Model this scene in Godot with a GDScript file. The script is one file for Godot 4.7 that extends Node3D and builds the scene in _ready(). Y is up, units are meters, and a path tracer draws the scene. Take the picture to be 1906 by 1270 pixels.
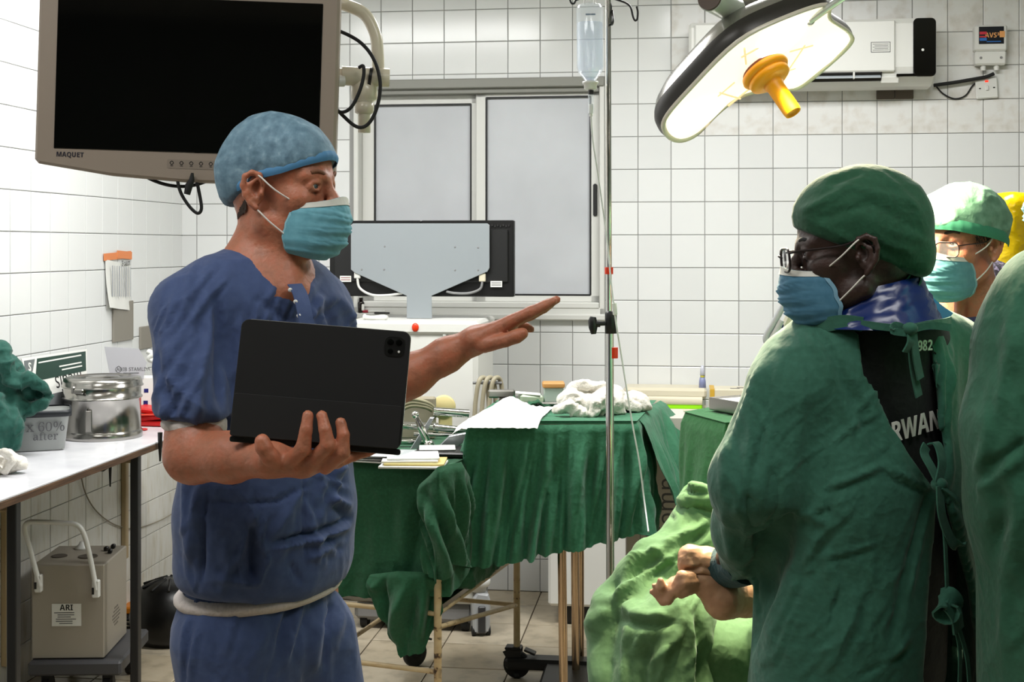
extends Node3D
# An operating theatre: a man in blue scrubs with a tablet, two gowned surgeons, the patient's drapes and the equipment along tiled walls.
# World: metres, y up, the camera stands at the origin 1.6 m above the floor and looks along -z.
# The room is turned 7.5 degrees to the camera: R is its frame, x along the back wall, z from the back wall to the camera, the far left corner at 0.

const F := 2440.0
const CX := 953.0
const CY := 460.0
const EYE := 1.6
var R := Transform3D(Basis(Vector3.UP, -0.1309), Vector3(-1.59, 0, -6.31))
var M := {}
var used := {}
var jobs := {}

func _ready():
	var cam := Camera3D.new()
	cam.name = "camera"
	cam.position = Vector3(0, EYE, 0)
	cam.near = 0.05
	cam.far = 60.0
	cam.projection = Camera3D.PROJECTION_FRUSTUM
	cam.size = 1270.0 / F * cam.near
	cam.frustum_offset = Vector2(0, -(635.0 - CY) / F * cam.near)
	add_child(cam)
	var we := WorldEnvironment.new()
	we.name = "world_environment"
	var e := Environment.new()
	e.background_mode = Environment.BG_COLOR
	e.background_color = Color(0.02, 0.02, 0.025)
	e.tonemap_mode = Environment.TONE_MAPPER_LINEAR
	e.tonemap_exposure = 1.12
	e.sdfgi_enabled = true
	e.ssao_enabled = true
	e.ssil_enabled = true
	we.environment = e
	add_child(we)
	# unseen ceiling troffers, placed and weighted to light walls and people (each with its light in troffer()), then the surgical lamp in surgical_lamp()
	var unseen_lamps := [[0.95, 1.9, 1.25], [2.9, 1.7, 1.3], [1.0, 4.6, 0.4], [3.1, 4.6, 0.4]]
	for l in unseen_lamps:
		troffer(l[0], l[1], 4.4 * l[2])
	materials()
	start_bodies()
	room()
	window_and_wall_things()
	air_conditioner()
	surgical_lamp()
	big_monitor()
	workstation()
	trolleys()
	drip_stand()
	left_table()
	under_table()
	right_equipment()
	people()
	patient()

# ---------------------------------------------------------------- places
func at(px: float, py: float, z: float) -> Vector3:   # a point z metres in front of the camera
	return Vector3((px - CX) / F * z, EYE - (py - CY) / F * z, -z)

func ray(px: float, py: float) -> Array:              # the sight line in the room's frame
	var o := R.affine_inverse() * Vector3(0, EYE, 0)
	return [o, R.basis.inverse() * Vector3((px - CX) / F, -(py - CY) / F, -1.0)]

func on_back(px: float, py: float, w := 0.0) -> Vector3:   # room coordinates of a point on a plane parallel to the back wall
	var r := ray(px, py)
	return r[0] + r[1] * ((w - r[0].z) / r[1].z)

func on_left(px: float, py: float, u := 0.0) -> Vector3:
	var r := ray(px, py)
	return r[0] + r[1] * ((u - r[0].x) / r[1].x)

func on_level(px: float, py: float, y := 0.0) -> Vector3:  # room coordinates of a point at height y
	var r := ray(px, py)
	return r[0] + r[1] * ((y - r[0].y) / r[1].y)

func pix(p: Vector3) -> Vector2:
	return Vector2(CX + p.x / -p.z * F, CY - (p.y - EYE) / -p.z * F)

# ---------------------------------------------------------------- naming
func numbered(called: String) -> String:
	var n: int = used.get(called, 0)
	used[called] = n + 1
	return called if n == 0 else "%s_%03d" % [called, n]

func tag(o: Node, label: String, category: String, group := ""):
	o.set_meta("label", label)
	o.set_meta("category", category)
	if group:
		o.set_meta("group", group)

func thing(called: String, label: String, category: String, where := Transform3D(), group := "") -> Node3D:
	var o := Node3D.new()
	o.name = numbered(called)
	o.transform = where
	tag(o, label, category, group)
	add_child(o)
	return o

func structure(called: String, where := Transform3D()) -> Node3D:
	var o := Node3D.new()
	o.name = called
	o.transform = where
	o.set_meta("kind", "structure")
	add_child(o)
	return o

func mesh_of(s: Variant) -> Mesh:
	if s is SurfaceTool:
		s.generate_normals()
		return s.commit()
	return s

# a part in its parent's own frame
func part(called: String, shape: Variant, mat: Material, parent: Node3D, where := Transform3D()) -> MeshInstance3D:
	var o := MeshInstance3D.new()
	o.name = called
	o.mesh = mesh_of(shape)
	o.material_override = mat
	o.transform = where
	parent.add_child(o, true)
	return o

# a part whose shape is given in the world
func wpart(called: String, shape: Variant, mat: Material, parent: Node3D) -> MeshInstance3D:
	var t := parent.transform
	if parent.get_parent() != self:
		t = (parent.get_parent() as Node3D).transform * t
	return part(called, shape, mat, parent, t.affine_inverse())

# a thing that is one mesh, given in the frame of where
func lone(called: String, shape: Variant, mat: Material, label: String, category: String, where := Transform3D(), group := "") -> MeshInstance3D:
	var o := MeshInstance3D.new()
	o.name = numbered(called)
	o.mesh = mesh_of(shape)
	o.material_override = mat
	o.transform = where
	tag(o, label, category, group)
	add_child(o)
	return o

func copy(o: Node3D, label: String, where: Transform3D, group := "") -> Node3D:
	var c: Node3D = o.duplicate()
	c.name = numbered(str(o.name).trim_suffix("_001"))
	c.transform = where
	c.set_meta("label", label)
	if group:
		c.set_meta("group", group)
	add_child(c)
	return c

# ---------------------------------------------------------------- shapes
func begin() -> SurfaceTool:
	var st := SurfaceTool.new()
	st.begin(Mesh.PRIMITIVE_TRIANGLES)
	return st

func tri(st: SurfaceTool, a: Vector3, b: Vector3, c: Vector3):   # counter-clockwise as seen from outside
	st.add_vertex(a); st.add_vertex(c); st.add_vertex(b)

func quad(st: SurfaceTool, a: Vector3, b: Vector3, c: Vector3, d: Vector3):
	tri(st, a, b, c); tri(st, a, c, d)

# box with chamfered edges
func box(st: SurfaceTool, c: Vector3, s: Vector3, bevel := 0.0, t := Basis()):
	var h := s / 2.0
	var b := minf(bevel, minf(h.x, minf(h.y, h.z)) * 0.98)
	st.set_smooth_group(-1)
	if b <= 0.0:
		for ax in 3:
			for sg in [-1.0, 1.0]:
				var n := Vector3(); n[ax] = sg
				var u := Vector3(); u[(ax + 1) % 3] = 1.0
				var v := n.cross(u)
				var q := []
				for k in [[-1, -1], [1, -1], [1, 1], [-1, 1]]:
					q.append(c + t * ((n + u * k[0] + v * k[1]) * h))
				quad(st, q[0], q[1], q[2], q[3])
		return
	# corner points: for every corner, one on each of its three faces
	var pt := func(sx: float, sy: float, sz: float, ax: int) -> Vector3:
		var p := Vector3(sx * h.x, sy * h.y, sz * h.z)
		for k in 3:
			if k != ax:
				p[k] -= signf(p[k]) * b
		return c + t * p
	for ax in 3:
		var i1 := (ax + 1) % 3
		var i2 := (ax + 2) % 3
		for sg in [-1.0, 1.0]:
			var f := func(a: float, d: float, face: int) -> Vector3:
				var s3 := [0.0, 0.0, 0.0]
				s3[ax] = sg; s3[i1] = a; s3[i2] = d
				return pt.call(s3[0], s3[1], s3[2], face)
			var q := [f.call(-1.0, -1.0, ax), f.call(1.0, -1.0, ax), f.call(1.0, 1.0, ax), f.call(-1.0, 1.0, ax)]
			if sg > 0: quad(st, q[0], q[1], q[2], q[3])
			else: quad(st, q[3], q[2], q[1], q[0])
			# chamfer towards the +-i1 faces
			for s1 in [-1.0, 1.0]:
				var w := [f.call(s1, -1.0, ax), f.call(s1, -1.0, i1), f.call(s1, 1.0, i1), f.call(s1, 1.0, ax)]
				if sg * s1 > 0: quad(st, w[0], w[1], w[2], w[3])
				else: quad(st, w[3], w[2], w[1], w[0])
	for sx in [-1.0, 1.0]:
		for sy in [-1.0, 1.0]:
			for sz in [-1.0, 1.0]:
				var a: Vector3 = pt.call(sx, sy, sz, 0)
				var d: Vector3 = pt.call(sx, sy, sz, 1)
				var g: Vector3 = pt.call(sx, sy, sz, 2)
				if sx * sy * sz > 0: tri(st, a, d, g)
				else: tri(st, a, g, d)

func smooth_path(pts: Array, n := 6) -> PackedVector3Array:
	var out := PackedVector3Array()
	for i in pts.size() - 1:
		var p0: Vector3 = pts[maxi(i - 1, 0)]
		var p1: Vector3 = pts[i]
		var p2: Vector3 = pts[i + 1]
		var p3: Vector3 = pts[mini(i + 2, pts.size() - 1)]
		for k in n:
			out.append(p1.cubic_interpolate(p2, p0, p3, float(k) / n))
	out.append(pts[-1])
	return out

func frames(p: PackedVector3Array) -> Array:
	var out := []
	var up := Vector3.UP
	for i in p.size():
		var d := (p[mini(i + 1, p.size() - 1)] - p[maxi(i - 1, 0)]).normalized()
		if i == 0 and absf(d.dot(up)) > 0.9:
			up = Vector3.RIGHT
		var x := up.cross(d).normalized() if up.cross(d).length() > 1e-4 else Vector3.RIGHT
		up = d.cross(x).normalized()
		out.append([x, up, d])
	return out

# round or flattened tube along points; r a number or one per point; flat squashes it along the second axis
func tube(st: SurfaceTool, p: PackedVector3Array, r: Variant, sides := 10, flat := 1.0, caps := true):
	var fr := frames(p)
	var rings := []
	for i in p.size():
		var rad: float = r if r is float else r[mini(i, r.size() - 1)]
		var ring := PackedVector3Array()
		for k in sides:
			var a := TAU * k / sides
			ring.append(p[i] + fr[i][0] * cos(a) * rad + fr[i][1] * sin(a) * rad * flat)
		rings.append(ring)
	st.set_smooth_group(0)
	for i in p.size() - 1:
		for k in sides:
			var k2 := (k + 1) % sides
			quad(st, rings[i][k], rings[i][k2], rings[i + 1][k2], rings[i + 1][k])
	if caps:
		st.set_smooth_group(-1)
		for k in range(1, sides - 1):
			tri(st, rings[0][0], rings[0][k + 1], rings[0][k])
			tri(st, rings[-1][0], rings[-1][k], rings[-1][k + 1])

func rod(st: SurfaceTool, a: Vector3, b: Vector3, r: float, sides := 12, r2 := -1.0):
	tube(st, PackedVector3Array([a, b]), [r, r if r2 < 0 else r2], sides)

# turned shape: profile of (radius, height) from bottom to top, a repeated point makes a sharp edge
func lathe(st: SurfaceTool, prof: Array, segs := 28, t := Transform3D()):
	var g := 1
	for i in prof.size() - 1:
		var a: Vector2 = prof[i]
		var b: Vector2 = prof[i + 1]
		if a.is_equal_approx(b):
			g += 1
			continue
		st.set_smooth_group(g)
		for k in segs:
			var c0 := Vector2(cos(TAU * k / segs), sin(TAU * k / segs))
			var c1 := Vector2(cos(TAU * (k + 1) / segs), sin(TAU * (k + 1) / segs))
			var p0 := t * Vector3(a.x * c0.x, a.y, a.x * c0.y)
			var p1 := t * Vector3(a.x * c1.x, a.y, a.x * c1.y)
			var q0 := t * Vector3(b.x * c0.x, b.y, b.x * c0.y)
			var q1 := t * Vector3(b.x * c1.x, b.y, b.x * c1.y)
			if a.x > 1e-6: tri(st, p0, q1, p1)
			if b.x > 1e-6: tri(st, p0, q0, q1)

func sharp(prof: Array) -> Array:   # every edge of the profile sharp
	var out := []
	for i in prof.size():
		out.append(prof[i])
		if i > 0 and i < prof.size() - 1:
			out.append(prof[i])
	return out

# polygon in the xy plane pulled out along z from z0 to z1, edges chamfered by b
func prism(st: SurfaceTool, poly: PackedVector2Array, z0: float, z1: float, t := Transform3D(), b := 0.0):
	if Geometry2D.is_polygon_clockwise(poly):
		poly = poly.duplicate(); poly.reverse()
	var inner := poly
	if b > 0.0:
		var o := Geometry2D.offset_polygon(poly, -b, Geometry2D.JOIN_MITER)
		if o.size() == 1 and o[0].size() == poly.size():
			inner = o[0]
			if Geometry2D.is_polygon_clockwise(inner): inner.reverse()
			var best := 0
			for k in inner.size():
				if inner[k].distance_to(poly[0]) < inner[best].distance_to(poly[0]): best = k
			var turned := PackedVector2Array()
			for k in inner.size(): turned.append(inner[(best + k) % inner.size()])
			inner = turned
		else:
			b = 0.0
	st.set_smooth_group(-1)
	var idx := Geometry2D.triangulate_polygon(inner)
	for i in range(0, idx.size(), 3):
		var q := [inner[idx[i]], inner[idx[i + 1]], inner[idx[i + 2]]]
		if (q[1] - q[0]).cross(q[2] - q[0]) < 0: q.reverse()
		tri(st, t * Vector3(q[0].x, q[0].y, z1), t * Vector3(q[1].x, q[1].y, z1), t * Vector3(q[2].x, q[2].y, z1))
		tri(st, t * Vector3(q[0].x, q[0].y, z0), t * Vector3(q[2].x, q[2].y, z0), t * Vector3(q[1].x, q[1].y, z0))
	var n := poly.size()
	for i in n:
		var j := (i + 1) % n
		var a := poly[i]
		var c := poly[j]
		quad(st, t * Vector3(a.x, a.y, z0 + b), t * Vector3(c.x, c.y, z0 + b), t * Vector3(c.x, c.y, z1 - b), t * Vector3(a.x, a.y, z1 - b))
		if b > 0.0:
			var a2 := inner[i]
			var c2 := inner[j]
			quad(st, t * Vector3(a.x, a.y, z1 - b), t * Vector3(c.x, c.y, z1 - b), t * Vector3(c2.x, c2.y, z1), t * Vector3(a2.x, a2.y, z1))
			quad(st, t * Vector3(a2.x, a2.y, z0), t * Vector3(c2.x, c2.y, z0), t * Vector3(c.x, c.y, z0 + b), t * Vector3(a.x, a.y, z0 + b))

func rounded_rect(w: float, h: float, r: float, n := 5) -> PackedVector2Array:
	var out := PackedVector2Array()
	for c in [[1, 1, 0.0], [-1, 1, PI / 2], [-1, -1, PI], [1, -1, PI * 1.5]]:
		for k in n + 1:
			var a: float = c[2] + PI / 2 * k / n
			out.append(Vector2(c[0] * (w / 2 - r) + cos(a) * r, c[1] * (h / 2 - r) + sin(a) * r))
	return out

# a grid of points (rows of equal length) as a smooth sheet; thick > 0 gives it a second side and edges
func sheet(st: SurfaceTool, rows: Array, thick := 0.0, closed := false):
	var h := rows.size()
	var w: int = rows[0].size()
	st.set_smooth_group(0)
	var wn := w if closed else w - 1
	for i in h - 1:
		for k in wn:
			quad(st, rows[i][k], rows[i][(k + 1) % w], rows[i + 1][(k + 1) % w], rows[i + 1][k])
	if thick <= 0.0:
		return
	var back := []
	for i in h:
		var r := PackedVector3Array()
		for k in w:
			var du: Vector3 = rows[i][(k + 1) % w if closed else mini(k + 1, w - 1)] - rows[i][(k - 1 + w) % w if closed else maxi(k - 1, 0)]
			var dv: Vector3 = rows[mini(i + 1, h - 1)][k] - rows[maxi(i - 1, 0)][k]
			r.append(rows[i][k] - du.cross(dv).normalized() * thick)
		back.append(r)
	st.set_smooth_group(1)
	for i in h - 1:
		for k in wn:
			quad(st, back[i][k], back[i + 1][k], back[i + 1][(k + 1) % w], back[i][(k + 1) % w])
	st.set_smooth_group(-1)
	for k in wn:
		var k2 := (k + 1) % w
		quad(st, rows[0][k], back[0][k], back[0][k2], rows[0][k2])
		quad(st, rows[h - 1][k2], back[h - 1][k2], back[h - 1][k], rows[h - 1][k])
	if not closed:
		for i in h - 1:
			quad(st, rows[i][0], rows[i + 1][0], back[i + 1][0], back[i][0])
			quad(st, rows[i][w - 1], back[i][w - 1], back[i + 1][w - 1], rows[i + 1][w - 1])

func ball(st: SurfaceTool, c: Vector3, r: float, squash := Vector3.ONE, segs := 14):
	var prof := []
	for k in segs / 2 + 1:
		var a := -PI / 2 + PI * k / (segs / 2)
		prof.append(Vector2(maxf(cos(a), 0.0) * r if k > 0 and k < segs / 2 else 0.0, sin(a) * r))
	lathe(st, prof, segs, Transform3D(Basis().scaled(squash), c))

func look(d: Vector3, up := Vector3.UP) -> Basis:   # a frame whose y axis runs along d
	var y := d.normalized()
	var x := up.cross(y)
	if x.length() < 1e-3: x = Vector3.RIGHT
	x = x.normalized()
	return Basis(x, y, x.cross(y))

# ribbon along points, width across it lies along side
func ribbon(st: SurfaceTool, pts: Array, width: float, side: Vector3, thick := 0.0015, n := 5):
	var p := smooth_path(pts, n)
	var rows := []
	for i in p.size():
		var d := (p[mini(i + 1, p.size() - 1)] - p[maxi(i - 1, 0)]).normalized()
		var s := (side - d * side.dot(d)).normalized() * width / 2
		rows.append(PackedVector3Array([p[i] - s, p[i] - s * 0.33, p[i] + s * 0.33, p[i] + s]))
	sheet(st, rows, thick)

func lettering(text: String, height: float, depth := 0.0008, font := "Droid Sans", bold := false) -> TextMesh:
	var t := TextMesh.new()
	var f := SystemFont.new()
	f.font_names = PackedStringArray([font])
	if bold: f.font_weight = 700
	t.font = f
	t.text = text
	t.font_size = 64
	t.pixel_size = height / 46.0
	t.depth = depth
	return t

# ---------------------------------------------------------------- soft bodies: smooth distance fields meshed with surface nets
class Field:
	var kind := PackedInt32Array()      # 0 tapered capsule, 1 ellipsoid, 2 half-space, 3 rounded box
	var op := PackedInt32Array()        # 0 add, 1 take away, 2 keep only
	var a := PackedVector3Array()
	var b := PackedVector3Array()
	var inv := PackedFloat32Array()
	var ra := PackedFloat32Array()
	var rb := PackedFloat32Array()
	var l := PackedVector3Array()       # axis along which a capsule is widened
	var lk := PackedFloat32Array()
	var k := PackedFloat32Array()
	var basis: Array[Basis] = []
	var box := AABB()
	var first := true

	func put(kd: int, o: int, pa: Vector3, pb: Vector3, r0: float, r1: float, ax: Vector3, kk: float, sm: float, bs: Basis, reach: float):
		kind.append(kd); op.append(o); a.append(pa); ra.append(r0); rb.append(r1); k.append(sm); basis.append(bs)
		l.append(ax); lk.append(1.0 - 1.0 / kk)
		var d := pb - pa
		d -= ax * d.dot(ax) * (1.0 - 1.0 / kk)
		b.append(d); inv.append(1.0 / maxf(d.length_squared(), 1e-9))
		if o == 0:
			for p in [pa, pb] if kd == 0 else [pa]:
				var bb := AABB(p - Vector3.ONE * reach, Vector3.ONE * reach * 2)
				box = bb if first else box.merge(bb)
				first = false

	func cap(pa: Vector3, pb: Vector3, r0: float, r1: float, sm := 0.03, ax := Vector3.ZERO, wide := 1.0, o := 0):
		put(0, o, pa, pb, r0, r1, ax.normalized() if ax != Vector3.ZERO else ax, wide, sm, Basis(), maxf(r0, r1) * wide + 0.01)

	func chain(pts: Array, rs: Array, sm := 0.012, o := 0):
		for i in pts.size() - 1:
			cap(pts[i], pts[i + 1], rs[i], rs[i + 1], sm, Vector3.ZERO, 1.0, o)

	func egg(c: Vector3, r: Vector3, bs := Basis(), sm := 0.02, o := 0):
		put(1, o, c, r, 0.0, 0.0, Vector3.ZERO, 1.0, sm, Basis.from_scale(Vector3.ONE / r) * bs.transposed(), maxf(r.x, maxf(r.y, r.z)) + 0.01)
		b[b.size() - 1] = Vector3.ONE / r

	func plane(p: Vector3, n: Vector3, sm := 0.0, o := 2):     # keeps what lies against n
		put(2, o, p, n, 0.0, 0.0, Vector3.ZERO, 1.0, sm, Basis(), 0.0)
		b[b.size() - 1] = n.normalized()

	func block(c: Vector3, half: Vector3, r: float, bs := Basis(), sm := 0.01, o := 0):
		put(3, o, c, half - Vector3.ONE * r, r, 0.0, Vector3.ZERO, 1.0, sm, bs.transposed(), half.length() + 0.01)
		b[b.size() - 1] = half - Vector3.ONE * r

	func one(i: int, p: Vector3) -> float:
		var q := p - a[i]
		var kd := kind[i]
		if kd == 0:
			if lk[i] != 0.0:
				q -= l[i] * (q.dot(l[i]) * lk[i])
			var h := clampf(q.dot(b[i]) * inv[i], 0.0, 1.0)
			return (q - b[i] * h).length() - ra[i] - (rb[i] - ra[i]) * h
		if kd == 1:
			var v := basis[i] * q
			var k0 := v.length()
			return k0 * (k0 - 1.0) / maxf((v * b[i]).length(), 1e-6)
		if kd == 2:
			return q.dot(b[i])
		var w := (basis[i] * q).abs() - b[i]
		return w.max(Vector3.ZERO).length() + minf(maxf(w.x, maxf(w.y, w.z)), 0.0) - ra[i]

	func value(p: Vector3, list: PackedInt32Array) -> float:
		var d := 9.0
		for i in list:
			var e := one(i, p)
			var o := op[i]
			var s := k[i]
			if o == 0:
				if s > 0.0:
					var h := maxf(s - absf(d - e), 0.0) / s
					d = minf(d, e) - h * h * s * 0.25
				else:
					d = minf(d, e)
			else:
				if o == 1: e = -e
				if s > 0.0:
					var h := maxf(s - absf(d - e), 0.0) / s
					d = maxf(d, e) + h * h * s * 0.25
				else:
					d = maxf(d, e)
		return d

# returns [vertices, normals, indices]; post(p, d) may carve the field, relief(p, n) moves the surface along its normal
static func net(f: Field, cell: float, relief = null, post = null, grow := 0.015) -> Array:
	const B := 6
	var all := PackedInt32Array(range(f.kind.size()))
	var org := f.box.position - Vector3.ONE * (cell * 2 + grow)
	var size := f.box.size + Vector3.ONE * (cell * 4 + grow * 2)
	var bx := int(ceil(size.x / cell / B)) + 1
	var by := int(ceil(size.y / cell / B)) + 1
	var bz := int(ceil(size.z / cell / B)) + 1
	var nx := bx * B
	var ny := by * B
	var nz := bz * B
	var sy := nx
	var sz := nx * ny
	var vals := PackedFloat32Array()
	vals.resize(nx * ny * nz)
	vals.fill(1.0)
	var rad := B * cell * 0.87
	var posted := post != null
	var active := PackedInt32Array()
	for kz in bz:
		for ky in by:
			for kx in bx:
				var c := org + Vector3(kx * B + B * 0.5 - 0.5, ky * B + B * 0.5 - 0.5, kz * B + B * 0.5 - 0.5) * cell
				var d := f.value(c, all)
				var d1: float = post.call(c, d) if posted else d
				var start := kx * B + ky * B * sy + kz * B * sz
				var far := rad * 1.25 + cell * 1.5
				if (posted and absf(d) > far * 2.2) or (not posted and absf(d) > far * 1.25):
					if d1 < 0.0:
						for z in B:
							for y in B:
								for x in B:
									vals[start + x + y * sy + z * sz] = -1.0
					continue
				var near := PackedInt32Array()
				for i in all:
					var e := f.one(i, c)
					var o := f.op[i]
					if o == 0 and e < maxf(d, 0.0) + 3.0 * rad + f.k[i] or o == 1 and e < 3.0 * rad or o == 2 and e > -3.0 * rad:
						near.append(i)
				active.append(start)
				for z in B:
					for y in B:
						var row := start + y * sy + z * sz
						var p := org + Vector3(kx * B, ky * B + y, kz * B + z) * cell
						for x in B:
							var q := p + Vector3(x * cell, 0, 0)
							var g := f.value(q, near)
							vals[row + x] = post.call(q, g) if posted else g
	var verts := PackedVector3Array()
	var vid := PackedInt32Array()
	vid.resize(vals.size())
	vid.fill(-1)
	var cells := PackedInt32Array()
	var off := PackedInt32Array([0, 1, sy, sy + 1, sz, sz + 1, sz + sy, sz + sy + 1])
	for start in active:
		for z in B:
			for y in B:
				for x in B:
					var at0 := start + x + y * sy + z * sz
					var ix := at0 % nx
					var iy := (at0 / sy) % ny
					var iz := at0 / sz
					if ix >= nx - 1 or iy >= ny - 1 or iz >= nz - 1:
						continue
					var v0 := vals[at0]
					var v1 := vals[at0 + 1]
					var v2 := vals[at0 + sy]
					var v3 := vals[at0 + sy + 1]
					var v4 := vals[at0 + sz]
					var v5 := vals[at0 + sz + 1]
					var v6 := vals[at0 + sz + sy]
					var v7 := vals[at0 + sz + sy + 1]
					var neg := int(v0 < 0) + int(v1 < 0) + int(v2 < 0) + int(v3 < 0) + int(v4 < 0) + int(v5 < 0) + int(v6 < 0) + int(v7 < 0)
					if neg == 0 or neg == 8:
						continue
					var sum := Vector3()
					var n := 0
					if (v0 < 0) != (v1 < 0): sum += Vector3(v0 / (v0 - v1), 0, 0); n += 1
					if (v2 < 0) != (v3 < 0): sum += Vector3(v2 / (v2 - v3), 1, 0); n += 1
					if (v4 < 0) != (v5 < 0): sum += Vector3(v4 / (v4 - v5), 0, 1); n += 1
					if (v6 < 0) != (v7 < 0): sum += Vector3(v6 / (v6 - v7), 1, 1); n += 1
					if (v0 < 0) != (v2 < 0): sum += Vector3(0, v0 / (v0 - v2), 0); n += 1
					if (v1 < 0) != (v3 < 0): sum += Vector3(1, v1 / (v1 - v3), 0); n += 1
					if (v4 < 0) != (v6 < 0): sum += Vector3(0, v4 / (v4 - v6), 1); n += 1
					if (v5 < 0) != (v7 < 0): sum += Vector3(1, v5 / (v5 - v7), 1); n += 1
					if (v0 < 0) != (v4 < 0): sum += Vector3(0, 0, v0 / (v0 - v4)); n += 1
					if (v1 < 0) != (v5 < 0): sum += Vector3(1, 0, v1 / (v1 - v5)); n += 1
					if (v2 < 0) != (v6 < 0): sum += Vector3(0, 1, v2 / (v2 - v6)); n += 1
					if (v3 < 0) != (v7 < 0): sum += Vector3(1, 1, v3 / (v3 - v7)); n += 1
					vid[at0] = verts.size()
					cells.append(at0)
					verts.append(org + (Vector3(ix, iy, iz) + sum / n) * cell)
	var idx := PackedInt32Array()
	for at0 in cells:
		var inside := vals[at0] < 0
		for ax in 3:
			var s1: int = [1, sy, sz][ax]
			if (vals[at0 + s1] < 0) == inside:
				continue
			var s2: int = [sy, sz, 1][ax]
			var s3: int = [sz, 1, sy][ax]
			var q0 := vid[at0]
			var q1 := vid[at0 - s2]
			var q2 := vid[at0 - s2 - s3]
			var q3 := vid[at0 - s3]
			if q1 < 0 or q2 < 0 or q3 < 0:
				continue
			if inside: idx.append_array(PackedInt32Array([q0, q2, q1, q0, q3, q2]))
			else: idx.append_array(PackedInt32Array([q0, q1, q2, q0, q2, q3]))
	var nor := normals_of(verts, idx)
	if relief != null:
		for i in verts.size():
			verts[i] += nor[i] * relief.call(verts[i], nor[i])
		nor = normals_of(verts, idx)
	return [verts, nor, idx]

static func normals_of(v: PackedVector3Array, idx: PackedInt32Array) -> PackedVector3Array:
	var n := PackedVector3Array()
	n.resize(v.size())
	for i in range(0, idx.size(), 3):
		var a := idx[i]
		var b := idx[i + 1]
		var c := idx[i + 2]
		var g := (v[c] - v[a]).cross(v[b] - v[a])
		n[a] += g; n[b] += g; n[c] += g
	for i in n.size():
		n[i] = n[i].normalized()
	return n

func mesh_from(parts: Array) -> ArrayMesh:      # several nets as one mesh
	var v := PackedVector3Array()
	var n := PackedVector3Array()
	var ix := PackedInt32Array()
	for p in parts:
		var base := v.size()
		v.append_array(p[0]); n.append_array(p[1])
		for i in p[2]: ix.append(i + base)
	var arr := []
	arr.resize(Mesh.ARRAY_MAX)
	arr[Mesh.ARRAY_VERTEX] = v
	arr[Mesh.ARRAY_NORMAL] = n
	arr[Mesh.ARRAY_INDEX] = ix
	var m := ArrayMesh.new()
	m.add_surface_from_arrays(Mesh.PRIMITIVE_TRIANGLES, arr)
	return m

func job(called: String, f: Field, cell: float, relief = null, post = null, grow := 0.015):
	jobs[called] = net(f, cell, relief, post, grow)

func soft(names: Array) -> ArrayMesh:
	var parts := []
	for n in names: parts.append(jobs[n])
	return mesh_from(parts)

# cloth relief: fine noise plus folds, each fold [a, b, width, height] running between two points, seen along z
class Cloth:
	var fold_a: PackedVector2Array
	var fold_b: PackedVector2Array
	var fold_w: PackedFloat32Array
	var fold_h: PackedFloat32Array
	var noise := FastNoiseLite.new()
	var amp := 0.004
	var stretch := Vector3(1, 0.35, 1)
	var amp2 := 0.0015
	var face := 0.15

	func _init(sd: int, freq: float, a1: float, a2: float, st := Vector3(1, 0.35, 1)):
		noise.seed = sd
		noise.noise_type = FastNoiseLite.TYPE_SIMPLEX
		noise.frequency = freq
		noise.fractal_type = FastNoiseLite.FRACTAL_FBM
		noise.fractal_octaves = 2
		amp = a1; amp2 = a2; stretch = st

	func fold(a: Vector3, b: Vector3, w: float, h: float):
		fold_a.append(Vector2(a.x, a.y)); fold_b.append(Vector2(b.x, b.y)); fold_w.append(w); fold_h.append(h)

	# many small creases in a region, running roughly along one direction (degrees, 90 = upright)
	func scatter(count: int, a: Vector3, b: Vector3, deg: float, spread: float, long: float, w: float, h: float, sd: int):
		var rng := RandomNumberGenerator.new()
		rng.seed = sd
		for k in count:
			var p := Vector2(rng.randf_range(a.x, b.x), rng.randf_range(a.y, b.y))
			var an := deg_to_rad(deg + rng.randf_range(-spread, spread))
			var d := Vector2(cos(an), sin(an)) * long * rng.randf_range(0.5, 1.3) * 0.5
			var bend := d.orthogonal() * rng.randf_range(-0.3, 0.3)
			var ww := w * rng.randf_range(0.6, 1.5)
			var hh := h * rng.randf_range(0.5, 1.2)
			for q in [[p - d, p + bend], [p + bend, p + d]]:
				fold(Vector3(q[0].x, q[0].y, 0), Vector3(q[1].x, q[1].y, 0), ww, hh)
			fold(Vector3(p.x - d.x + ww * 1.5, p.y - d.y, 0), Vector3(p.x + d.x + ww * 1.5, p.y + d.y, 0), ww, -hh * 0.8)

	func move(p: Vector3, n: Vector3) -> float:
		var ridge := maxf(1.0 - 2.6 * absf(noise.get_noise_3dv(p * stretch * 1.4 + Vector3(7, 3, 1))), 0.0)
		var d := amp * noise.get_noise_3dv(p * stretch) + amp2 * (ridge * ridge * 1.6 - 0.3)
		if n.z > face:
			var q := Vector2(p.x, p.y)
			var facing := smoothstep(face, face + 0.25, n.z)
			for i in fold_w.size():
				var a := fold_a[i]
				var ab := fold_b[i] - a
				var h := (q - a).dot(ab) / ab.length_squared()
				if h < -0.2 or h > 1.2:
					continue
				var w := fold_w[i]
				var g := (q - a - ab * h).length_squared() / (w * w)
				if g > 6.0:
					continue
				d += fold_h[i] * exp(-g) * facing * smoothstep(-0.2, 0.15, h) * smoothstep(1.2, 0.85, h)
		return d

# ---------------------------------------------------------------- materials
func mat(c: Color, rough := 0.6, metal := 0.0) -> StandardMaterial3D:
	var m := StandardMaterial3D.new()
	m.albedo_color = c
	m.roughness = rough
	m.metallic = metal
	return m

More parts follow.
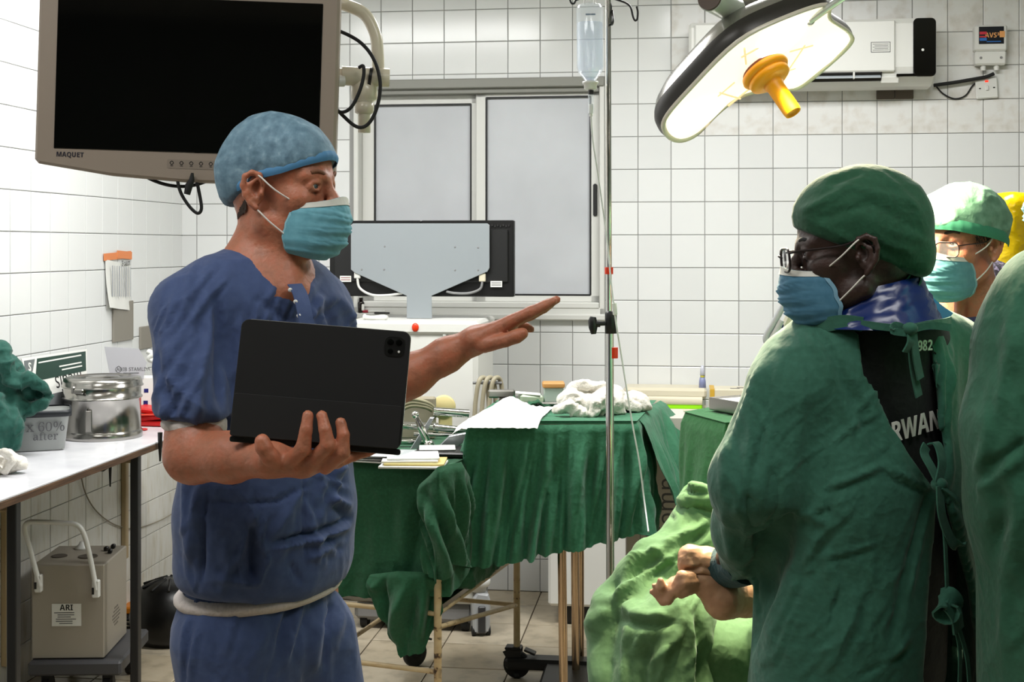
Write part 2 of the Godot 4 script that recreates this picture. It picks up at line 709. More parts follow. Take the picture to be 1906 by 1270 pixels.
func noise_tex(sd: int, freq: float, oct := 3, size := 512, ramp: Array = [], normal := 0.0, kind := FastNoiseLite.TYPE_SIMPLEX_SMOOTH) -> NoiseTexture2D:
	var n := FastNoiseLite.new()
	n.seed = sd
	n.noise_type = kind
	n.frequency = freq
	n.fractal_octaves = oct
	var t := NoiseTexture2D.new()
	t.noise = n
	t.width = size
	t.height = size
	t.seamless = true
	if normal > 0.0:
		t.as_normal_map = true
		t.bump_strength = normal
	if ramp:
		var g := Gradient.new()
		g.offsets = PackedFloat32Array(ramp.map(func(r): return r[0]))
		g.colors = PackedColorArray(ramp.map(func(r): return r[1]))
		t.color_ramp = g
	return t

func tri_uv(m: StandardMaterial3D, s: float) -> StandardMaterial3D:
	m.uv1_triplanar = true
	m.uv1_world_triplanar = true
	m.uv1_scale = Vector3.ONE * s
	return m

# woven cloth: colour grain, a fine weave as relief and a soft sheen
func cloth(c: Color, crumple := 0.25, scale := 3.0, sheen := 0.25) -> StandardMaterial3D:
	var m := mat(Color.WHITE, 0.85)
	m.albedo_texture = noise_tex(int(c.r * 900 + c.b * 77), 0.05, 4, 512, [[0.0, c.darkened(0.1)], [0.5, c], [1.0, c.lightened(0.06)]])
	if not M.has("crumple"):
		M.crumple = noise_tex(71, 0.006, 4, 512)
		M.crumple.noise.fractal_type = FastNoiseLite.FRACTAL_RIDGED
	m.heightmap_enabled = true
	m.heightmap_texture = M.crumple
	m.heightmap_scale = crumple
	m.rim_enabled = true
	m.rim = sheen
	m.rim_tint = 0.6
	return tri_uv(m, scale)

func glow(c: Color, energy: float) -> StandardMaterial3D:
	var m := mat(c, 0.5)
	m.emission_enabled = true
	m.emission = c
	m.emission_energy_multiplier = energy
	return m

func materials():
	M.tile = []
	for k in 4:
		var m := mat(Color(0.86, 0.865, 0.86).lightened(0.05 * (k % 2)).darkened(0.012 * k), 0.16)
		m.metallic_specular = 0.45
		M.tile.append(m)
	# tiles with brown grime round the wall machine
	var g := mat(Color.WHITE, 0.3)
	g.albedo_texture = noise_tex(5, 0.006, 5, 512, [[0.0, Color(0.76, 0.745, 0.71)], [0.35, Color(0.83, 0.82, 0.8)], [0.6, Color(0.855, 0.855, 0.845)]])
	M.tile_grimy = tri_uv(g, 3.0)
	# tiles with faint drips under the bench
	var d := mat(Color.WHITE, 0.3)
	d.albedo_texture = noise_tex(15, 0.012, 4, 512, [[0.0, Color(0.74, 0.71, 0.64)], [0.3, Color(0.82, 0.81, 0.77)], [0.6, Color(0.85, 0.845, 0.82)]])
	M.tile_dripped = tri_uv(d, 1.0)
	M.tile_dripped.uv1_scale = Vector3(4, 0.8, 4)
	M.grout = mat(Color(0.57, 0.57, 0.56), 0.95)
	var fl := []
	for k in 4:
		var m := mat(Color.WHITE, 0.35)
		var c := Color(0.66, 0.61, 0.52).lightened(0.03 * k)
		m.albedo_texture = noise_tex(40 + k, 0.012, 5, 512, [[0.0, c.darkened(0.16)], [0.5, c], [1.0, c.lightened(0.08)]])
		fl.append(tri_uv(m, 1.5))
	M.floor = fl
	M.floor_grout = mat(Color(0.3, 0.25, 0.2), 0.95)
	M.plaster = mat(Color(0.86, 0.86, 0.84), 0.9)
	M.unseen_wall_paint = mat(Color(0.5, 0.53, 0.5), 0.8)  # walls out of view, grey chosen to dim light from the camera side
	M.white_paint = mat(Color(0.85, 0.85, 0.83), 0.4)
	M.white_plastic = mat(Color(0.84, 0.84, 0.82), 0.35)
	M.cream_paint = mat(Color(0.8, 0.77, 0.69), 0.25)
	M.cream = mat(Color(0.82, 0.79, 0.7), 0.4)
	M.frame = mat(Color(0.8, 0.8, 0.78), 0.35)
	M.frame_grey = mat(Color(0.5, 0.5, 0.47), 0.5)
	M.gasket = mat(Color(0.012, 0.012, 0.015), 0.5)
	var fg := mat(Color.WHITE, 0.28)
	fg.albedo_texture = noise_tex(9, 0.004, 4, 512, [[0.0, Color(0.7, 0.71, 0.725)], [1.0, Color(0.745, 0.755, 0.77)]])
	M.frosted = tri_uv(fg, 1.0)
	M.black = mat(Color(0.015, 0.015, 0.017), 0.4)
	M.black_gloss = mat(Color(0.006, 0.006, 0.007), 0.06)
	M.rubber = mat(Color(0.02, 0.02, 0.02), 0.7)
	M.chrome = mat(Color(0.82, 0.81, 0.79), 0.12, 1.0)
	M.steel = mat(Color(0.6, 0.59, 0.57), 0.25, 1.0)
	M.dark_steel = mat(Color(0.2, 0.2, 0.2), 0.4, 0.8)
	M.grey = mat(Color(0.5, 0.5, 0.5), 0.5)
	M.taupe = mat(Color(0.55, 0.5, 0.45), 0.45)
	M.orange = mat(Color(0.85, 0.2, 0.03), 0.3)
	M.red = mat(Color(0.75, 0.06, 0.05), 0.4)
	M.paper = mat(Color(0.86, 0.86, 0.84), 0.9)
	M.print_grey = mat(Color(0.35, 0.35, 0.36), 0.8)
	M.ink = mat(Color(0.03, 0.03, 0.035), 0.7)
	M.amber = mat(Color(0.97, 0.64, 0.0), 0.4)
	M.green_drape = cloth(Color(0.16, 0.41, 0.285), 0.5, 2.5)
	M.green_dark = cloth(Color(0.035, 0.29, 0.165), 0.5, 2.5)
	M.green_gown = cloth(Color(0.135, 0.345, 0.275), 0.5, 2.2)
	M.gauze = cloth(Color(0.84, 0.82, 0.78), 0.6, 5.0)
	M.clear = mat(Color(0.92, 0.96, 1.0, 0.18), 0.1)
	M.clear.transparency = BaseMaterial3D.TRANSPARENCY_ALPHA
	M.water = mat(Color(0.8, 0.86, 0.93, 0.3), 0.05)
	M.water.transparency = BaseMaterial3D.TRANSPARENCY_ALPHA

# ---------------------------------------------------------------- the room
func troffer(u: float, w: float, energy: float):  # fitting out of view overhead, lights the walls and figures below
	var t := R * Transform3D(Basis(), Vector3(u, 2.99, w))
	var o := thing("unseen_ceiling_light", "unseen white fluorescent ceiling fitting out of view overhead, %s" % ["by the window" if u < 2 and w < 2 else "above the surgeons' side by the back wall" if w < 2 else "over the man in blue scrubs" if u < 2 else "over the gowned surgeons"], "ceiling light", t, "unseen fluorescent ceiling fittings")
	var st := begin()
	prism(st, PackedVector2Array([Vector2(-0.64, -0.32), Vector2(0.64, -0.32), Vector2(0.64, 0.32), Vector2(-0.64, 0.32)]), -0.06, 0.0, Transform3D(Basis(Vector3.RIGHT, -PI / 2), Vector3()), 0.01)
	part("housing", st, mat(Color(0.85, 0.85, 0.84), 0.5), o)
	var dif := begin()
	box(dif, Vector3(0, -0.066, 0), Vector3(1.2, 0.012, 0.56), 0.004)
	part("diffuser", dif, glow(Color(1.0, 0.985, 0.95), 1.2), o)
	var a := AreaLight3D.new()
	a.name = "unseen_tube_light"
	a.area_size = Vector2(1.2, 0.56)
	a.light_energy = energy
	a.light_color = Color(0.99, 0.99, 0.985)
	a.area_range = 14.0
	a.area_attenuation = 2.0
	a.shadow_enabled = true
	a.transform = Transform3D(Basis(Vector3.RIGHT, -PI / 2), Vector3(0, -0.08, 0))
	o.add_child(a)

func tile_mesh(w: float, h: float, t := 0.004, b := 0.0022) -> ArrayMesh:
	var st := begin()
	st.set_smooth_group(-1)
	var o := [Vector2(-w, -h) / 2, Vector2(w, -h) / 2, Vector2(w, h) / 2, Vector2(-w, h) / 2]
	var i := [Vector2(-w / 2 + b, -h / 2 + b), Vector2(w / 2 - b, -h / 2 + b), Vector2(w / 2 - b, h / 2 - b), Vector2(-w / 2 + b, h / 2 - b)]
	var v := func(p: Vector2, z: float) -> Vector3: return Vector3(p.x, p.y, z)
	quad(st, v.call(i[0], t), v.call(i[1], t), v.call(i[2], t), v.call(i[3], t))
	for k in 4:
		var j := (k + 1) % 4
		quad(st, v.call(o[k], t - b * 0.5), v.call(o[j], t - b * 0.5), v.call(i[j], t), v.call(i[k], t))
		quad(st, v.call(o[k], 0), v.call(o[j], 0), v.call(o[j], t - b * 0.5), v.call(o[k], t - b * 0.5))
	st.generate_normals()
	return st.commit()

# lays tiles on a plane of the room: spots are [centre, width, height, material, seen]; the first 300 seen are parts, the others one part
func lay(parent: Node3D, spots: Array, face: Basis, gap: float, thick: float, bevel: float, other: Material, called := "tile"):
	var shapes := {}
	var rest := {}
	var n := 0
	var rng := RandomNumberGenerator.new()
	rng.seed = 3
	for s in spots:
		var key := "%.3f %.3f" % [s[1], s[2]]
		if not shapes.has(key):
			shapes[key] = tile_mesh(s[1] - gap, s[2] - gap, thick, bevel)
		var tilt := face * Basis(Vector3(rng.randf_range(-1, 1), rng.randf_range(-1, 1), 0).normalized(), rng.randf_range(0.0, 0.0035))
		var t := Transform3D(tilt, s[0] + face.z * rng.randf_range(-0.0004, 0.0004))
		if s[4] and n < 300:
			n += 1
			part(called, shapes[key], s[3], parent, t)
		else:
			var k2 := "%s|%d" % [key, s[3].get_instance_id()]
			if not rest.has(k2): rest[k2] = [shapes[key], s[3], []]
			rest[k2][2].append(t)
	if rest.is_empty():
		return
	var all := begin()
	for k in rest:
		var st := SurfaceTool.new()
		st.begin(Mesh.PRIMITIVE_TRIANGLES)
		for t in rest[k][2]: st.append_from(rest[k][0], 0, t)
		all.append_from(st.commit(), 0, Transform3D())
	var o := MeshInstance3D.new()
	o.name = called + "s_beyond"
	o.mesh = all.commit()
	o.material_override = other
	o.set_meta("kind", "stuff")
	parent.add_child(o)

func seen(p: Vector3, hidden: Array) -> bool:   # p in the room's frame
	var q := pix(R * p)
	if (R * p).z > -0.5 or q.x < -30 or q.x > 1936 or q.y < -30 or q.y > 1300:
		return false
	for h in hidden:
		if h.has_point(q): return false
	return true

const U1 := 4.7
const W1 := 8.6
const H1 := 3.0
const WIN := [0.85, 2.035, 1.28, 2.385]

func room():
	var hid := [Rect2(80, -40, 500, 330), Rect2(340, 480, 290, 800), Rect2(1440, 640, 500, 640), Rect2(680, 840, 480, 150), Rect2(1360, 900, 500, 400)]
	# back wall
	var wb := structure("wall_back", R)
	var st := begin()
	var zb := -0.2
	for r in [[-0.2, 0, WIN[0], H1], [WIN[1], 0, U1 + 0.2, H1], [WIN[0], 0, WIN[1], WIN[2]], [WIN[0], WIN[3], WIN[1], H1]]:
		box(st, Vector3((r[0] + r[2]) / 2, (r[1] + r[3]) / 2, zb / 2), Vector3(r[2] - r[0], r[3] - r[1], -zb))
	part("masonry", st, M.grout, wb)
	var spots := []
	var cols := [0.0]
	var u := 1.434 - 9 * 0.1508
	while u < U1:
		cols.append(u)
		u += 0.1508 if u < 2.3 else 0.153
	cols.append(U1)
	var rng := RandomNumberGenerator.new()
	rng.seed = 8
	for c in cols.size() - 1:
		for r in 20:
			var x0: float = cols[c]
			var x1: float = cols[c + 1]
			var y0 := r * 0.1505
			var y1 := minf(y0 + 0.1505, H1)
			# cut round the window
			if x1 > WIN[0] and x0 < WIN[1] and y1 > WIN[2] and y0 < WIN[3]:
				if x0 < WIN[0] and WIN[0] - x0 > 0.02: x1 = WIN[0]
				elif x1 > WIN[1] and x1 - WIN[1] > 0.02: x0 = WIN[1]
				elif y0 < WIN[2] and WIN[2] - y0 > 0.02: y1 = WIN[2]
				elif y1 > WIN[3] and y1 - WIN[3] > 0.02: y0 = WIN[3]
				else: continue
			var p := Vector3((x0 + x1) / 2, (y0 + y1) / 2, 0)
			var m: Material = M.tile[rng.randi() % 4]
			if x0 > 2.25 and y0 > 2.06 and not (x0 < 2.45 and y1 < 2.2): m = M.tile_grimy
			if x1 - x0 > 0.012:
				spots.append([p, x1 - x0, y1 - y0, m, seen(p, hid)])
	lay(wb, spots, Basis(), 0.0035, 0.004, 0.0022, M.tile[0])
	# left wall
	var wl := structure("wall_left", R)
	st = begin()
	box(st, Vector3(-0.1, H1 / 2, W1 / 2), Vector3(0.2, H1, W1))
	part("masonry", st, M.grout, wl)
	spots = []
	var ws := [0.0]
	var w := 0.129
	while w < W1:
		ws.append(w)
		w += 0.1495
	ws.append(W1)
	for c in ws.size() - 1:
		for r in 20:
			var p := Vector3(0, r * 0.1505 + 0.07525, (ws[c] + ws[c + 1]) / 2)
			if ws[c + 1] - ws[c] > 0.012:
				spots.append([p, ws[c + 1] - ws[c], 0.1505 if r < 19 else H1 - 19 * 0.1505, M.tile_dripped if r < 6 else M.tile[rng.randi() % 2], seen(p, hid)])
	lay(wl, spots, Basis(Vector3(0, 0, -1), Vector3.UP, Vector3.RIGHT), 0.003, 0.004, 0.0022, M.tile[1])
	# out-of-view walls, greyed to darken the camera side, and the ceiling
	var wr := structure("wall_right_unseen", R)
	st = begin()
	box(st, Vector3(U1 + 0.1, H1 / 2, W1 / 2), Vector3(0.2, H1, W1))
	part("masonry", st, M.unseen_wall_paint, wr)
	var wf := structure("wall_front_unseen", R)
	st = begin()
	box(st, Vector3(U1 / 2, H1 / 2, W1 + 0.1), Vector3(U1 + 0.4, H1, 0.2))
	part("masonry", st, M.unseen_wall_paint, wf)
	var ce := structure("ceiling", R)
	st = begin()
	box(st, Vector3(U1 / 2, H1 + 0.1, W1 / 2), Vector3(U1 + 0.4, 0.2, W1 + 0.4))
	part("slab", st, M.plaster, ce)
	# floor
	var fl := structure("floor", R)
	st = begin()
	box(st, Vector3(U1 / 2, -0.107, W1 / 2), Vector3(U1 + 0.4, 0.2, W1 + 0.4))
	part("screed", st, M.floor_grout, fl)
	spots = []
	for i in range(-6, 11):
		for k in range(-2, 28):
			var x0 := clampf(1.741 + i * 0.302, 0, U1)
			var x1 := clampf(1.741 + (i + 1) * 0.302, 0, U1)
			var z0 := clampf(0.53 + k * 0.302, 0, W1)
			var z1 := clampf(0.53 + (k + 1) * 0.302, 0, W1)
			if x1 - x0 < 0.02 or z1 - z0 < 0.02: continue
			var p := Vector3((x0 + x1) / 2, -0.007, (z0 + z1) / 2)
			spots.append([p, x1 - x0, z1 - z0, M.floor[rng.randi() % 4], seen(p, [])])
	lay(fl, spots, Basis(Vector3.RIGHT, Vector3(0, 0, -1), Vector3.UP), 0.005, 0.007, 0.003, M.floor[1])

# ---------------------------------------------------------------- on the walls
func window_and_wall_things():
	var o := structure("window_1", R)
	var x0: float = WIN[0]; var x1: float = WIN[1]; var y0: float = WIN[2]; var y1: float = WIN[3]
	var st := begin()   # outer frame
	box(st, Vector3((x0 + x1) / 2, y0 + 0.02, -0.05), Vector3(x1 - x0, 0.04, 0.13), 0.004)
	box(st, Vector3(x0 + 0.012, (y0 + y1) / 2, -0.05), Vector3(0.024, y1 - y0, 0.13), 0.004)
	box(st, Vector3(x1 - 0.012, (y0 + y1) / 2, -0.05), Vector3(0.024, y1 - y0, 0.13), 0.004)
	part("outer_frame", st, M.frame, o)
	st = begin()         # dark head of the frame with its track
	box(st, Vector3((x0 + x1) / 2, y1 - 0.022, -0.035), Vector3(x1 - x0, 0.044, 0.12), 0.004)
	box(st, Vector3((x0 + x1) / 2, y1 - 0.052, -0.045), Vector3(x1 - x0 - 0.05, 0.03, 0.09), 0.003)
	part("head_track", st, M.frame_grey, o)
	st = begin()
	box(st, Vector3((x0 + x1) / 2, y0 + 0.05, -0.03), Vector3(x1 - x0 - 0.05, 0.028, 0.1), 0.004)
	box(st, Vector3((x0 + x1) / 2, y0 - 0.004, 0.012), Vector3(x1 - x0 + 0.02, 0.03, 0.05), 0.006)
	part("sill", st, M.frame, o)
	# two sliding leaves of frosted glass
	for leaf in [[x0 + 0.024, 1.444, -0.075, "left"], [1.428, x1 - 0.024, -0.045, "right"]]:
		var a: float = leaf[0]; var b: float = leaf[1]; var z: float = leaf[2]
		var fr := begin()
		var lo := y0 + 0.062
		var hi := y1 - 0.065
		var jl := 0.062 if leaf[3] == "left" else 0.05
		box(fr, Vector3(a + jl / 2, (lo + hi) / 2, z), Vector3(jl, hi - lo, 0.03), 0.004)
		box(fr, Vector3(b - 0.022, (lo + hi) / 2, z), Vector3(0.044, hi - lo, 0.03), 0.004)
		box(fr, Vector3((a + b) / 2, lo + 0.0175, z), Vector3(b - a, 0.035, 0.03), 0.004)
		var th := 0.045 if leaf[3] == "left" else 0.02
		box(fr, Vector3((a + b) / 2, hi - th / 2, z), Vector3(b - a, th, 0.03), 0.004)
		var sash := part("sash", fr, M.frame, o)
		var ga := begin()
		var gx0 := a + jl; var gx1 := b - 0.044; var gy0 := lo + 0.035; var gy1 := hi - th
		for q in [[(gx0 + gx1) / 2, gy0, gx1 - gx0, 0.008], [(gx0 + gx1) / 2, gy1, gx1 - gx0, 0.008], [gx0, (gy0 + gy1) / 2, 0.008, gy1 - gy0], [gx1, (gy0 + gy1) / 2, 0.008, gy1 - gy0]]:
			box(ga, Vector3(q[0], q[1], z + 0.012), Vector3(q[2], q[3], 0.01), 0.001)
		part("gasket", ga, M.gasket, sash)
		var gl := begin()
		box(gl, Vector3((gx0 + gx1) / 2, (gy0 + gy1) / 2, z), Vector3(gx1 - gx0, gy1 - gy0, 0.006))
		part("pane", gl, M.frosted, sash)
		if leaf[3] == "right":
			var hd := begin()
			prism(hd, rounded_rect(0.018, 0.15, 0.008), 0.015, 0.024, Transform3D(Basis(), Vector3(b - 0.022, on_back(1117, 372).y, z)), 0.002)
			part("latch", hd, M.gasket, sash)
	st = begin()         # unseen board behind the panes, closing the opening to outside light
	box(st, Vector3((x0 + x1) / 2, (y0 + y1) / 2, -0.19), Vector3(x1 - x0, y1 - y0, 0.02))
	part("unseen_board", st, M.grey, o)

	# voltage guard, socket and the leads of the wall unit
	var p := on_back(1839, 85)
	var v := thing("voltage_guard", "white voltage guard box with a dark printed screen label on the tiled wall", "voltage guard", R * Transform3D(Basis(), Vector3(p.x, p.y, 0.004)))
	st = begin()
	box(st, Vector3(0, 0.025, 0.03), Vector3(0.138, 0.115, 0.06), 0.008)
	part("case", st, M.white_plastic, v)
	st = begin()
	box(st, Vector3(0, -0.062, 0.027), Vector3(0.132, 0.062, 0.054), 0.007)
	part("terminal_cover", st, M.white_plastic, v)
	for x in [-0.043, 0.043]:
		st = begin()
		lathe(st, sharp([Vector2(0, 0), Vector2(0.006, 0), Vector2(0.006, 0.002), Vector2(0, 0.002)]), 12, Transform3D(Basis(Vector3.RIGHT, PI / 2), Vector3(x, -0.062, 0.054)))
		part("screw", st, M.grey, v)
	st = begin()
	box(st, Vector3(0, 0.036, 0.061), Vector3(0.106, 0.076, 0.002), 0.0005)
	var lab := part("front_label", st, mat(Color(0.03, 0.05, 0.09), 0.3), v)
	st = begin()
	for q in [[-0.035, 0.046, 0.03, 0.012], [-0.035, 0.03, 0.03, 0.006]]: box(st, Vector3(q[0], q[1], 0.0625), Vector3(q[2], q[3], 0.001))
	part("red_print", st, mat(Color(0.75, 0.12, 0.2), 0.5), lab)
	st = begin()
	for q in [[-0.035, 0.018, 0.03, 0.012], [0.01, 0.008, 0.06, 0.004]]: box(st, Vector3(q[0], q[1], 0.0625), Vector3(q[2], q[3], 0.001))
	part("blue_print", st, mat(Color(0.12, 0.4, 0.7), 0.5), lab)
	part("lettering", lettering("AVS³⁰", 0.021, 0.0008, "Droid Sans", true), mat(Color(0.85, 0.6, 0.35), 0.5), lab, Transform3D(Basis(), Vector3(0.014, 0.036, 0.0625)))
	for x in [-0.028, 0.028]:
		st = begin()
		lathe(st, sharp([Vector2(0, -0.115), Vector2(0.011, -0.115), Vector2(0.012, -0.1), Vector2(0.008, -0.09)]), 12, Transform3D(Basis(), Vector3(x, 0, 0.03)))
		part("cable_gland", st, M.white_plastic, v)

	p = on_back(1835, 165)
	v = thing("wall_socket", "white wall socket with a lit red switch lamp below the voltage guard", "wall socket", R * Transform3D(Basis(Vector3.BACK, 0.06), Vector3(p.x, p.y, 0.004)))
	st = begin()
	box(st, Vector3(0, 0, 0.009), Vector3(0.095, 0.092, 0.018), 0.005)
	part("plate", st, M.white_plastic, v)
	st = begin()
	box(st, Vector3(0.0, 0.0, 0.02), Vector3(0.012, 0.022, 0.008), 0.002)
	part("rocker", st, M.white_paint, v)
	for x in [-0.03, 0.03]:
		st = begin()
		box(st, Vector3(x, 0.0, 0.0185), Vector3(0.008, 0.005, 0.002))
		part("slot", st, M.gasket, v)
	st = begin()
	box(st, Vector3(0.0, 0.03, 0.019), Vector3(0.014, 0.007, 0.004), 0.001)
	part("indicator_lamp", st, glow(Color(1.0, 0.15, 0.05), 1.5), v)

	st = begin()
	var pts := []
	for q in [[1738, 159], [1752, 157], [1780, 153], [1815, 147], [1836, 143], [1850, 137]]: pts.append(on_back(q[0], q[1], 0.034))
	tube(st, smooth_path(pts), 0.008, 8)
	lone("power_cable", st, M.rubber, "thick black power cable from the air conditioner to the voltage guard", "cable", R)
	st = begin()
	pts = []
	for q in [[1742, 160], [1756, 175], [1777, 184], [1797, 178], [1810, 160], [1822, 150]]: pts.append(on_back(q[0], q[1], 0.012))
	tube(st, smooth_path(pts), 0.0035, 8)
	lone("thin_cable", st, M.rubber, "thin black cable sagging below the thick one beside the air conditioner", "cable", R)

	# grey junction plate under the wall unit
	p = on_back(1665, 176)
	v = thing("blanking_plate", "dull brown junction plate under the air conditioner, on the tiles", "plate", R * Transform3D(Basis(), Vector3(p.x, p.y, 0.004)))
	st = begin()
	for x in [-0.0405, 0.0405]: box(st, Vector3(x, 0, 0.006), Vector3(0.079, 0.045, 0.012), 0.003)
	part("cover", st, mat(Color(0.33, 0.29, 0.25), 0.6), v)

	# papers with orange tape on the left wall
	p = on_left(216, 520)
	var face := Basis(Vector3(0, 0, -1), Vector3.UP, Vector3.RIGHT)
	v = thing("notice_sheets", "hand-ruled paper sheets hung with orange tape on the left tiled wall", "paper", R * Transform3D(face, Vector3(0.006, p.y, p.z)))
	st = begin()
	var rows := []
	for i in 9:
		var r := PackedVector3Array()
		for k in 7:
			r.append(Vector3(-0.125 + 0.25 * k / 6, 0.085 - 0.2 * i / 8 - 0.004 * k, 0.004 + 0.02 * pow(i / 8.0, 2) * (1 - k / 7.0) + 0.003 * sin(k * 1.7)))
		rows.append(r)
	rows.reverse()
	sheet(st, rows, 0.0008)
	var sh := part("sheet", st, M.paper, v)
	st = begin()
	rows = []
	for i in 5:
		var r := PackedVector3Array()
		for k in 5: r.append(Vector3(-0.11 + 0.24 * k / 4, -0.06 - 0.06 * i / 4, 0.002))
		rows.append(r)
	rows.reverse()
	sheet(st, rows, 0.0008)
	part("sheet", st, M.paper, v)
	st = begin()
	for k in 9:
		box(st, Vector3(-0.09 + 0.024 * k, -0.005 - 0.001 * k, 0.013 + 0.002 * (9 - k) * 0.35), Vector3(0.005 if k % 3 else 0.009, 0.13, 0.0006))
	part("ruling", st, mat(Color(0.62, 0.63, 0.65), 0.9), sh)
	st = begin()
	box(st, Vector3(-0.005, 0.1, 0.004), Vector3(0.27, 0.03, 0.002), 0.0005, Basis(Vector3.BACK, 0.04))
	box(st, Vector3(0.06, 0.103, 0.0055), Vector3(0.15, 0.033, 0.002), 0.0005, Basis(Vector3.BACK, -0.05))
	part("tape", st, mat(Color(0.85, 0.5, 0.28), 0.5), v)
	part("lettering", lettering("Foam", 0.024, 0.0006, "Droid Serif"), M.ink, v, Transform3D(Basis(Vector3.BACK, 0.05), Vector3(0.06, 0.068, 0.012)))
	# grey cover plates on the left wall
	var cover := mat(Color(0.53, 0.51, 0.47), 0.6)
	for q in [[225, 598, 0.2, 0.17, "grey wall plate just below the hung papers"], [268, 628, 0.13, 0.1, "small grey wall plate beside the man's sleeve, right of the papers"]]:
		p = on_left(q[0], q[1])
		v = thing("wall_plate", q[4], "plate", R * Transform3D(face, Vector3(0.004, p.y, p.z)), "grey plates on the left wall")
		st = begin()
		box(st, Vector3(0, 0, 0.005), Vector3(q[2], q[3], 0.01), 0.002)
		part("cover", st, cover, v)

# ---------------------------------------------------------------- split air conditioner
func air_conditioner():
	var a := on_back(1282, 110, 0.1)
	var b := on_back(1735, 110, 0.1)
	var top := on_back(1500, 38, 0.2).y
	var bot := on_back(1500, 166, 0.14).y
	var wid := b.x - a.x
	var hgt := top - bot
	var o := thing("air_conditioner", "white split air conditioner with a black end panel high on the back wall", "air conditioner", R * Transform3D(Basis(), Vector3((a.x + b.x) / 2, (top + bot) / 2, 0.004)))
	var turn := Transform3D(Basis(Vector3.UP, -PI / 2) * Basis(), Vector3())   # profile in (z, y), pulled along x
	var side := func(z0: float, z1: float, poly: Array, bev: float) -> SurfaceTool:
		var st := begin()
		var pts := PackedVector2Array()
		for q in poly: pts.append(Vector2(q[0], q[1] * hgt))
		prism(st, pts, z0, z1, Transform3D(Basis(Vector3(0, 0, 1), Vector3.UP, Vector3(-1, 0, 0)), Vector3()), bev)
		return st
	var body := [[0.0, -0.42], [0.05, -0.5], [0.13, -0.48], [0.19, -0.36], [0.205, -0.22], [0.205, 0.42], [0.19, 0.5], [0.0, 0.5]]
	part("body", side.call(-wid / 2, wid / 2, body, 0.012), M.white_plastic, o)
	var st := begin()
	box(st, Vector3(-0.075, 0.09 * hgt, 0.211), Vector3(wid - 0.2, 0.76 * hgt, 0.016), 0.006)
	part("front_panel", st, M.white_plastic, o)
	st = begin()
	prism(st, rounded_rect(0.095, 0.86 * hgt, 0.02), 0.2, 0.214, Transform3D(Basis(), Vector3(wid / 2 - 0.052, 0.06 * hgt, 0)), 0.004)
	box(st, Vector3(wid / 2 - 0.12, -0.345 * hgt, 0.206), Vector3(0.1, 0.012, 0.014), 0.002)
	part("display_panel", st, M.black_gloss, o)
	st = begin()   # outlet: dark slot, blue-grey flap, vanes
	box(st, Vector3(-0.08, -0.335 * hgt, 0.19), Vector3(wid - 0.3, 0.045, 0.03), 0.004, Basis(Vector3.RIGHT, 0.5))
	part("outlet", st, M.black, o)
	st = begin()
	box(st, Vector3(-0.08, -0.35 * hgt, 0.207), Vector3(wid - 0.31, 0.006, 0.03), 0.002, Basis(Vector3.RIGHT, 0.6))
	var fl := part("flap", st, mat(Color(0.62, 0.65, 0.67), 0.3), o)
	for k in 3:
		st = begin()
		box(st, Vector3(-0.34 + 0.26 * k, -0.34 * hgt, 0.21), Vector3(0.008, 0.03, 0.02), 0.002)
		part("vane", st, M.white_plastic, fl)
	st = begin()
	box(st, Vector3(0.16, -0.18 * hgt, 0.207), Vector3(wid - 0.74, 0.004, 0.02))
	part("seam", st, M.grey, o)
	st = begin()
	box(st, Vector3(0.335, -0.4 * hgt, 0.19), Vector3(0.075, 0.03, 0.012), 0.003, Basis(Vector3.RIGHT, 0.4))
	part("cover_clip", st, M.white_paint, o)
	var sp := on_back(1639, 88, 0.22)
	st = begin()
	box(st, Vector3(sp.x - (a.x + b.x) / 2, sp.y - (top + bot) / 2, 0.2195), Vector3(0.082, 0.045, 0.001))
	var stk := part("sticker", st, mat(Color(0.3, 0.3, 0.31), 0.7), o, Transform3D(Basis(), Vector3()))
	st = begin()
	box(st, Vector3(sp.x - (a.x + b.x) / 2, sp.y - (top + bot) / 2, 0.2202), Vector3(0.077, 0.04, 0.001))
	part("sticker_face", st, M.paper, stk)
	st = begin()
	for k in 5: box(st, Vector3(sp.x - (a.x + b.x) / 2 + 0.003 * (k % 2), sp.y - (top + bot) / 2 + 0.013 - 0.0065 * k, 0.2209), Vector3(0.068 - 0.01 * (k % 2), 0.002, 0.0006))
	part("sticker_print", st, M.print_grey, stk)
	st = begin()
	ball(st, Vector3(wid / 2 - 0.06, 0.02 * hgt, 0.214), 0.006, Vector3(1, 1, 0.2))
	part("display_mark", st, M.white_paint, o)

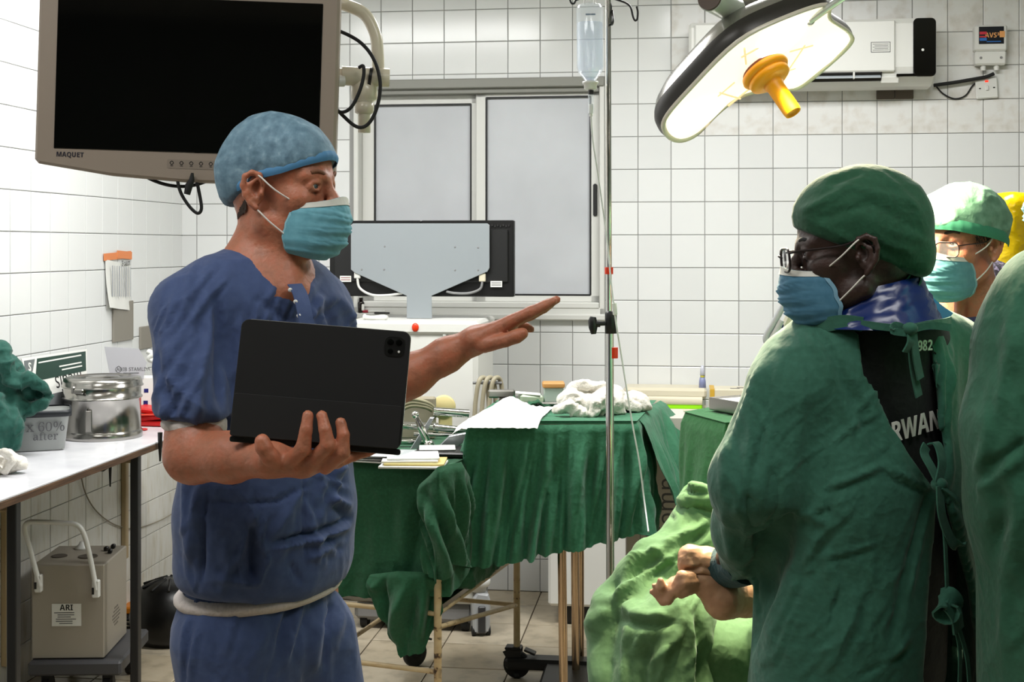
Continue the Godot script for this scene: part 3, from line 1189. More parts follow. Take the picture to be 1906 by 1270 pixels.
# ---------------------------------------------------------------- surgical lamp: a head of three lobes, tilted towards the table
func surgical_lamp():
	var n := Vector3(0.44, -0.805, 0.395).normalized()
	var a1 := Vector3(0.862, 0.507, 0.0)
	a1 = (a1 - n * a1.dot(n)).normalized()
	var a2 := n.cross(a1)              # lens plane: a1, a2; the light leaves along n
	if a2.z > 0.0: a2 = -a2
	var t := Transform3D(Basis(a1, a2, a1.cross(a2)), at(1416, 122, 3.0))
	if t.basis.z.dot(n) < 0.0: t.basis = Basis(a1, -a2, a1.cross(-a2))
	var o := thing("surgical_lamp", "lit three-lobed surgical lamp with a yellow handle above the operating table", "surgical lamp", t)
	var down := signf(t.basis.y.dot(Vector3(0.507, -0.862, 0)))
	var corners := []
	for q in [[-212, 62], [-206, 0], [-150, -60], [-43, -137], [60, -128], [140, -92], [150, -30], [196, 70], [194, 118], [120, 168], [72, 176], [20, 110], [-16, 92], [-56, 78], [-100, 96], [-150, 136], [-190, 122]]: corners.append(Vector3(q[0] * 0.00123, q[1] * 0.00123 * down, 0))
	var closed := smooth_path(corners.slice(-2) + corners + corners.slice(0, 3), 5)
	closed = closed.slice(10, 10 + corners.size() * 5)
	if down < 0.0: closed.reverse()
	var outline := func(s: float, d := 0.0) -> PackedVector2Array:
		var p := PackedVector2Array()
		for k in closed.size(): p.append(Vector2(closed[k].x, closed[k].y) * s)
		return p
	var ring := func(s: float, z: float, d := 0.0) -> PackedVector3Array:
		var p := PackedVector3Array()
		for q in outline.call(s, d): p.append(Vector3(q.x, q.y, z))
		return p
	# domed shell behind the lens
	var rows := []
	for q in [[0.02, -0.115], [0.35, -0.112], [0.62, -0.1], [0.82, -0.08], [0.93, -0.06], [0.985, -0.042]]: rows.append(ring.call(q[0], q[1]))
	var st := begin()
	sheet(st, rows, 0.0, true)
	part("shell", st, mat(Color(0.62, 0.61, 0.59), 0.22, 0.85), o)
	st = begin()
	sheet(st, [ring.call(0.985, -0.042), ring.call(1.01, -0.03), ring.call(1.015, -0.016), ring.call(1.0, -0.004)], 0.0, true)
	part("bumper", st, mat(Color(0.2, 0.19, 0.18), 0.35, 0.3), o)
	st = begin()
	sheet(st, [ring.call(1.0, -0.004), ring.call(1.0, 0.002), ring.call(0.985, 0.006), ring.call(0.955, 0.0)], 0.0, true)
	part("lens_rim", st, mat(Color(0.85, 0.82, 0.76), 0.25), o)
	st = begin()
	sheet(st, [ring.call(0.955, 0.0), ring.call(0.7, 0.004), ring.call(0.4, 0.006), ring.call(0.02, 0.006)], 0.0, true)
	var lens := part("lens", st, glow(Color(1.0, 0.955, 0.88), 0.84), o)
	for q in [[-136, 48], [122, 84], [42, -66]]:
		st = begin()
		lathe(st, [Vector2(0.066, 0.0), Vector2(0.06, 0.0035), Vector2(0.035, 0.006), Vector2(0, 0.0065)], 28, Transform3D(Basis(Vector3.RIGHT, PI / 2), Vector3(q[0] * 0.00123, q[1] * 0.00123 * down, 0.005)))
		part("reflector", st, glow(Color(1.0, 0.985, 0.95), 1.5), lens)
	# reflector cells seen through the lens, with thin ribs between them
	for k in 3:
		var a := TAU * k / 3 + PI / 2
		var dir := Vector3(cos(a), sin(a), 0)
		var side := Vector3(-sin(a), cos(a), 0)
		st = begin()
		for s in [-1.0, 1.0]:
			rod(st, dir * 0.06 + side * 0.04 * s + Vector3(0, 0, 0.007), dir * 0.13 + side * 0.04 * s + Vector3(0, 0, 0.005), 0.0025, 6)
		rod(st, dir * 0.1 - side * 0.05 + Vector3(0, 0, 0.006), dir * 0.1 + side * 0.05 + Vector3(0, 0, 0.006), 0.0025, 6)
		part("lens_rib", st, glow(Color(0.95, 0.82, 0.64), 0.62), o)
	# the handle
	st = begin()
	var up := Transform3D(Basis(Vector3.RIGHT, PI / 2), Vector3())
	lathe(st, sharp([Vector2(0, 0.0), Vector2(0.05, 0.0), Vector2(0.05, 0.012), Vector2(0, 0.012)]), 32, up)
	part("handle_seat", st, mat(Color(0.45, 0.25, 0.13), 0.5), o)
	st = begin()
	lathe(st, [Vector2(0.045, 0.012), Vector2(0.056, 0.014), Vector2(0.058, 0.022), Vector2(0.054, 0.028), Vector2(0.047, 0.029), Vector2(0.047, 0.03), Vector2(0.05, 0.034), Vector2(0.049, 0.044), Vector2(0.04, 0.05), Vector2(0.024, 0.052), Vector2(0.022, 0.056), Vector2(0.024, 0.06), Vector2(0.0205, 0.066), Vector2(0.0205, 0.133), Vector2(0.019, 0.142), Vector2(0.019, 0.142), Vector2(0.016, 0.142), Vector2(0.016, 0.142), Vector2(0.014, 0.136), Vector2(0, 0.135)], 36, up)
	part("handle", st, M.amber, o)
	# guide rod past the notch of the right lobe
	st = begin()
	var g0 := t.affine_inverse() * at(1508, 38, 2.92)
	var g1 := t.affine_inverse() * at(1590, -20, 2.85)
	rod(st, g0, g1, 0.0085, 12)
	rod(st, t.affine_inverse() * at(1504, 44, 2.96), g0, 0.011, 12)
	part("guide_rod", st, mat(Color(0.8, 0.82, 0.8), 0.15, 0.4), o)
	# the joint and the arm up to the ceiling
	st = begin()
	var j0 := t.affine_inverse() * at(1322, -4, 2.86)
	var j1 := t.affine_inverse() * at(1362, 16, 2.95)
	tube(st, PackedVector3Array([j0, j0.lerp(j1, 0.3), j1]), [0.03, 0.03, 0.031], 24)
	ball(st, j1, 0.031)
	part("joint", st, mat(Color(0.74, 0.78, 0.72), 0.3), o)
	st = begin()
	var out := (j0 - j1).normalized()
	tube(st, PackedVector3Array([j0, j0 + out * 0.006]), 0.0275, 24)
	part("joint_cap", st, mat(Color(0.3, 0.24, 0.2), 0.5), o)
	st = begin()
	tube(st, smooth_path([j1, t.affine_inverse() * at(1400, 5, 3.0), t.affine_inverse() * at(1420, 20, 3.12), Vector3(0, 0, -0.1)]), 0.024, 14)
	part("yoke", st, mat(Color(0.62, 0.61, 0.59), 0.25, 0.7), o)
	st = begin()
	tube(st, smooth_path([j1, t.affine_inverse() * at(1345, -60, 2.95), t.affine_inverse() * at(1420, -160, 3.02), t.affine_inverse() * Vector3(0.62, 2.98, -3.1)]), 0.03, 16)
	lathe(st, sharp([Vector2(0, -0.03), Vector2(0.11, -0.03), Vector2(0.11, 0.02), Vector2(0, 0.02)]), 28, t.affine_inverse() * Transform3D(Basis(), Vector3(0.62, 2.98, -3.1)))
	part("arm", st, M.white_paint, o)
	for q in [[-150, 76], [125, 108], [40, -88]]:      # one focused light before each lobe's reflector
		var l := SpotLight3D.new()
		l.name = "reflector_light"
		l.spot_angle = 54.0
		l.spot_angle_attenuation = 0.6
		l.spot_range = 10.0
		l.spot_attenuation = 2.0
		l.light_size = 0.05
		l.light_energy = 2.9
		l.light_color = Color(1.0, 0.94, 0.8)
		l.shadow_enabled = true
		l.transform = Transform3D(Basis(Vector3.UP, PI), Vector3(q[0] * 0.00123, q[1] * 0.00123 * down, 0.02))
		o.add_child(l, true)

# ---------------------------------------------------------------- the large monitor and its ceiling arm
func big_monitor():
	var z := 2.9
	var k := z / F
	var c := at(350, 143, z)
	var t := Transform3D(Basis(Vector3.FORWARD, 0.03) * Basis(Vector3.UP, 0.05), c)
	var o := thing("wall_monitor", "large switched-off monitor in a beige frame hanging behind the man in blue", "monitor", t)
	var st := begin()
	# outline with the bowed lower edge
	var pts := PackedVector2Array()
	for q in [[-277, 185], [277, 185], [277, -172], [270, -184], [140, -196], [0, -196], [-140, -188], [-270, -170], [-277, -162]]: pts.append(Vector2(q[0], q[1]) * k)
	prism(st, pts, -0.05, 0.0, Transform3D(), 0.006)
	part("bezel", st, M.taupe, o)
	st = begin()
	prism(st, rounded_rect(480 * k, 300 * k, 0.03), -0.085, -0.048, Transform3D(), 0.01)
	part("rear_case", st, M.taupe, o)
	st = begin()
	var sx := 2.0 * k
	box(st, Vector3(sx, 2 * k, 0.0), Vector3(488 * k, 287 * k, 0.004), 0.0015)
	part("screen", st, M.black_gloss, o)
	part("lettering", lettering("MAQUET", 0.0105, 0.0006, "Droid Sans", true), mat(Color(0.07, 0.06, 0.13), 0.5), o, Transform3D(Basis(), Vector3(-212 * k, -152 * k, 0.0006)))
	st = begin()
	prism(st, rounded_rect(120 * k, 17 * k, 0.004), 0.0, 0.0008, Transform3D(Basis(), Vector3(26 * k, -163 * k, 0)))
	var panel := part("key_panel", st, mat(Color(0.5, 0.455, 0.41), 0.45), o)
	for i in 6:
		st = begin()
		var x := (-25.0 + 18.0 * i) * k
		tube(st, smooth_path([Vector3(x + 0.004, -161 * k, 0.001), Vector3(x, -161 * k + 0.004, 0.001), Vector3(x - 0.004, -161 * k, 0.001), Vector3(x, -161 * k - 0.004, 0.001), Vector3(x + 0.004, -161 * k, 0.001)], 4), 0.0008, 5)
		box(st, Vector3(x, -161 * k - 0.0065, 0.001), Vector3(0.006, 0.0012, 0.0008))
		part("key", st, M.ink, panel)
	# arm from the ceiling round to the back of the monitor
	var arm := thing("ceiling_boom", "white jointed ceiling arm behind the right edge of the large monitor", "boom", Transform3D(Basis(), at(672, 150, 3.02)))
	st = begin()
	tube(st, smooth_path([Vector3(-0.45, 2.99, -3.05), Vector3(-0.45, 2.4, -3.05), at(600, -6, 3.04), at(640, 8, 3.02), at(678, 26, 3.02), at(698, 62, 3.02), at(703, 100, 3.02), at(704, 138, 3.02)], 8), 0.0145, 14)
	wpart("tube", st, M.cream_paint, arm)
	st = begin()
	rod(st, at(636, 141, 3.0), at(724, 145, 3.02), 0.022, 22)
	rod(st, at(632, 141, 3.0), at(640, 141, 3.0), 0.018, 22)
	wpart("hinge", st, M.cream_paint, arm)
	st = begin()
	rod(st, at(686, 143, 3.005), at(692, 144, 3.006), 0.0228, 22)
	wpart("hinge_band", st, M.black, arm)
	st = begin()
	lathe(st, [Vector2(0, -0.12), Vector2(0.0145, -0.12), Vector2(0.0145, -0.078), Vector2(0.0145, -0.078), Vector2(0.022, -0.074), Vector2(0.023, -0.052), Vector2(0.019, -0.05), Vector2(0.031, -0.044), Vector2(0.031, -0.024), Vector2(0.03, 0.0), Vector2(0, 0.0)], 24, Transform3D(Basis(), at(678, 150, 3.02)))
	wpart("spindle", st, M.cream_paint, arm)
	st = begin()
	rod(st, at(640, 150, 2.99), at(600, 152, 2.97), 0.014, 14)
	wpart("bracket", st, M.white_plastic, arm)
	st = begin()
	tube(st, smooth_path([at(600, 52, 2.97), at(632, 58, 2.98), at(672, 80, 2.985), at(698, 115, 2.985), at(708, 160, 2.985), at(700, 205, 2.985), at(684, 232, 2.985), at(664, 236, 2.985), at(638, 215, 2.985), at(600, 175, 2.97)]), 0.0042, 8)
	lone("monitor_cable", st, M.rubber, "black cable looping widely round the white monitor arm", "cable")
	st = begin()
	tube(st, smooth_path([at(668, 126, 2.965), at(676, 123, 2.96), at(677, 140, 2.96), at(670, 168, 2.96), at(655, 198, 2.96), at(638, 209, 2.96), at(622, 203, 2.96), at(605, 190, 2.97)]), 0.0042, 8)
	lone("monitor_cable", st, M.rubber, "short black cable hanging over the monitor arm's hinge", "cable")
	st = begin()
	tube(st, smooth_path([at(258, 315, 2.93), at(275, 331, 2.93), at(310, 344, 2.93), at(345, 347, 2.93), at(378, 340, 2.93), at(410, 322, 2.93)]), 0.0038, 8)
	lone("monitor_cable", st, M.rubber, "black cable sagging along the underside of the large monitor", "cable")
	st = begin()
	tube(st, smooth_path([at(333, 318, 2.91), at(331, 338, 2.91), at(338, 362, 2.91), at(354, 386, 2.91), at(368, 397, 2.91), at(375, 388, 2.91), at(371, 360, 2.91), at(362, 318, 2.91)]), 0.0038, 8)
	lone("monitor_cable", st, M.rubber, "black cable hanging in a narrow loop below the large monitor", "cable")
	st = begin()
	tube(st, PackedVector3Array([at(358, 322, 2.89), at(357, 335, 2.89), at(352, 345, 2.89), at(348, 362, 2.89)]), [0.003, 0.006, 0.0085, 0.007], 10)
	lone("cable_plug", st, M.rubber, "black cable plug dangling inside the cable loop below the large monitor", "plug")

# ---------------------------------------------------------------- imaging workstation before the window
func workstation():
	var w := 0.72
	var a := on_back(646, 600, w)
	var b := on_back(888, 600, w)
	var top := on_back(770, 597, w).y
	var base := R * Transform3D(Basis(), Vector3((a.x + b.x) / 2, 0, w - 0.24))
	var o := thing("imaging_cart", "white imaging cart with an orange lamp, its twin monitor seen from behind", "medical cart", base)
	var wd := b.x - a.x
	var st := begin()
	box(st, Vector3(0, top / 2 + 0.04, 0), Vector3(wd, top - 0.16, 0.46), 0.02)
	part("cabinet", st, M.white_paint, o)
	st = begin()
	box(st, Vector3(0, top - 0.03, 0.004), Vector3(wd + 0.012, 0.056, 0.48), 0.012)
	part("top_cover", st, M.white_paint, o)
	st = begin()
	box(st, Vector3(0, 0.075, 0), Vector3(wd - 0.04, 0.08, 0.42), 0.02)
	part("plinth", st, M.grey, o)
	for q in [[-1, -1], [1, -1], [-1, 1], [1, 1]]:
		st = begin()
		rod(st, Vector3(q[0] * (wd / 2 - 0.06) - 0.015, 0.032, q[1] * 0.17), Vector3(q[0] * (wd / 2 - 0.06) + 0.015, 0.032, q[1] * 0.17), 0.032, 16)
		part("castor", st, M.rubber, o)
	var lp := on_back(773, 606, w + 0.005).x - (a.x + b.x) / 2
	for q in [[lp, 0.245], [wd / 2 + 0.008, 0.1]]:
		st = begin()
		if q[0] == lp: ball(st, Vector3(q[0], top - 0.028, 0.245), 0.015, Vector3(1, 1.25, 0.6))
		else: box(st, Vector3(q[0], top - 0.03, 0.215), Vector3(0.012, 0.028, 0.04), 0.004)
		part("warning_lamp", st, M.orange, o)
	var sc := on_back(827, 624, w).x - (a.x + b.x) / 2
	st = begin()
	ball(st, Vector3(sc, on_back(827, 624, w).y, 0.232), 0.009, Vector3(1, 1, 0.5))
	part("lock_knob", st, M.white_plastic, o)
	st = begin()
	rod(st, at(880, 713, 5.31), at(934, 713, 5.33), 0.006, 10)
	wpart("hose_hook", st, M.grey, o)
	# the twin monitor on its plate
	var mw := w - 0.2
	var m0 := on_back(613, 411, mw)
	var m1 := on_back(957, 553, mw)
	var mc := (m0 + m1) / 2
	var m := thing("twin_monitor", "wide black twin monitor seen from behind with a pale grey mounting plate", "monitor", R * Transform3D(Basis(), Vector3(mc.x, m1.y, mw)))
	var hw := (m1.x - m0.x) / 2
	var hh := m0.y - m1.y
	for s in [-1.0, 1.0]:
		st = begin()
		prism(st, rounded_rect(hw - 0.002, hh, 0.006), -0.045, 0.0, Transform3D(Basis(), Vector3(s * hw / 2, hh / 2, 0)), 0.004)
		var scr := part("monitor_case", st, M.black, m)
		st = begin()
		box(st, Vector3(s * hw / 2, hh / 2 + 0.012, 0.004), Vector3(hw - 0.05, hh - 0.1, 0.012), 0.004)
		part("back_panel", st, mat(Color(0.04, 0.042, 0.045), 0.5), scr)
		st = begin()
		for k in 9: box(st, Vector3(s * (hw - 0.07) + (k - 4) * 0.012, hh - 0.022 - 0.004 * (k % 2), 0.002), Vector3(0.007, 0.01, 0.006), 0.001)
		part("vent", st, mat(Color(0.1, 0.1, 0.105), 0.5), scr)
		st = begin()
		box(st, Vector3(s * (hw - 0.075), 0.075 if s < 0 else 0.055, 0.011), Vector3(0.05, 0.026, 0.001))
		part("type_label", st, M.paper, scr)
		st = begin()
		for k in 2: box(st, Vector3(s * (hw - 0.075), (0.075 if s < 0 else 0.055) + 0.005 - 0.009 * k, 0.0118), Vector3(0.042, 0.003, 0.0006))
		part("label_print", st, mat(Color(0.5, 0.25, 0.25), 0.7) if s < 0 else M.print_grey, scr)
	var pl := func(px: float, py: float) -> Vector2:
		var q := on_back(px, py, mw + 0.03)
		return Vector2(q.x - mc.x, q.y - m1.y)
	st = begin()
	prism(st, PackedVector2Array([pl.call(653, 419), pl.call(657, 416), pl.call(907, 416), pl.call(911, 419), pl.call(911, 499), pl.call(907, 506), pl.call(803, 551), pl.call(804, 593), pl.call(757, 593), pl.call(757, 551), pl.call(660, 508), pl.call(653, 502)]), 0.024, 0.03, Transform3D(), 0.0015)
	var plate := part("mounting_plate", st, mat(Color(0.56, 0.585, 0.6), 0.35), m)
	for q in [[716, 459], [847, 460], [890, 461], [673, 502], [715, 502], [847, 503], [890, 503]]:
		st = begin()
		var v: Vector2 = pl.call(q[0], q[1])
		lathe(st, sharp([Vector2(0, 0), Vector2(0.004, 0), Vector2(0.003, 0.002), Vector2(0, 0.002)]), 10, Transform3D(Basis(Vector3.RIGHT, PI / 2), Vector3(v.x, v.y, 0.03)))
		part("bolt", st, M.grey, plate)
	st = begin()
	for x in [-0.07, 0.06]:
		box(st, Vector3(x + 0.005, hh / 2, 0.014), Vector3(0.03, 0.1, 0.024), 0.002)
	part("spacer", st, M.grey, m)
	for q in [[[664, 516], [668, 536], [690, 549], [720, 550], [748, 546]], [[897, 522], [893, 538], [872, 546], [845, 546], [830, 543]]]:
		st = begin()
		var pts := []
		for x in q:
			var v: Vector2 = pl.call(x[0], x[1])
			pts.append(Vector3(v.x, v.y, 0.018))
		tube(st, smooth_path(pts), 0.0055, 8)
		var cb := part("video_cable", st, M.white_plastic if q[0][0] < 700 else M.grey, m)
		st = begin()
		box(st, pts[0] + Vector3(0, 0.012, 0), Vector3(0.028, 0.036, 0.014), 0.003)
		part("cable_connector", st, M.white_plastic if q[0][0] < 700 else M.cream, cb)
	# small things on the cart and the sill
	var put := func(px: float, py: float, ww: float) -> Transform3D: return R * Transform3D(Basis(), on_back(px, py, ww))
	st = begin()
	lathe(st, [Vector2(0, 0), Vector2(0.016, 0), Vector2(0.016, 0.045), Vector2(0.013, 0.052), Vector2(0.008, 0.055), Vector2(0.008, 0.056), Vector2(0.01, 0.056), Vector2(0.01, 0.07), Vector2(0.01, 0.07), Vector2(0, 0.07)], 18)
	var bt := thing("medicine_bottle", "small dark brown medicine bottle on the window sill behind the man's shoulder", "bottle", put.call(672, 582, 0.02))
	part("glass", st, mat(Color(0.06, 0.025, 0.015), 0.15), bt)
	st = begin()
	box(st, Vector3(0.012, 0.025, 0.012), Vector3(0.014, 0.03, 0.006), 0.002)
	part("bottle_label", st, M.paper, bt)
	st = begin()
	var pa: Vector3 = Vector3(0, 0.008, 0)
	rod(st, pa, pa + Vector3(0.085, 0, 0), 0.006, 10)
	var mk := thing("marker_pen", "white marker pen with a red cap lying on the window sill", "pen", put.call(684, 583, 0.03))
	part("barrel", st, M.white_plastic, mk)
	st = begin()
	rod(st, pa + Vector3(-0.022, 0, 0), pa + Vector3(0.004, 0, 0), 0.0068, 10)
	part("cap", st, mat(Color(0.55, 0.05, 0.15), 0.4), mk)
	st = begin()
	rod(st, Vector3(0, 0.006, 0), Vector3(0.075, 0.006, 0.01), 0.004, 8)
	lone("black_pen", st, M.black, "thin black pen beside the red-capped marker", "pen", put.call(697, 585, 0.04))
	st = begin()
	tube(st, smooth_path([Vector3(0, 0.012, 0), Vector3(0.03, 0.01, 0.01), Vector3(0.07, 0.01, 0), Vector3(0.1, 0.012, 0.005)]), [0.014, 0.012, 0.009, 0.009, 0.009, 0.009, 0.009, 0.009, 0.009, 0.01, 0.011, 0.012, 0.013, 0.013, 0.013, 0.012, 0.01, 0.009, 0.008], 12)
	lone("drip_chamber", st, M.white_plastic, "white plastic tubing part lying on top of the imaging cart", "tubing", R * Transform3D(Basis(), Vector3(on_back(672, 597, w).x, top - 0.002, w - 0.06)))
	# grey-beige hoses hung at the side of the cart
	for k in 3:
		var x := 888.0 + 13 * k
		st = begin()
		tube(st, smooth_path([at(x - 6, 800, 5.3), at(x - 3, 750, 5.3), at(x + 3, 712, 5.3), at(x + 12, 703, 5.32), at(x + 19, 715, 5.34), at(x + 22, 760, 5.34), at(x + 22, 800, 5.34)]), 0.0095, 10)
		lone("hose", st, mat(Color(0.62, 0.59, 0.5), 0.5), ["beige hose hung in a loop beside the imaging cart, nearest the cart", "beige hose loop beside the imaging cart, middle one of three", "beige hose loop beside the imaging cart, farthest from the cart"][k], "hose", Transform3D(), "hoses beside the imaging cart")

# ---------------------------------------------------------------- draped trolleys
func noise1(sd: int, freq: float) -> FastNoiseLite:
	var n := FastNoiseLite.new()
	n.seed = sd
	n.noise_type = FastNoiseLite.TYPE_SIMPLEX_SMOOTH
	n.frequency = freq
	n.fractal_octaves = 2
	return n

# cloth hanging from an edge that runs left to right as seen from outside; drops holds one length per corner
func skirt(st: SurfaceTool, edge: Array, drops: Array, sd: int, amp := 0.02, flare := 0.02, freq := 9.0, lean := 0.0):
	var n := noise1(sd, 1.0)
	var pts := []          # [point, drop, arc length]
	var s := 0.0
	for i in edge.size() - 1:
		var a: Vector3 = edge[i]
		var b: Vector3 = edge[i + 1]
		var m := maxi(2, int((b - a).length() / 0.0075))
		for k in m + (1 if i == edge.size() - 2 else 0):
			var f := float(k) / m
			pts.append([a.lerp(b, f), lerpf(drops[i], drops[i + 1], f), s + (b - a).length() * f])
		s += (b - a).length()
	var rows := []
	var cnt := pts.size()
	var nor := []
	for i in cnt:
		var d := Vector3()
		for r in range(-6, 7): d += (pts[clampi(i + r + 1, 0, cnt - 1)][0] - pts[clampi(i + r - 1, 0, cnt - 1)][0])
		nor.append(Vector3(d.z, 0, -d.x).normalized() * -1.0)
	const NR := 34
	for j in NR:
		var t := float(j) / (NR - 1)
		var row := PackedVector3Array()
		for i in cnt:
			var ss: float = pts[i][2]
			var f := n.get_noise_2d(ss * freq + lean * t, t * 0.4)
			var g := n.get_noise_2d(ss * freq * 2.6 + 40.0 + lean * t, t * 0.9)
			var fold := (absf(f) * 1.6 - 0.35) * 1.0 + g * 0.4
			var outw: float = 0.006 + flare * t + amp * fold * smoothstep(0.0, 0.45, t) * 1.6
			var roundoff := 0.012 * (1.0 - smoothstep(0.0, 0.06, t))
			var dy: float = pts[i][1] * t + (0.006 * g + 0.012 * n.get_noise_1d(ss * 4.0)) * t
			row.append(pts[i][0] + nor[i] * (outw - roundoff) + Vector3(0, -dy + 0.003, 0))
		rows.append(row)
	rows.reverse()
	sheet(st, rows, 0.0015)

func tabletop(st: SurfaceTool, c: Array, sd: int, amp := 0.004):   # corners front left, front right, back right, back left
	var n := noise1(sd, 5.0)
	var rows := []
	for i in 25:
		var row := PackedVector3Array()
		for k in 33:
			var u := k / 32.0
			var v := i / 24.0
			var p: Vector3 = c[0].lerp(c[1], u).lerp(c[3].lerp(c[2], u), v)
			var e := minf(minf(u, 1 - u), minf(v, 1 - v))
			p.y += 0.004 + amp * n.get_noise_2d(p.x * 3, p.z * 3) * smoothstep(0.0, 0.1, e)
			row.append(p)
		rows.append(row)
	sheet(st, rows)

func castor(parent: Node3D, p: Vector3, r := 0.05, turn := 0.4):     # p in the world, on the floor
	var b := Basis(Vector3.UP, turn)
	var st := begin()
	lathe(st, [Vector2(0, -0.016), Vector2(r * 0.55, -0.016), Vector2(r * 0.6, -0.013), Vector2(r * 0.8, -0.013), Vector2(r * 0.97, -0.012), Vector2(r, -0.006), Vector2(r, 0.006), Vector2(r * 0.97, 0.012), Vector2(r * 0.8, 0.013), Vector2(r * 0.6, 0.013), Vector2(r * 0.55, 0.016), Vector2(0, 0.016)], 26, Transform3D(b * Basis(Vector3.BACK, PI / 2), p + Vector3(0, r, 0)))
	var wh := wpart("castor", st, M.rubber, parent)
	st = begin()
	for s in [-1.0, 1.0]:
		prism(st, PackedVector2Array([Vector2(-0.012, -0.01), Vector2(0.012, -0.012), Vector2(0.05, 0.05), Vector2(0.012, 0.068), Vector2(-0.02, 0.06)]), -0.0015, 0.0015, Transform3D(b * Basis(Vector3.UP, PI / 2), p + Vector3(0, r, 0) + b * Vector3(0.021 * s, 0, 0)))
	box(st, p + Vector3(0, r + 0.062, 0) + b * Vector3(0, 0, -0.012), Vector3(0.05, 0.01, 0.06), 0.003, b)
	box(st, p + Vector3(0, r + 0.05, 0) + b * Vector3(0, 0, 0.05), Vector3(0.04, 0.008, 0.045), 0.003, b * Basis(Vector3.RIGHT, 0.35))
	wpart("castor_fork", st, M.dark_steel, parent)

func trolleys():
	var leg_paint := mat(Color.WHITE, 0.5)
	leg_paint.albedo_texture = noise_tex(61, 0.02, 4, 256, [[0.0, Color(0.16, 0.12, 0.09)], [0.14, Color(0.3, 0.2, 0.12)], [0.19, Color(0.7, 0.6, 0.44)], [1.0, Color(0.78, 0.71, 0.57)]])
	tri_uv(leg_paint, 3.0)
	# --- the low trolley
	var h := 0.905
	var fr := Vector3(-0.205, h, -4.12); var br := Vector3(0.03, h, -4.85); var bl := Vector3(-0.36, h, -4.99); var fl := Vector3(-0.60, h, -4.25)
	var o := thing("instrument_trolley", "cream trolley with chipped tubular legs under the dark green drape beside the man in blue", "trolley", Transform3D(Basis(), Vector3((fr.x + bl.x) / 2, 0, (fr.z + bl.z) / 2)))
	for q in [[Vector3(-0.232, 0, -4.1), 0], [Vector3(0.018, 0, -4.87), 1], [Vector3(-0.371, 0, -5.0), 2], [Vector3(-0.61, 0, -4.24), 3]]:
		var st := begin()
		rod(st, q[0] + Vector3(0, 0.1, 0), q[0] + Vector3(0, h - 0.03, 0), 0.0125, 14)
		wpart("leg", st, leg_paint, o)
		castor(o, q[0], 0.05, 0.5 + 0.9 * q[1])
	var corner := [Vector3(-0.232, 0, -4.1), Vector3(0.018, 0, -4.87), Vector3(-0.371, 0, -5.0), Vector3(-0.61, 0, -4.24)]
	for y in [0.27, 0.452]:
		for k in 4:
			var st := begin()
			rod(st, corner[k] + Vector3(0, y + (0.14 if k == 0 and y < 0.3 else 0.0), 0), corner[(k + 1) % 4] + Vector3(0, y, 0), 0.008, 10)
			wpart("rail", st, leg_paint, o)
	for y in [h - 0.02, 0.475]:
		var stt := begin()
		prism(stt, PackedVector2Array([Vector2(-0.22, 4.12), Vector2(0.015, 4.85), Vector2(-0.37, 4.98), Vector2(-0.6, 4.25)]), 0.0, 0.015, Transform3D(Basis(Vector3.RIGHT, Vector3(0, 0, -1), Vector3.UP), Vector3(0, y - 0.015, 0)))
		wpart("shelf", stt, M.steel, o)
	# dark drape: top, front with a straight fall, bunched corner
	var st := begin()
	tabletop(st, [fl, fr, br, bl], 5)
	skirt(st, [bl, fl, fr, fr.lerp(br, 0.5)], [0.3, 0.44, 0.4, 0.24], 11, 0.014, 0.015, 4.0)
	lone("dark_drape", st, M.green_dark, "dark green cloth draped over the low trolley beside the man in blue", "drape")
	# bunched tail of the drape hanging at the trolley's right corner
	st = begin()
	skirt(st, [at(778, 905, 4.05), at(815, 872, 4.0), at(862, 862, 4.08), at(872, 880, 4.2)], [0.27, 0.36, 0.33, 0.3], 23, 0.035, -0.02, 7.0, -1.1)
	lone("drape_tail", st, M.green_dark, "creased dark green cloth end hanging bunched between the two draped trolleys", "drape")
	# black-green inner cloth on the lower shelf and the tail that reaches to the castor
	lone("shelf_cloth", soft(["shelf_lump"]), M.green_dark, "dark green cloth bunched up above the lower shelf of the low trolley", "cloth")
	st = begin()
	skirt(st, [at(688, 1072, 4.16), at(740, 1066, 4.1), at(790, 1068, 4.08), at(822, 1082, 4.1)], [0.05, 0.27, 0.26, 0.1], 37, 0.03, -0.02, 8.0, 0.5)
	lone("hanging_cloth", st, M.green_dark, "green cloth hanging from the lower shelf down to the castor, wedge shaped", "cloth")
	low_trolley_things(h)
	# --- the higher instrument table on steel legs
	var h2 := 1.028
	var a := at(872, 789, 4.28); var b := at(1186, 793, 4.28); var c := at(1222, 752, 4.86); var d := at(925, 750, 4.86)
	for q in [a, b, c, d]: q.y = h2
	a.y = h2; b.y = h2; c.y = h2; d.y = h2
	var m := thing("instrument_stand", "steel-legged instrument table under the mid green drape, beside the drip stand", "instrument table", Transform3D(Basis(), Vector3((a.x + c.x) / 2, 0, -4.55)))
	for q in [[1043, 1050, 4.3], [1068, 1072, 4.75], [1080, 1080, 4.9]]:
		st = begin()
		var lo := at(q[1], 1268, q[2]); lo.y = 0.04
		var hi := at(q[0], 1000, q[2]); hi.y = h2 - 0.03
		rod(st, lo, hi, 0.0145, 16)
		wpart("leg", st, mat(Color(0.76, 0.66, 0.55), 0.16, 1.0), m)
	st = begin()
	var bp := at(1052, 1250, 4.6)
	box(st, Vector3(bp.x, 0.045, -4.55), Vector3(0.2, 0.05, 0.6), 0.01, Basis(Vector3.UP, -0.13))
	box(st, Vector3(bp.x - 0.04, 0.06, -4.85), Vector3(0.34, 0.04, 0.08), 0.01, Basis(Vector3.UP, -0.13))
	wpart("base", st, M.dark_steel, m)
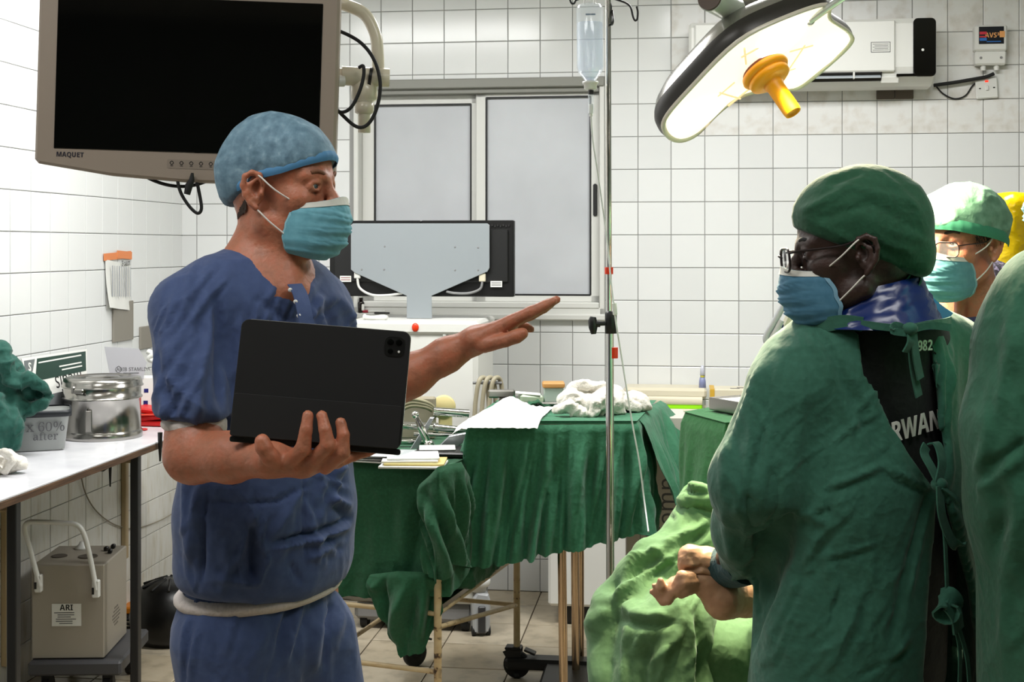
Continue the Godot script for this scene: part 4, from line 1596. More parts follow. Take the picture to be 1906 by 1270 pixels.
	for q in [Vector3(bp.x - 0.05, 0, -4.3), Vector3(bp.x + 0.07, 0, -4.3), Vector3(bp.x - 0.17, 0, -4.86), Vector3(bp.x + 0.1, 0, -4.86)]:
		st = begin()
		rod(st, q + Vector3(-0.01, 0.012, 0), q + Vector3(0.01, 0.012, 0), 0.012, 12)
		wpart("castor", st, M.rubber, m)
	st = begin()
	prism(st, PackedVector2Array([Vector2(a.x, -a.z), Vector2(b.x, -b.z), Vector2(c.x, -c.z), Vector2(d.x, -d.z)]), -0.012, -0.002, Transform3D(Basis(Vector3.RIGHT, Vector3(0, 0, -1), Vector3.UP), Vector3(0, h2 - 0.004, 0)))
	wpart("tray_top", st, M.steel, m)
	st = begin()
	tabletop(st, [a, b, c, d], 9)
	skirt(st, [d, a, a.lerp(b, 0.33), b, b.lerp(c, 0.35)], [0.4, 0.475, 0.45, 0.37, 0.42], 15, 0.034, 0.03, 13.0, 0.7)
	skirt(st, [b.lerp(c, 0.12), b.lerp(c, 0.6), c + Vector3(0.02, 0, 0)], [0.36, 0.36, 0.17], 53, 0.02, 0.15, 7.0, 0.8)
	lone("green_drape", st, M.green_drape, "green cloth with many folds draped over the instrument table by the drip stand", "drape")
	table_things(h2)
	# --- a third draped table with a steel tray
	var e := at(1272, 768, 3.95); e.y = 1.1
	var f := at(1350, 792, 3.7); f.y = 1.1
	var g := Vector3(0.95, 1.1, -3.9); var k4 := Vector3(0.78, 1.1, -4.25)
	var t3 := thing("side_table", "small draped side table mostly hidden behind the dark gowned surgeon", "table", Transform3D(Basis(), Vector3(0.72, 0, -3.95)))
	for q in [e.lerp(g, 0.12), f.lerp(k4, 0.12), g.lerp(e, 0.12), k4.lerp(f, 0.12)]:
		st = begin()
		rod(st, Vector3(q.x, 0, q.z), q - Vector3(0, 0.015, 0), 0.012, 12)
		wpart("leg", st, M.steel, t3)
	st = begin()
	tabletop(st, [e, f, g, k4], 12)
	skirt(st, [k4, e, f, g], [0.5, 0.55, 0.55, 0.5], 71, 0.012, 0.03, 7.0)
	lone("side_drape", st, cloth(Color(0.12, 0.38, 0.17), 0.5, 2.5), "green cloth over the small side table left of the dark gowned surgeon", "drape")
	st = begin()
	var tc := Vector3(0.78, 1.107, -3.93)
	for q in [[0.0, 0.004, 0.34, 0.004, 0.24, 0.0]]: box(st, tc + Vector3(0, 0.004, 0), Vector3(0.3, 0.004, 0.22), 0.001, Basis(Vector3.UP, 0.5))
	var bs := Basis(Vector3.UP, 0.5)
	for q in [[Vector3(0.15, 0.022, 0), Vector3(0.004, 0.036, 0.22)], [Vector3(-0.15, 0.022, 0), Vector3(0.004, 0.036, 0.22)], [Vector3(0, 0.022, 0.11), Vector3(0.3, 0.036, 0.004)], [Vector3(0, 0.022, -0.11), Vector3(0.3, 0.036, 0.004)]]:
		box(st, tc + bs * q[0], q[1], 0.0015, bs)
	var tr := lone("steel_tray", st, M.steel, "shallow steel tray lined with white on the side table", "tray")
	st = begin()
	box(st, tc + Vector3(0, 0.028, 0), Vector3(0.288, 0.014, 0.208), 0.004, bs)
	part("liner", st, M.paper, tr)

func low_trolley_things(h: float):
	var y := h + 0.004
	# open notebook and stacked papers
	var p := on_level(770, 868, y)
	var t := R * Transform3D(Basis(Vector3.UP, 0.1), p + Vector3(0, 0.002, 0))
	var o := thing("paper_stack", "stack of white and yellowish papers at the front edge of the low trolley", "papers", t)
	for k in 4:
		var st := begin()
		box(st, Vector3(0.012 * (k % 2) - 0.006 * k, 0.004 + 0.007 * k, -0.012 * k), Vector3(0.2 - 0.012 * k, 0.0065, 0.14), 0.001, Basis(Vector3.UP, 0.06 * (k - 1)))
		part("sheet_bundle", st, M.paper if k != 1 else mat(Color(0.78, 0.7, 0.45), 0.8), o)
	p = on_level(690, 858, y)
	o = thing("clear_folder", "clear plastic folder with loose white sheets left of the paper stack", "folder", R * Transform3D(Basis(Vector3.UP, -0.2), p + Vector3(0, 0.003, 0)))
	var st := begin()
	for k in 3: box(st, Vector3(0.01 * k, 0.004 + 0.006 * k, -0.01 * k), Vector3(0.2, 0.003, 0.14), 0.001, Basis(Vector3.UP, 0.05 * k) * Basis(Vector3.BACK, 0.02 * k))
	part("sheets", st, M.paper, o)
	st = begin()
	box(st, Vector3(0.02, 0.024, 0.0), Vector3(0.22, 0.0016, 0.15), 0.0005, Basis(Vector3.BACK, 0.03))
	part("cover", st, mat(Color(0.75, 0.77, 0.78), 0.15), o)
	p = on_level(832, 850, y)
	st = begin()
	box(st, Vector3(0, 0.01, 0), Vector3(0.18, 0.016, 0.16), 0.004)
	lone("black_tray", st, M.black, "flat black tray beside the papers on the low trolley", "tray", R * Transform3D(Basis(), p + Vector3(-0.02, 0.001, -0.03)))
	st = begin()
	box(st, Vector3(0, 0.02, 0), Vector3(0.12, 0.003, 0.1), 0.001)
	lone("white_card", st, M.paper, "white card lying on the flat black tray", "card", R * Transform3D(Basis(Vector3.UP, 0.2), p + Vector3(-0.04, 0.002, -0.04)))
	# steel table clamp with rails, brackets and a ball-ended lever
	o = thing("table_clamp", "steel operating-table clamp with two rails and a ball-ended lever on the low trolley", "clamp", Transform3D(Basis(), Vector3(at(790, 850, 4.45).x, h, -4.45)))
	var z := 4.5
	for q in [[[742, 792], [815, 794], 0.013], [[738, 822], [800, 822], 0.011], [[806, 766], [872, 770], 0.0145], [[808, 796], [872, 802], 0.0125], [[770, 808], [868, 810], 0.008]]:
		st = begin()
		rod(st, at(q[0][0], q[0][1], z + 0.02), at(q[1][0], q[1][1], z + 0.05), q[2], 16)
		wpart("rail", st, M.chrome, o)
	for q in [[[756, 848], [790, 852], [792, 838], [776, 838], [808, 778], [800, 778]], [[800, 850], [832, 848], [870, 818], [870, 806], [836, 812], [812, 836]]]:
		st = begin()
		var pts := PackedVector2Array()
		var org := at(790, 850, z - 0.02)
		for v in q:
			var w := at(v[0], v[1], z - 0.02) - org
			pts.append(Vector2(w.x, w.y))
		prism(st, pts, -0.03, 0.0, Transform3D(Basis(), org), 0.002)
		wpart("bracket", st, mat(Color(0.62, 0.63, 0.64), 0.3, 0.6), o)
	st = begin()
	tube(st, smooth_path([at(774, 775, z - 0.06), at(782, 792, z - 0.06), at(792, 815, z - 0.06), at(798, 828, z - 0.06)]), [0.008, 0.008, 0.0085, 0.009, 0.01, 0.011, 0.012, 0.013, 0.013, 0.013, 0.013, 0.013, 0.013, 0.013, 0.013, 0.013, 0.013, 0.013, 0.013], 12)
	ball(st, at(799, 828, z - 0.06), 0.018)
	wpart("lever", st, M.chrome, o)
	st = begin()
	ball(st, at(773, 772, z - 0.06), 0.013)
	wpart("lever_ball", st, M.chrome, o)
	# round cream paddle and the board behind it
	var pz := 4.8
	o = thing("round_paddle", "round cream paddle on a short stem behind the steel clamp", "paddle", Transform3D(Basis(), Vector3(at(826, 800, pz).x, h, -pz)))
	st = begin()
	lathe(st, [Vector2(0, -0.012), Vector2(0.04, -0.012), Vector2(0.044, -0.008), Vector2(0.044, 0.008), Vector2(0.04, 0.012), Vector2(0, 0.012)], 32, Transform3D(Basis(Vector3.RIGHT, PI / 2), at(826, 758, pz)))
	wpart("disc", st, mat(Color(0.8, 0.74, 0.52), 0.45), o)
	st = begin()
	var pb := at(829, 790, pz)
	box(st, Vector3(pb.x, (pb.y + h) / 2 + 0.03, -pz), Vector3(0.05, pb.y - h + 0.1, 0.02), 0.008)
	wpart("stem", st, mat(Color(0.8, 0.74, 0.52), 0.45), o)
	st = begin()
	var q0 := at(775, 790, 4.72)
	box(st, Vector3(q0.x - 0.01, h + 0.006 + 0.075, -4.72), Vector3(0.16, 0.15, 0.04), 0.006, Basis(Vector3.UP, -0.1))
	var brd := lone("wooden_board", st, mat(Color(0.56, 0.53, 0.45), 0.7), "worn greyish board standing behind the steel clamp", "board")
	for k in 3:
		st = begin()
		tube(st, smooth_path([at(742, 752 + 7 * k, 4.66), at(765, 744 + 6 * k, 4.66), at(790, 748 + 5 * k, 4.66), at(806, 758 + 4 * k, 4.68), at(812, 775, 4.7)]), 0.007, 8)
		lone("coiled_lead", st, mat(Color(0.55, 0.53, 0.42), 0.5), ["uppermost olive lead coiled over the worn board", "middle olive lead coiled over the worn board", "lowest olive lead coiled over the worn board"][k], "lead", Transform3D(), "leads over the worn board")

func table_things(h: float):
	var y := h + 0.006
	# white wrapping sheet over the front left corner
	var st := begin()
	var rows := []
	var n := noise1(4, 6.0)
	var c := [at(840, 800, 4.2), at(1000, 803, 4.2), at(1030, 764, 4.6), at(905, 752, 4.6)]
	for i in 25:
		var row := PackedVector3Array()
		for k in 31:
			var u := k / 30.0
			var v := i / 24.0
			var p: Vector3 = c[0].lerp(c[1], u).lerp(c[3].lerp(c[2], u), v)
			var tent := exp(-pow((u - 0.42) / 0.2, 2)) * exp(-pow((v - 0.75) / 0.35, 2)) * 0.045
			var lift := maxf(y + 0.004, 0)
			p.y = lift + tent + 0.006 * absf(n.get_noise_2d(u * 4, v * 2 + u))
			if p.z > -4.29 or u < 0.12: p.y -= 0.02 * clampf((p.z + 4.29) / 0.08, 0, 1) + 0.02 * clampf((0.12 - u) / 0.12, 0, 1)
			row.append(p)
		rows.append(row)
	sheet(st, rows, 0.001)
	lone("wrapping_sheet", st, M.paper, "creased white wrapping sheet over the front left corner of the instrument table", "paper")
	# heap of gauze swabs, one folded lump beside the other
	var heap := ["large heap of white gauze swabs in the middle of the instrument table", "small white gauze lump right of the large heap"]
	lone("gauze_heap", soft(["gauze"]), M.gauze, heap[0], "gauze")
	lone("gauze_heap", soft(["gauze_small"]), M.gauze, heap[1], "gauze")
	# tray, green cloth, swab packet and a wooden-lidded box behind the sheet
	st = begin()
	var p := at(990, 752, 4.72)
	box(st, Vector3(p.x + 0.03, y + 0.01, p.z), Vector3(0.3, 0.012, 0.16), 0.005)
	box(st, Vector3(p.x - 0.11, y + 0.03, p.z - 0.07), Vector3(0.1, 0.03, 0.03), 0.006)
	lone("instrument_tray", st, M.steel, "grey steel tray at the back of the instrument table", "tray")
	st = begin()
	rows = []
	for i in 14:
		var row := PackedVector3Array()
		for k in 18:
			row.append(at(940 + 5.6 * k, 762 - 1.1 * i, 4.62 + 0.012 * i) + Vector3(0, 0.02 * n.get_noise_2d(k * 0.08, i * 0.06) + 0.022 * sin(PI * k / 17.0), 0))
		rows.append(row)
	sheet(st, rows, 0.004)
	lone("folded_towel", st, M.green_dark, "small crumpled green towel between the white sheet and the gauze", "towel")
	st = begin()
	p = at(988, 742, 4.68)
	box(st, Vector3(p.x, p.y, p.z), Vector3(0.085, 0.032, 0.06), 0.008, Basis(Vector3.UP, 0.15) * Basis(Vector3.BACK, -0.05))
	var pk := lone("swab_packet", st, mat(Color(0.62, 0.68, 0.58), 0.3), "clear swab packet lying on the green towel", "packet")
	st = begin()
	box(st, Vector3(p.x - 0.01, p.y + 0.018, p.z), Vector3(0.09, 0.004, 0.055), 0.001, Basis(Vector3.BACK, -0.08))
	part("flap", st, M.paper, pk)
	p = at(1030, 745, 4.7)
	o_box(p, y)

func o_box(p: Vector3, y: float):
	var st := begin()
	box(st, Vector3(p.x, y + 0.035, p.z), Vector3(0.07, 0.06, 0.07), 0.004)
	var b := lone("lidded_box", st, mat(Color(0.6, 0.66, 0.62), 0.25), "small clear box with a tan lid beside the gauze heap", "box")
	st = begin()
	box(st, Vector3(p.x, y + 0.073, p.z), Vector3(0.08, 0.018, 0.08), 0.004)
	part("lid", st, mat(Color(0.7, 0.5, 0.26), 0.5), b)

# ---------------------------------------------------------------- drip stand with bottle and line
func drip_stand():
	var z := 3.5
	var base := at(1137, 1600, z); base.y = 0
	var topx := at(1132, 0, z).x
	var o := thing("drip_stand", "shiny steel drip stand with wire hooks in the middle of the room", "drip stand", Transform3D(Basis(), base))
	var st := begin()
	rod(st, Vector3(topx + 0.003, 1.2, -z), Vector3(topx - 0.001, 2.27, -z), 0.0082, 18)
	wpart("upper_pole", st, M.chrome, o)
	st = begin()
	rod(st, base + Vector3(0, 0.05, 0), Vector3(topx + 0.004, 1.385, -z), 0.0108, 18)
	wpart("lower_pole", st, M.chrome, o)
	for k in 5:
		st = begin()
		var d := Vector3(cos(TAU * k / 5 + 0.3), 0, sin(TAU * k / 5 + 0.3))
		tube(st, PackedVector3Array([base + Vector3(0, 0.13, 0), base + d * 0.12 + Vector3(0, 0.1, 0), base + d * 0.28 + Vector3(0, 0.06, 0)]), [0.012, 0.012, 0.01], 10)
		wpart("foot", st, M.steel, o)
		st = begin()
		ball(st, base + d * 0.28 + Vector3(0, 0.03, 0), 0.03, Vector3(1, 1, 0.7))
		wpart("castor", st, M.rubber, o)
	# height clamp with its black knob
	st = begin()
	lathe(st, [Vector2(0, -0.03), Vector2(0.016, -0.03), Vector2(0.016, 0.022), Vector2(0.012, 0.03), Vector2(0, 0.03)], 20, Transform3D(Basis(), at(1137, 600, z)))
	rod(st, at(1128, 602, z), at(1112, 603, z), 0.006, 10)
	wpart("clamp", st, M.dark_steel, o)
	st = begin()
	tube(st, PackedVector3Array([at(1104, 590, z), at(1103, 597, z), at(1104, 610, z), at(1105, 622, z)]), [0.008, 0.012, 0.012, 0.007], 12)
	rod(st, at(1106, 603, z), at(1117, 603, z), 0.009, 12)
	wpart("clamp_knob", st, M.black, o)
	# hooks
	for q in [[[1135, -4], [1150, 0], [1166, 6], [1174, 14], [1178, 30], [1182, 38], [1186, 35], [1187, 22], [1185, 12]], [[1130, -4], [1110, -6], [1090, -4], [1073, 0], [1069, 6], [1064, 6], [1061, -2], [1062, -10]], [[1133, 0], [1137, 10], [1137, 25], [1137, 42], [1139, 46], [1141, 40], [1140, 20]]]:
		st = begin()
		var pts := []
		for v in q: pts.append(at(v[0], v[1], z - (0.03 if v[0] > 1140 else 0.0)))
		pts[0] = at(q[0][0], q[0][1], z)
		tube(st, smooth_path(pts), 0.0028, 8)
		wpart("hook", st, M.dark_steel, o)
	for q in [[1132, 504, 13], [1141, 657, 20]]:
		st = begin()
		var c := at(q[0], q[1], z)
		tube(st, PackedVector3Array([c + Vector3(0.002, -q[2] * z / F * 0.5, 0), c + Vector3(0.002, q[2] * z / F * 0.5, 0)]), 0.0115, 16)
		wpart("red_tape", st, M.orange, o)
	# bottle, upside down
	var bz := z - 0.035
	var k := bz / F
	var bt := thing("infusion_bottle", "clear half-full infusion bottle hanging upside down from the drip stand", "infusion bottle", Transform3D(Basis(Vector3.BACK, 0.01), at(1099, 165, bz)))
	st = begin()
	var r := 25.0 * k
	lathe(st, [Vector2(9 * k, 8 * k), Vector2(9 * k, 14 * k), Vector2(14 * k, 20 * k), Vector2(22 * k, 30 * k), Vector2(r, 40 * k), Vector2(r, 70 * k), Vector2(r, 148 * k), Vector2(23 * k, 155 * k), Vector2(14 * k, 158 * k), Vector2(0, 158 * k)], 36)
	part("bottle_body", st, M.clear, bt)
	st = begin()
	lathe(st, [Vector2(0, 12 * k), Vector2(7.5 * k, 12 * k), Vector2(12.5 * k, 20 * k), Vector2(20.5 * k, 30 * k), Vector2(r - 1.4 * k, 40 * k), Vector2(r - 1.4 * k, 122 * k), Vector2(r - 1.4 * k, 122 * k), Vector2(0, 122 * k)], 36)
	part("fluid", st, M.water, bt)
	st = begin()
	lathe(st, [Vector2(0, -2 * k), Vector2(10 * k, -2 * k), Vector2(12 * k, 0), Vector2(12 * k, 8 * k), Vector2(15 * k, 9 * k), Vector2(15 * k, 13 * k), Vector2(9 * k, 14 * k), Vector2(0, 14 * k)], 26)
	part("neck_cap", st, M.white_plastic, bt)
	st = begin()
	tube(st, smooth_path([Vector3(-9 * k, 157 * k, 0), Vector3(-8 * k, 168 * k, 0), Vector3(0, 173 * k, 0), Vector3(8 * k, 168 * k, 0), Vector3(9 * k, 157 * k, 0)]), 0.003, 8)
	part("hanger_loop", st, M.white_plastic, bt)
	st = begin()
	for q in [[3, 134, 18, 20]]: box(st, Vector3(0, 134 * k, r * 0.98), Vector3(18 * k, 3 * k, 0.001))
	part("level_mark", st, mat(Color(0.45, 0.52, 0.6), 0.5), bt)
	# drip chamber and line
	var ln := thing("infusion_line", "thin clear infusion line with drip chamber running down along the drip stand", "infusion line", Transform3D(Basis(), at(1100, 172, bz)))
	st = begin()
	rod(st, at(1100, 168, bz), at(1100, 176, bz), 5.0 * k, 12)
	wpart("spike", st, M.black, ln)
	st = begin()
	rod(st, at(1100, 176, bz), at(1100, 212, bz), 5.5 * k, 14)
	wpart("chamber", st, M.clear, ln)
	st = begin()
	rod(st, at(1100, 194, bz), at(1100, 211, bz), 4.2 * k, 14)
	rod(st, at(1100, 211, bz), at(1100, 217, bz), 3.0 * k, 10)
	wpart("chamber_cap", st, M.white_plastic, ln)
	st = begin()
	tube(st, smooth_path([at(1100, 215, bz), at(1103, 260, bz), at(1112, 320, bz), at(1122, 390, bz), at(1131, 460, bz - 0.02), at(1138, 530, bz - 0.03), at(1145, 590, bz - 0.03), at(1156, 660, bz), at(1168, 735, bz), at(1179, 800, bz), at(1190, 860, bz), at(1199, 930, bz), at(1207, 990, bz - 0.1)]), 0.0022, 8)
	wpart("tubing", st, mat(Color(0.84, 0.85, 0.84), 0.15), ln)
	st = begin()
	box(st, at(1144, 575, bz - 0.03), Vector3(0.012, 0.035, 0.012), 0.003, Basis(Vector3.BACK, 0.1))
	wpart("roller_clamp", st, M.white_plastic, ln)

# ---------------------------------------------------------------- bench along the left wall and what stands on it
func left_table():
	var h := 0.9
	var e0 := on_level(0, 932, h)
	var e1 := on_level(306, 817, h)
	var uf := (e0.x + e1.x) / 2
	var w0 := 0.7
	var w1 := 3.9
	var o := thing("work_bench", "white-topped work bench with a wooden edge along the left tiled wall", "bench", R)
	var st := begin()
	box(st, Vector3(uf / 2 + 0.004, h - 0.004, (w0 + w1) / 2), Vector3(uf - 0.012, 0.008, w1 - w0), 0.002)
	var top := mat(Color.WHITE, 0.22)
	top.albedo_texture = noise_tex(88, 0.01, 4, 256, [[0.0, Color(0.78, 0.78, 0.8)], [1.0, Color(0.87, 0.87, 0.88)]])
	part("laminate_top", st, tri_uv(top, 1.5), o)
	st = begin()
	box(st, Vector3(uf / 2 + 0.004, h - 0.018, (w0 + w1) / 2), Vector3(uf - 0.008, 0.02, w1 - w0), 0.001)
	var wood := mat(Color.WHITE, 0.7)
	wood.albedo_texture = noise_tex(33, 0.02, 4, 256, [[0.0, Color(0.2, 0.13, 0.08)], [1.0, Color(0.42, 0.3, 0.19)]])
	tri_uv(wood, 1.0)
	wood.uv1_scale = Vector3(2, 20, 1)
	part("chipboard", st, wood, o)
	var l0 := on_level(226, 846, h - 0.03)
	var l1 := on_level(8, 932, h - 0.03)
	for q in [[uf - 0.035, l0.z], [uf - 0.035, l1.z]]:
		st = begin()
		box(st, Vector3(q[0], (h - 0.028) / 2, q[1]), Vector3(0.03, h - 0.028, 0.03), 0.003)
		part("leg", st, mat(Color(0.17, 0.17, 0.175), 0.35, 0.5), o)
	for q in [l0.z, l1.z]:
		st = begin()
		box(st, Vector3((uf - 0.05) / 2 + 0.004, h - 0.043, q), Vector3(uf - 0.05, 0.03, 0.03), 0.003)
		part("cross_rail", st, mat(Color(0.5, 0.42, 0.3), 0.6), o)
	# sterilising drum
	var p := on_level(191, 813, h)
	var zz := -(R * p).z
	var k := zz / F
	var r := 70.0 * k
	var hb := 112.0 * k
	o = thing("sterilising_drum", "round stainless steel sterilising drum with a clasped lid on the white bench", "drum", R * Transform3D(Basis(Vector3.UP, 0.3), p + Vector3(0, 0.0005, 0)))
	var drum_steel := mat(Color(0.62, 0.61, 0.59), 0.2, 1.0)
	st = begin()
	lathe(st, [Vector2(0, 0), Vector2(r * 1.02, 0), Vector2(r * 1.03, 0.004), Vector2(r * 1.03, 0.022), Vector2(r * 1.0, 0.027), Vector2(r * 0.99, 0.03), Vector2(r * 0.99, hb * 0.64), Vector2(r * 1.025, hb * 0.65), Vector2(r * 1.03, hb * 0.665), Vector2(r * 1.02, hb * 0.68), Vector2(r * 0.99, hb * 0.69), Vector2(r * 0.99, hb * 0.86)], 64)
	part("body", st, drum_steel, o)
	st = begin()
	lathe(st, [Vector2(r * 1.0, hb * 0.84), Vector2(r * 1.05, hb * 0.845), Vector2(r * 1.055, hb * 0.86), Vector2(r * 1.03, hb * 0.875), Vector2(r * 1.02, hb * 0.93), Vector2(r * 0.98, hb * 0.98), Vector2(r * 0.9, hb * 1.0), Vector2(r * 0.76, hb * 1.01), Vector2(r * 0.72, hb * 0.985), Vector2(r * 0.45, hb * 0.985), Vector2(r * 0.42, hb * 1.005), Vector2(0, hb * 1.01)], 64)
	part("lid", st, drum_steel, o)
	st = begin()
	var a := PI * 0.66
	var bs := Basis(Vector3.UP, PI / 2 - a)
	box(st, bs * Vector3(0, hb * 0.815, r * 1.03), Vector3(0.052, 0.018, 0.014), 0.004, bs)
	box(st, bs * Vector3(-0.018, hb * 0.835, r * 1.04), Vector3(0.016, 0.026, 0.014), 0.004, bs)
	part("clasp", st, M.steel, o)
	st = begin()
	box(st, Basis(Vector3.UP, 0.0) * Vector3(-0.03, hb * 0.33, r * 0.985), Vector3(0.022, hb * 0.35, 0.006), 0.002)
	part("vent_slide", st, M.steel, o)
	# glove carton with its printed flap standing open
	var gz := 4.8
	o = thing("glove_carton", "green and white printed carton with its flap open behind the steel drum", "carton", R * Transform3D(Basis(Vector3(0, 0, -1), Vector3.UP, Vector3.RIGHT) * Basis.from_scale(Vector3(1, 1, 1)), Vector3(0.125, h, 1.42)))
	var gk := gz / F
	var gw := 2.0 * gk
	st = begin()
	box(st, Vector3(0, 41 * gk, -0.05), Vector3(108 * gw, 82 * gk, 0.1), 0.002)
	part("carton_body", st, mat(Color(0.75, 0.75, 0.74), 0.6), o)
	st = begin()
	box(st, Vector3(0, 62 * gk, 0.0008), Vector3(108 * gw, 46 * gk, 0.001))
	var fp := part("front_print", st, mat(Color(0.5, 0.51, 0.52), 0.5), o)
	part("lettering", lettering("smart", 0.06, 0.0008), M.ink, fp, Transform3D(Basis(), Vector3(18 * gw, 52 * gk, 0.002)))
	st = begin()
	box(st, Vector3(0, 39 * gk, 0.0015), Vector3(108 * gw, 4 * gk, 0.001))
	part("print_line", st, M.ink, fp)
	var tilt := Transform3D(Basis(Vector3.RIGHT, -0.18), Vector3(0, 82 * gk, -0.02))
	st = begin()
	prism(st, PackedVector2Array([Vector2(-54 * gw, 0), Vector2(48 * gw, 0), Vector2(62 * gw, 72 * gk), Vector2(-68 * gw, 75 * gk)]), -0.002, 0.0, tilt)
	var flap := part("open_flap", st, M.paper, o)
	st = begin()
	prism(st, PackedVector2Array([Vector2(-50 * gw, 30 * gk), Vector2(52 * gw, 30 * gk), Vector2(58 * gw, 68 * gk), Vector2(-40 * gw, 70 * gk)]), 0.0, 0.0008, tilt)
	part("green_print", st, mat(Color(0.04, 0.2, 0.15), 0.3), flap)
	st = begin()
	prism(st, PackedVector2Array([Vector2(-66 * gw, 48 * gk), Vector2(-52 * gw, 48 * gk), Vector2(-44 * gw, 70 * gk), Vector2(-64 * gw, 70 * gk)]), 0.0, 0.0008, tilt)
	part("grey_print", st, mat(Color(0.4, 0.42, 0.42), 0.4), flap)
	part("lettering", lettering("S", 0.03, 0.0006, "Droid Sans", true), M.paper, flap, tilt * Transform3D(Basis(Vector3.BACK, PI - 0.3), Vector3(-56 * gw, 58 * gk, 0.0012)))
	for q in [[4.0, 62.0, 86.0], [22.0, 48.0, 46.0], [24.0, 41.0, 42.0]]:
		st = begin()
		prism(st, PackedVector2Array([Vector2((q[0] - q[2] / 2) * gw, (q[1] - 1.3) * gk), Vector2((q[0] + q[2] / 2) * gw, (q[1] - 1.3) * gk), Vector2((q[0] + q[2] / 2) * gw, (q[1] + 1.3) * gk), Vector2((q[0] - q[2] / 2) * gw, (q[1] + 1.3) * gk)]), 0.0008, 0.0014, tilt)
		part("print_stripe", st, M.paper, flap)
	part("lettering", lettering("medis", 0.058, 0.0006), M.ink, flap, tilt * Transform3D(Basis(Vector3.BACK, PI), Vector3(14 * gw, 17 * gk, 0.0004)))
	# grey tub with handwriting
	var tz := 4.55
	var tp := at(78, 800, tz)
	o = thing("plastic_tub", "pale grey plastic tub with handwriting and a dark rim under the green cloths", "tub", Transform3D(Basis(Vector3.UP, 0.35), Vector3(tp.x - 0.02, h, tp.z)))
	st = begin()
	var rows := []
	for q in [[0.002, 0.8], [0.004, 0.84], [0.12, 0.98], [0.122, 1.0], [0.135, 1.02]]:
		var row := PackedVector3Array()
		for v in rounded_rect(0.22 * q[1], 0.17 * q[1], 0.03 * q[1], 5): row.append(Vector3(v.x, q[0], v.y))
		row.reverse()
		rows.append(row)
	sheet(st, rows, 0.003, true)
	box(st, Vector3(0, 0.004, 0), Vector3(0.18, 0.004, 0.13), 0.001)
	part("body", st, mat(Color(0.6, 0.61, 0.6), 0.4), o)
	st = begin()
	rows = []
	for q in [[0.118, 1.01], [0.118, 1.05], [0.14, 1.06], [0.14, 1.0]]:
		var row := PackedVector3Array()
		for v in rounded_rect(0.22 * q[1], 0.17 * q[1], 0.03, 5): row.append(Vector3(v.x, q[0], v.y))
		row.reverse()
		rows.append(row)
	sheet(st, rows, 0.0, true)
	part("rim", st, mat(Color(0.03, 0.06, 0.09), 0.5), o)
	part("lettering", lettering("x 60%", 0.032, 0.001, "Droid Serif"), M.print_grey, o, Transform3D(Basis(Vector3.RIGHT, 0.12), Vector3(0.03, 0.085, 0.086)))
	part("lettering", lettering("after", 0.026, 0.001, "Droid Serif"), M.print_grey, o, Transform3D(Basis(Vector3.RIGHT, 0.12), Vector3(0.03, 0.052, 0.083)))
	# cloths
	lone("cloth_pile", soft(["pile"]), cloth(Color(0.02, 0.28, 0.235), 0.6, 2.5), "heap of crumpled teal green cloths at the left end of the bench", "cloth")
	lone("white_cloth", soft(["white_cloth"]), M.gauze, "crumpled white cloth with yellow stains at the bench's front edge", "cloth")
	# plain white carton with an upright flap, a blue-capped bottle and the red pack
	var cz := 5.25
	var cp := at(258, 740, cz)
	o = thing("paper_carton", "white carton with an upright printed flap at the wall behind the drum", "carton", Transform3D(Basis(Vector3.UP, 0.12), Vector3(cp.x, h, cp.z)))
	var ck := cz / F
	st = begin()
	box(st, Vector3(8 * ck, 42 * ck, 0), Vector3(52 * ck, 84 * ck, 0.09), 0.002)
	part("carton_body", st, M.paper, o)
	st = begin()
	prism(st, PackedVector2Array([Vector2(-46 * ck, 78 * ck), Vector2(12 * ck, 82 * ck), Vector2(18 * ck, 112 * ck), Vector2(4 * ck, 138 * ck), Vector2(-58 * ck, 142 * ck)]), 0.046, 0.048, Transform3D())
	flap = part("open_flap", st, mat(Color(0.7, 0.7, 0.72), 0.8), o)
	part("lettering", lettering("ARIB STAMLDA", 0.014, 0.0006), M.print_grey, flap, Transform3D(Basis(), Vector3(-6 * ck, 100 * ck, 0.0485)))
	st = begin()
	tube(st, smooth_path([Vector3(-26 * ck, 100 * ck, 0.0485), Vector3(-32 * ck, 106 * ck, 0.0485), Vector3(-38 * ck, 100 * ck, 0.0485), Vector3(-32 * ck, 94 * ck, 0.0485), Vector3(-26 * ck, 100 * ck, 0.0485)], 5), 0.0009, 5)
	box(st, Vector3(-10 * ck, 93 * ck, 0.0483), Vector3(28 * ck, 1.5 * ck, 0.0008))
	part("flap_print", st, M.print_grey, flap)
	for q in [[60, 3.0], [38, 2.0]]:
		st = begin()
		box(st, Vector3((14 + q[1]) * ck, q[0] * ck, 0.0455), Vector3(8 * ck, 7 * ck, 0.001))
		part("blue_print", st, mat(Color(0.08, 0.1, 0.4), 0.5), o)
	var bz := 5.2
	var bp := at(201, 730, bz)
	o = thing("wash_bottle", "clear bottle with a bright blue cap between the drum and the white carton", "bottle", Transform3D(Basis(), Vector3(bp.x, h, bp.z)))
	var bk := bz / F
	st = begin()
	lathe(st, [Vector2(0, 0.001), Vector2(0.03, 0.001), Vector2(0.031, 0.1), Vector2(0.026, 0.125), Vector2(0.012, 0.14), Vector2(0.012, 0.148), Vector2(0, 0.148)], 22)
	part("bottle_body", st, mat(Color(0.75, 0.78, 0.8), 0.15), o)
	st = begin()
	lathe(st, sharp([Vector2(0, 0.144), Vector2(0.0125, 0.144), Vector2(0.012, 0.165), Vector2(0, 0.165)]), 18)
	part("cap", st, mat(Color(0.0, 0.16, 0.6), 0.4), o)
	var rz := 5.15
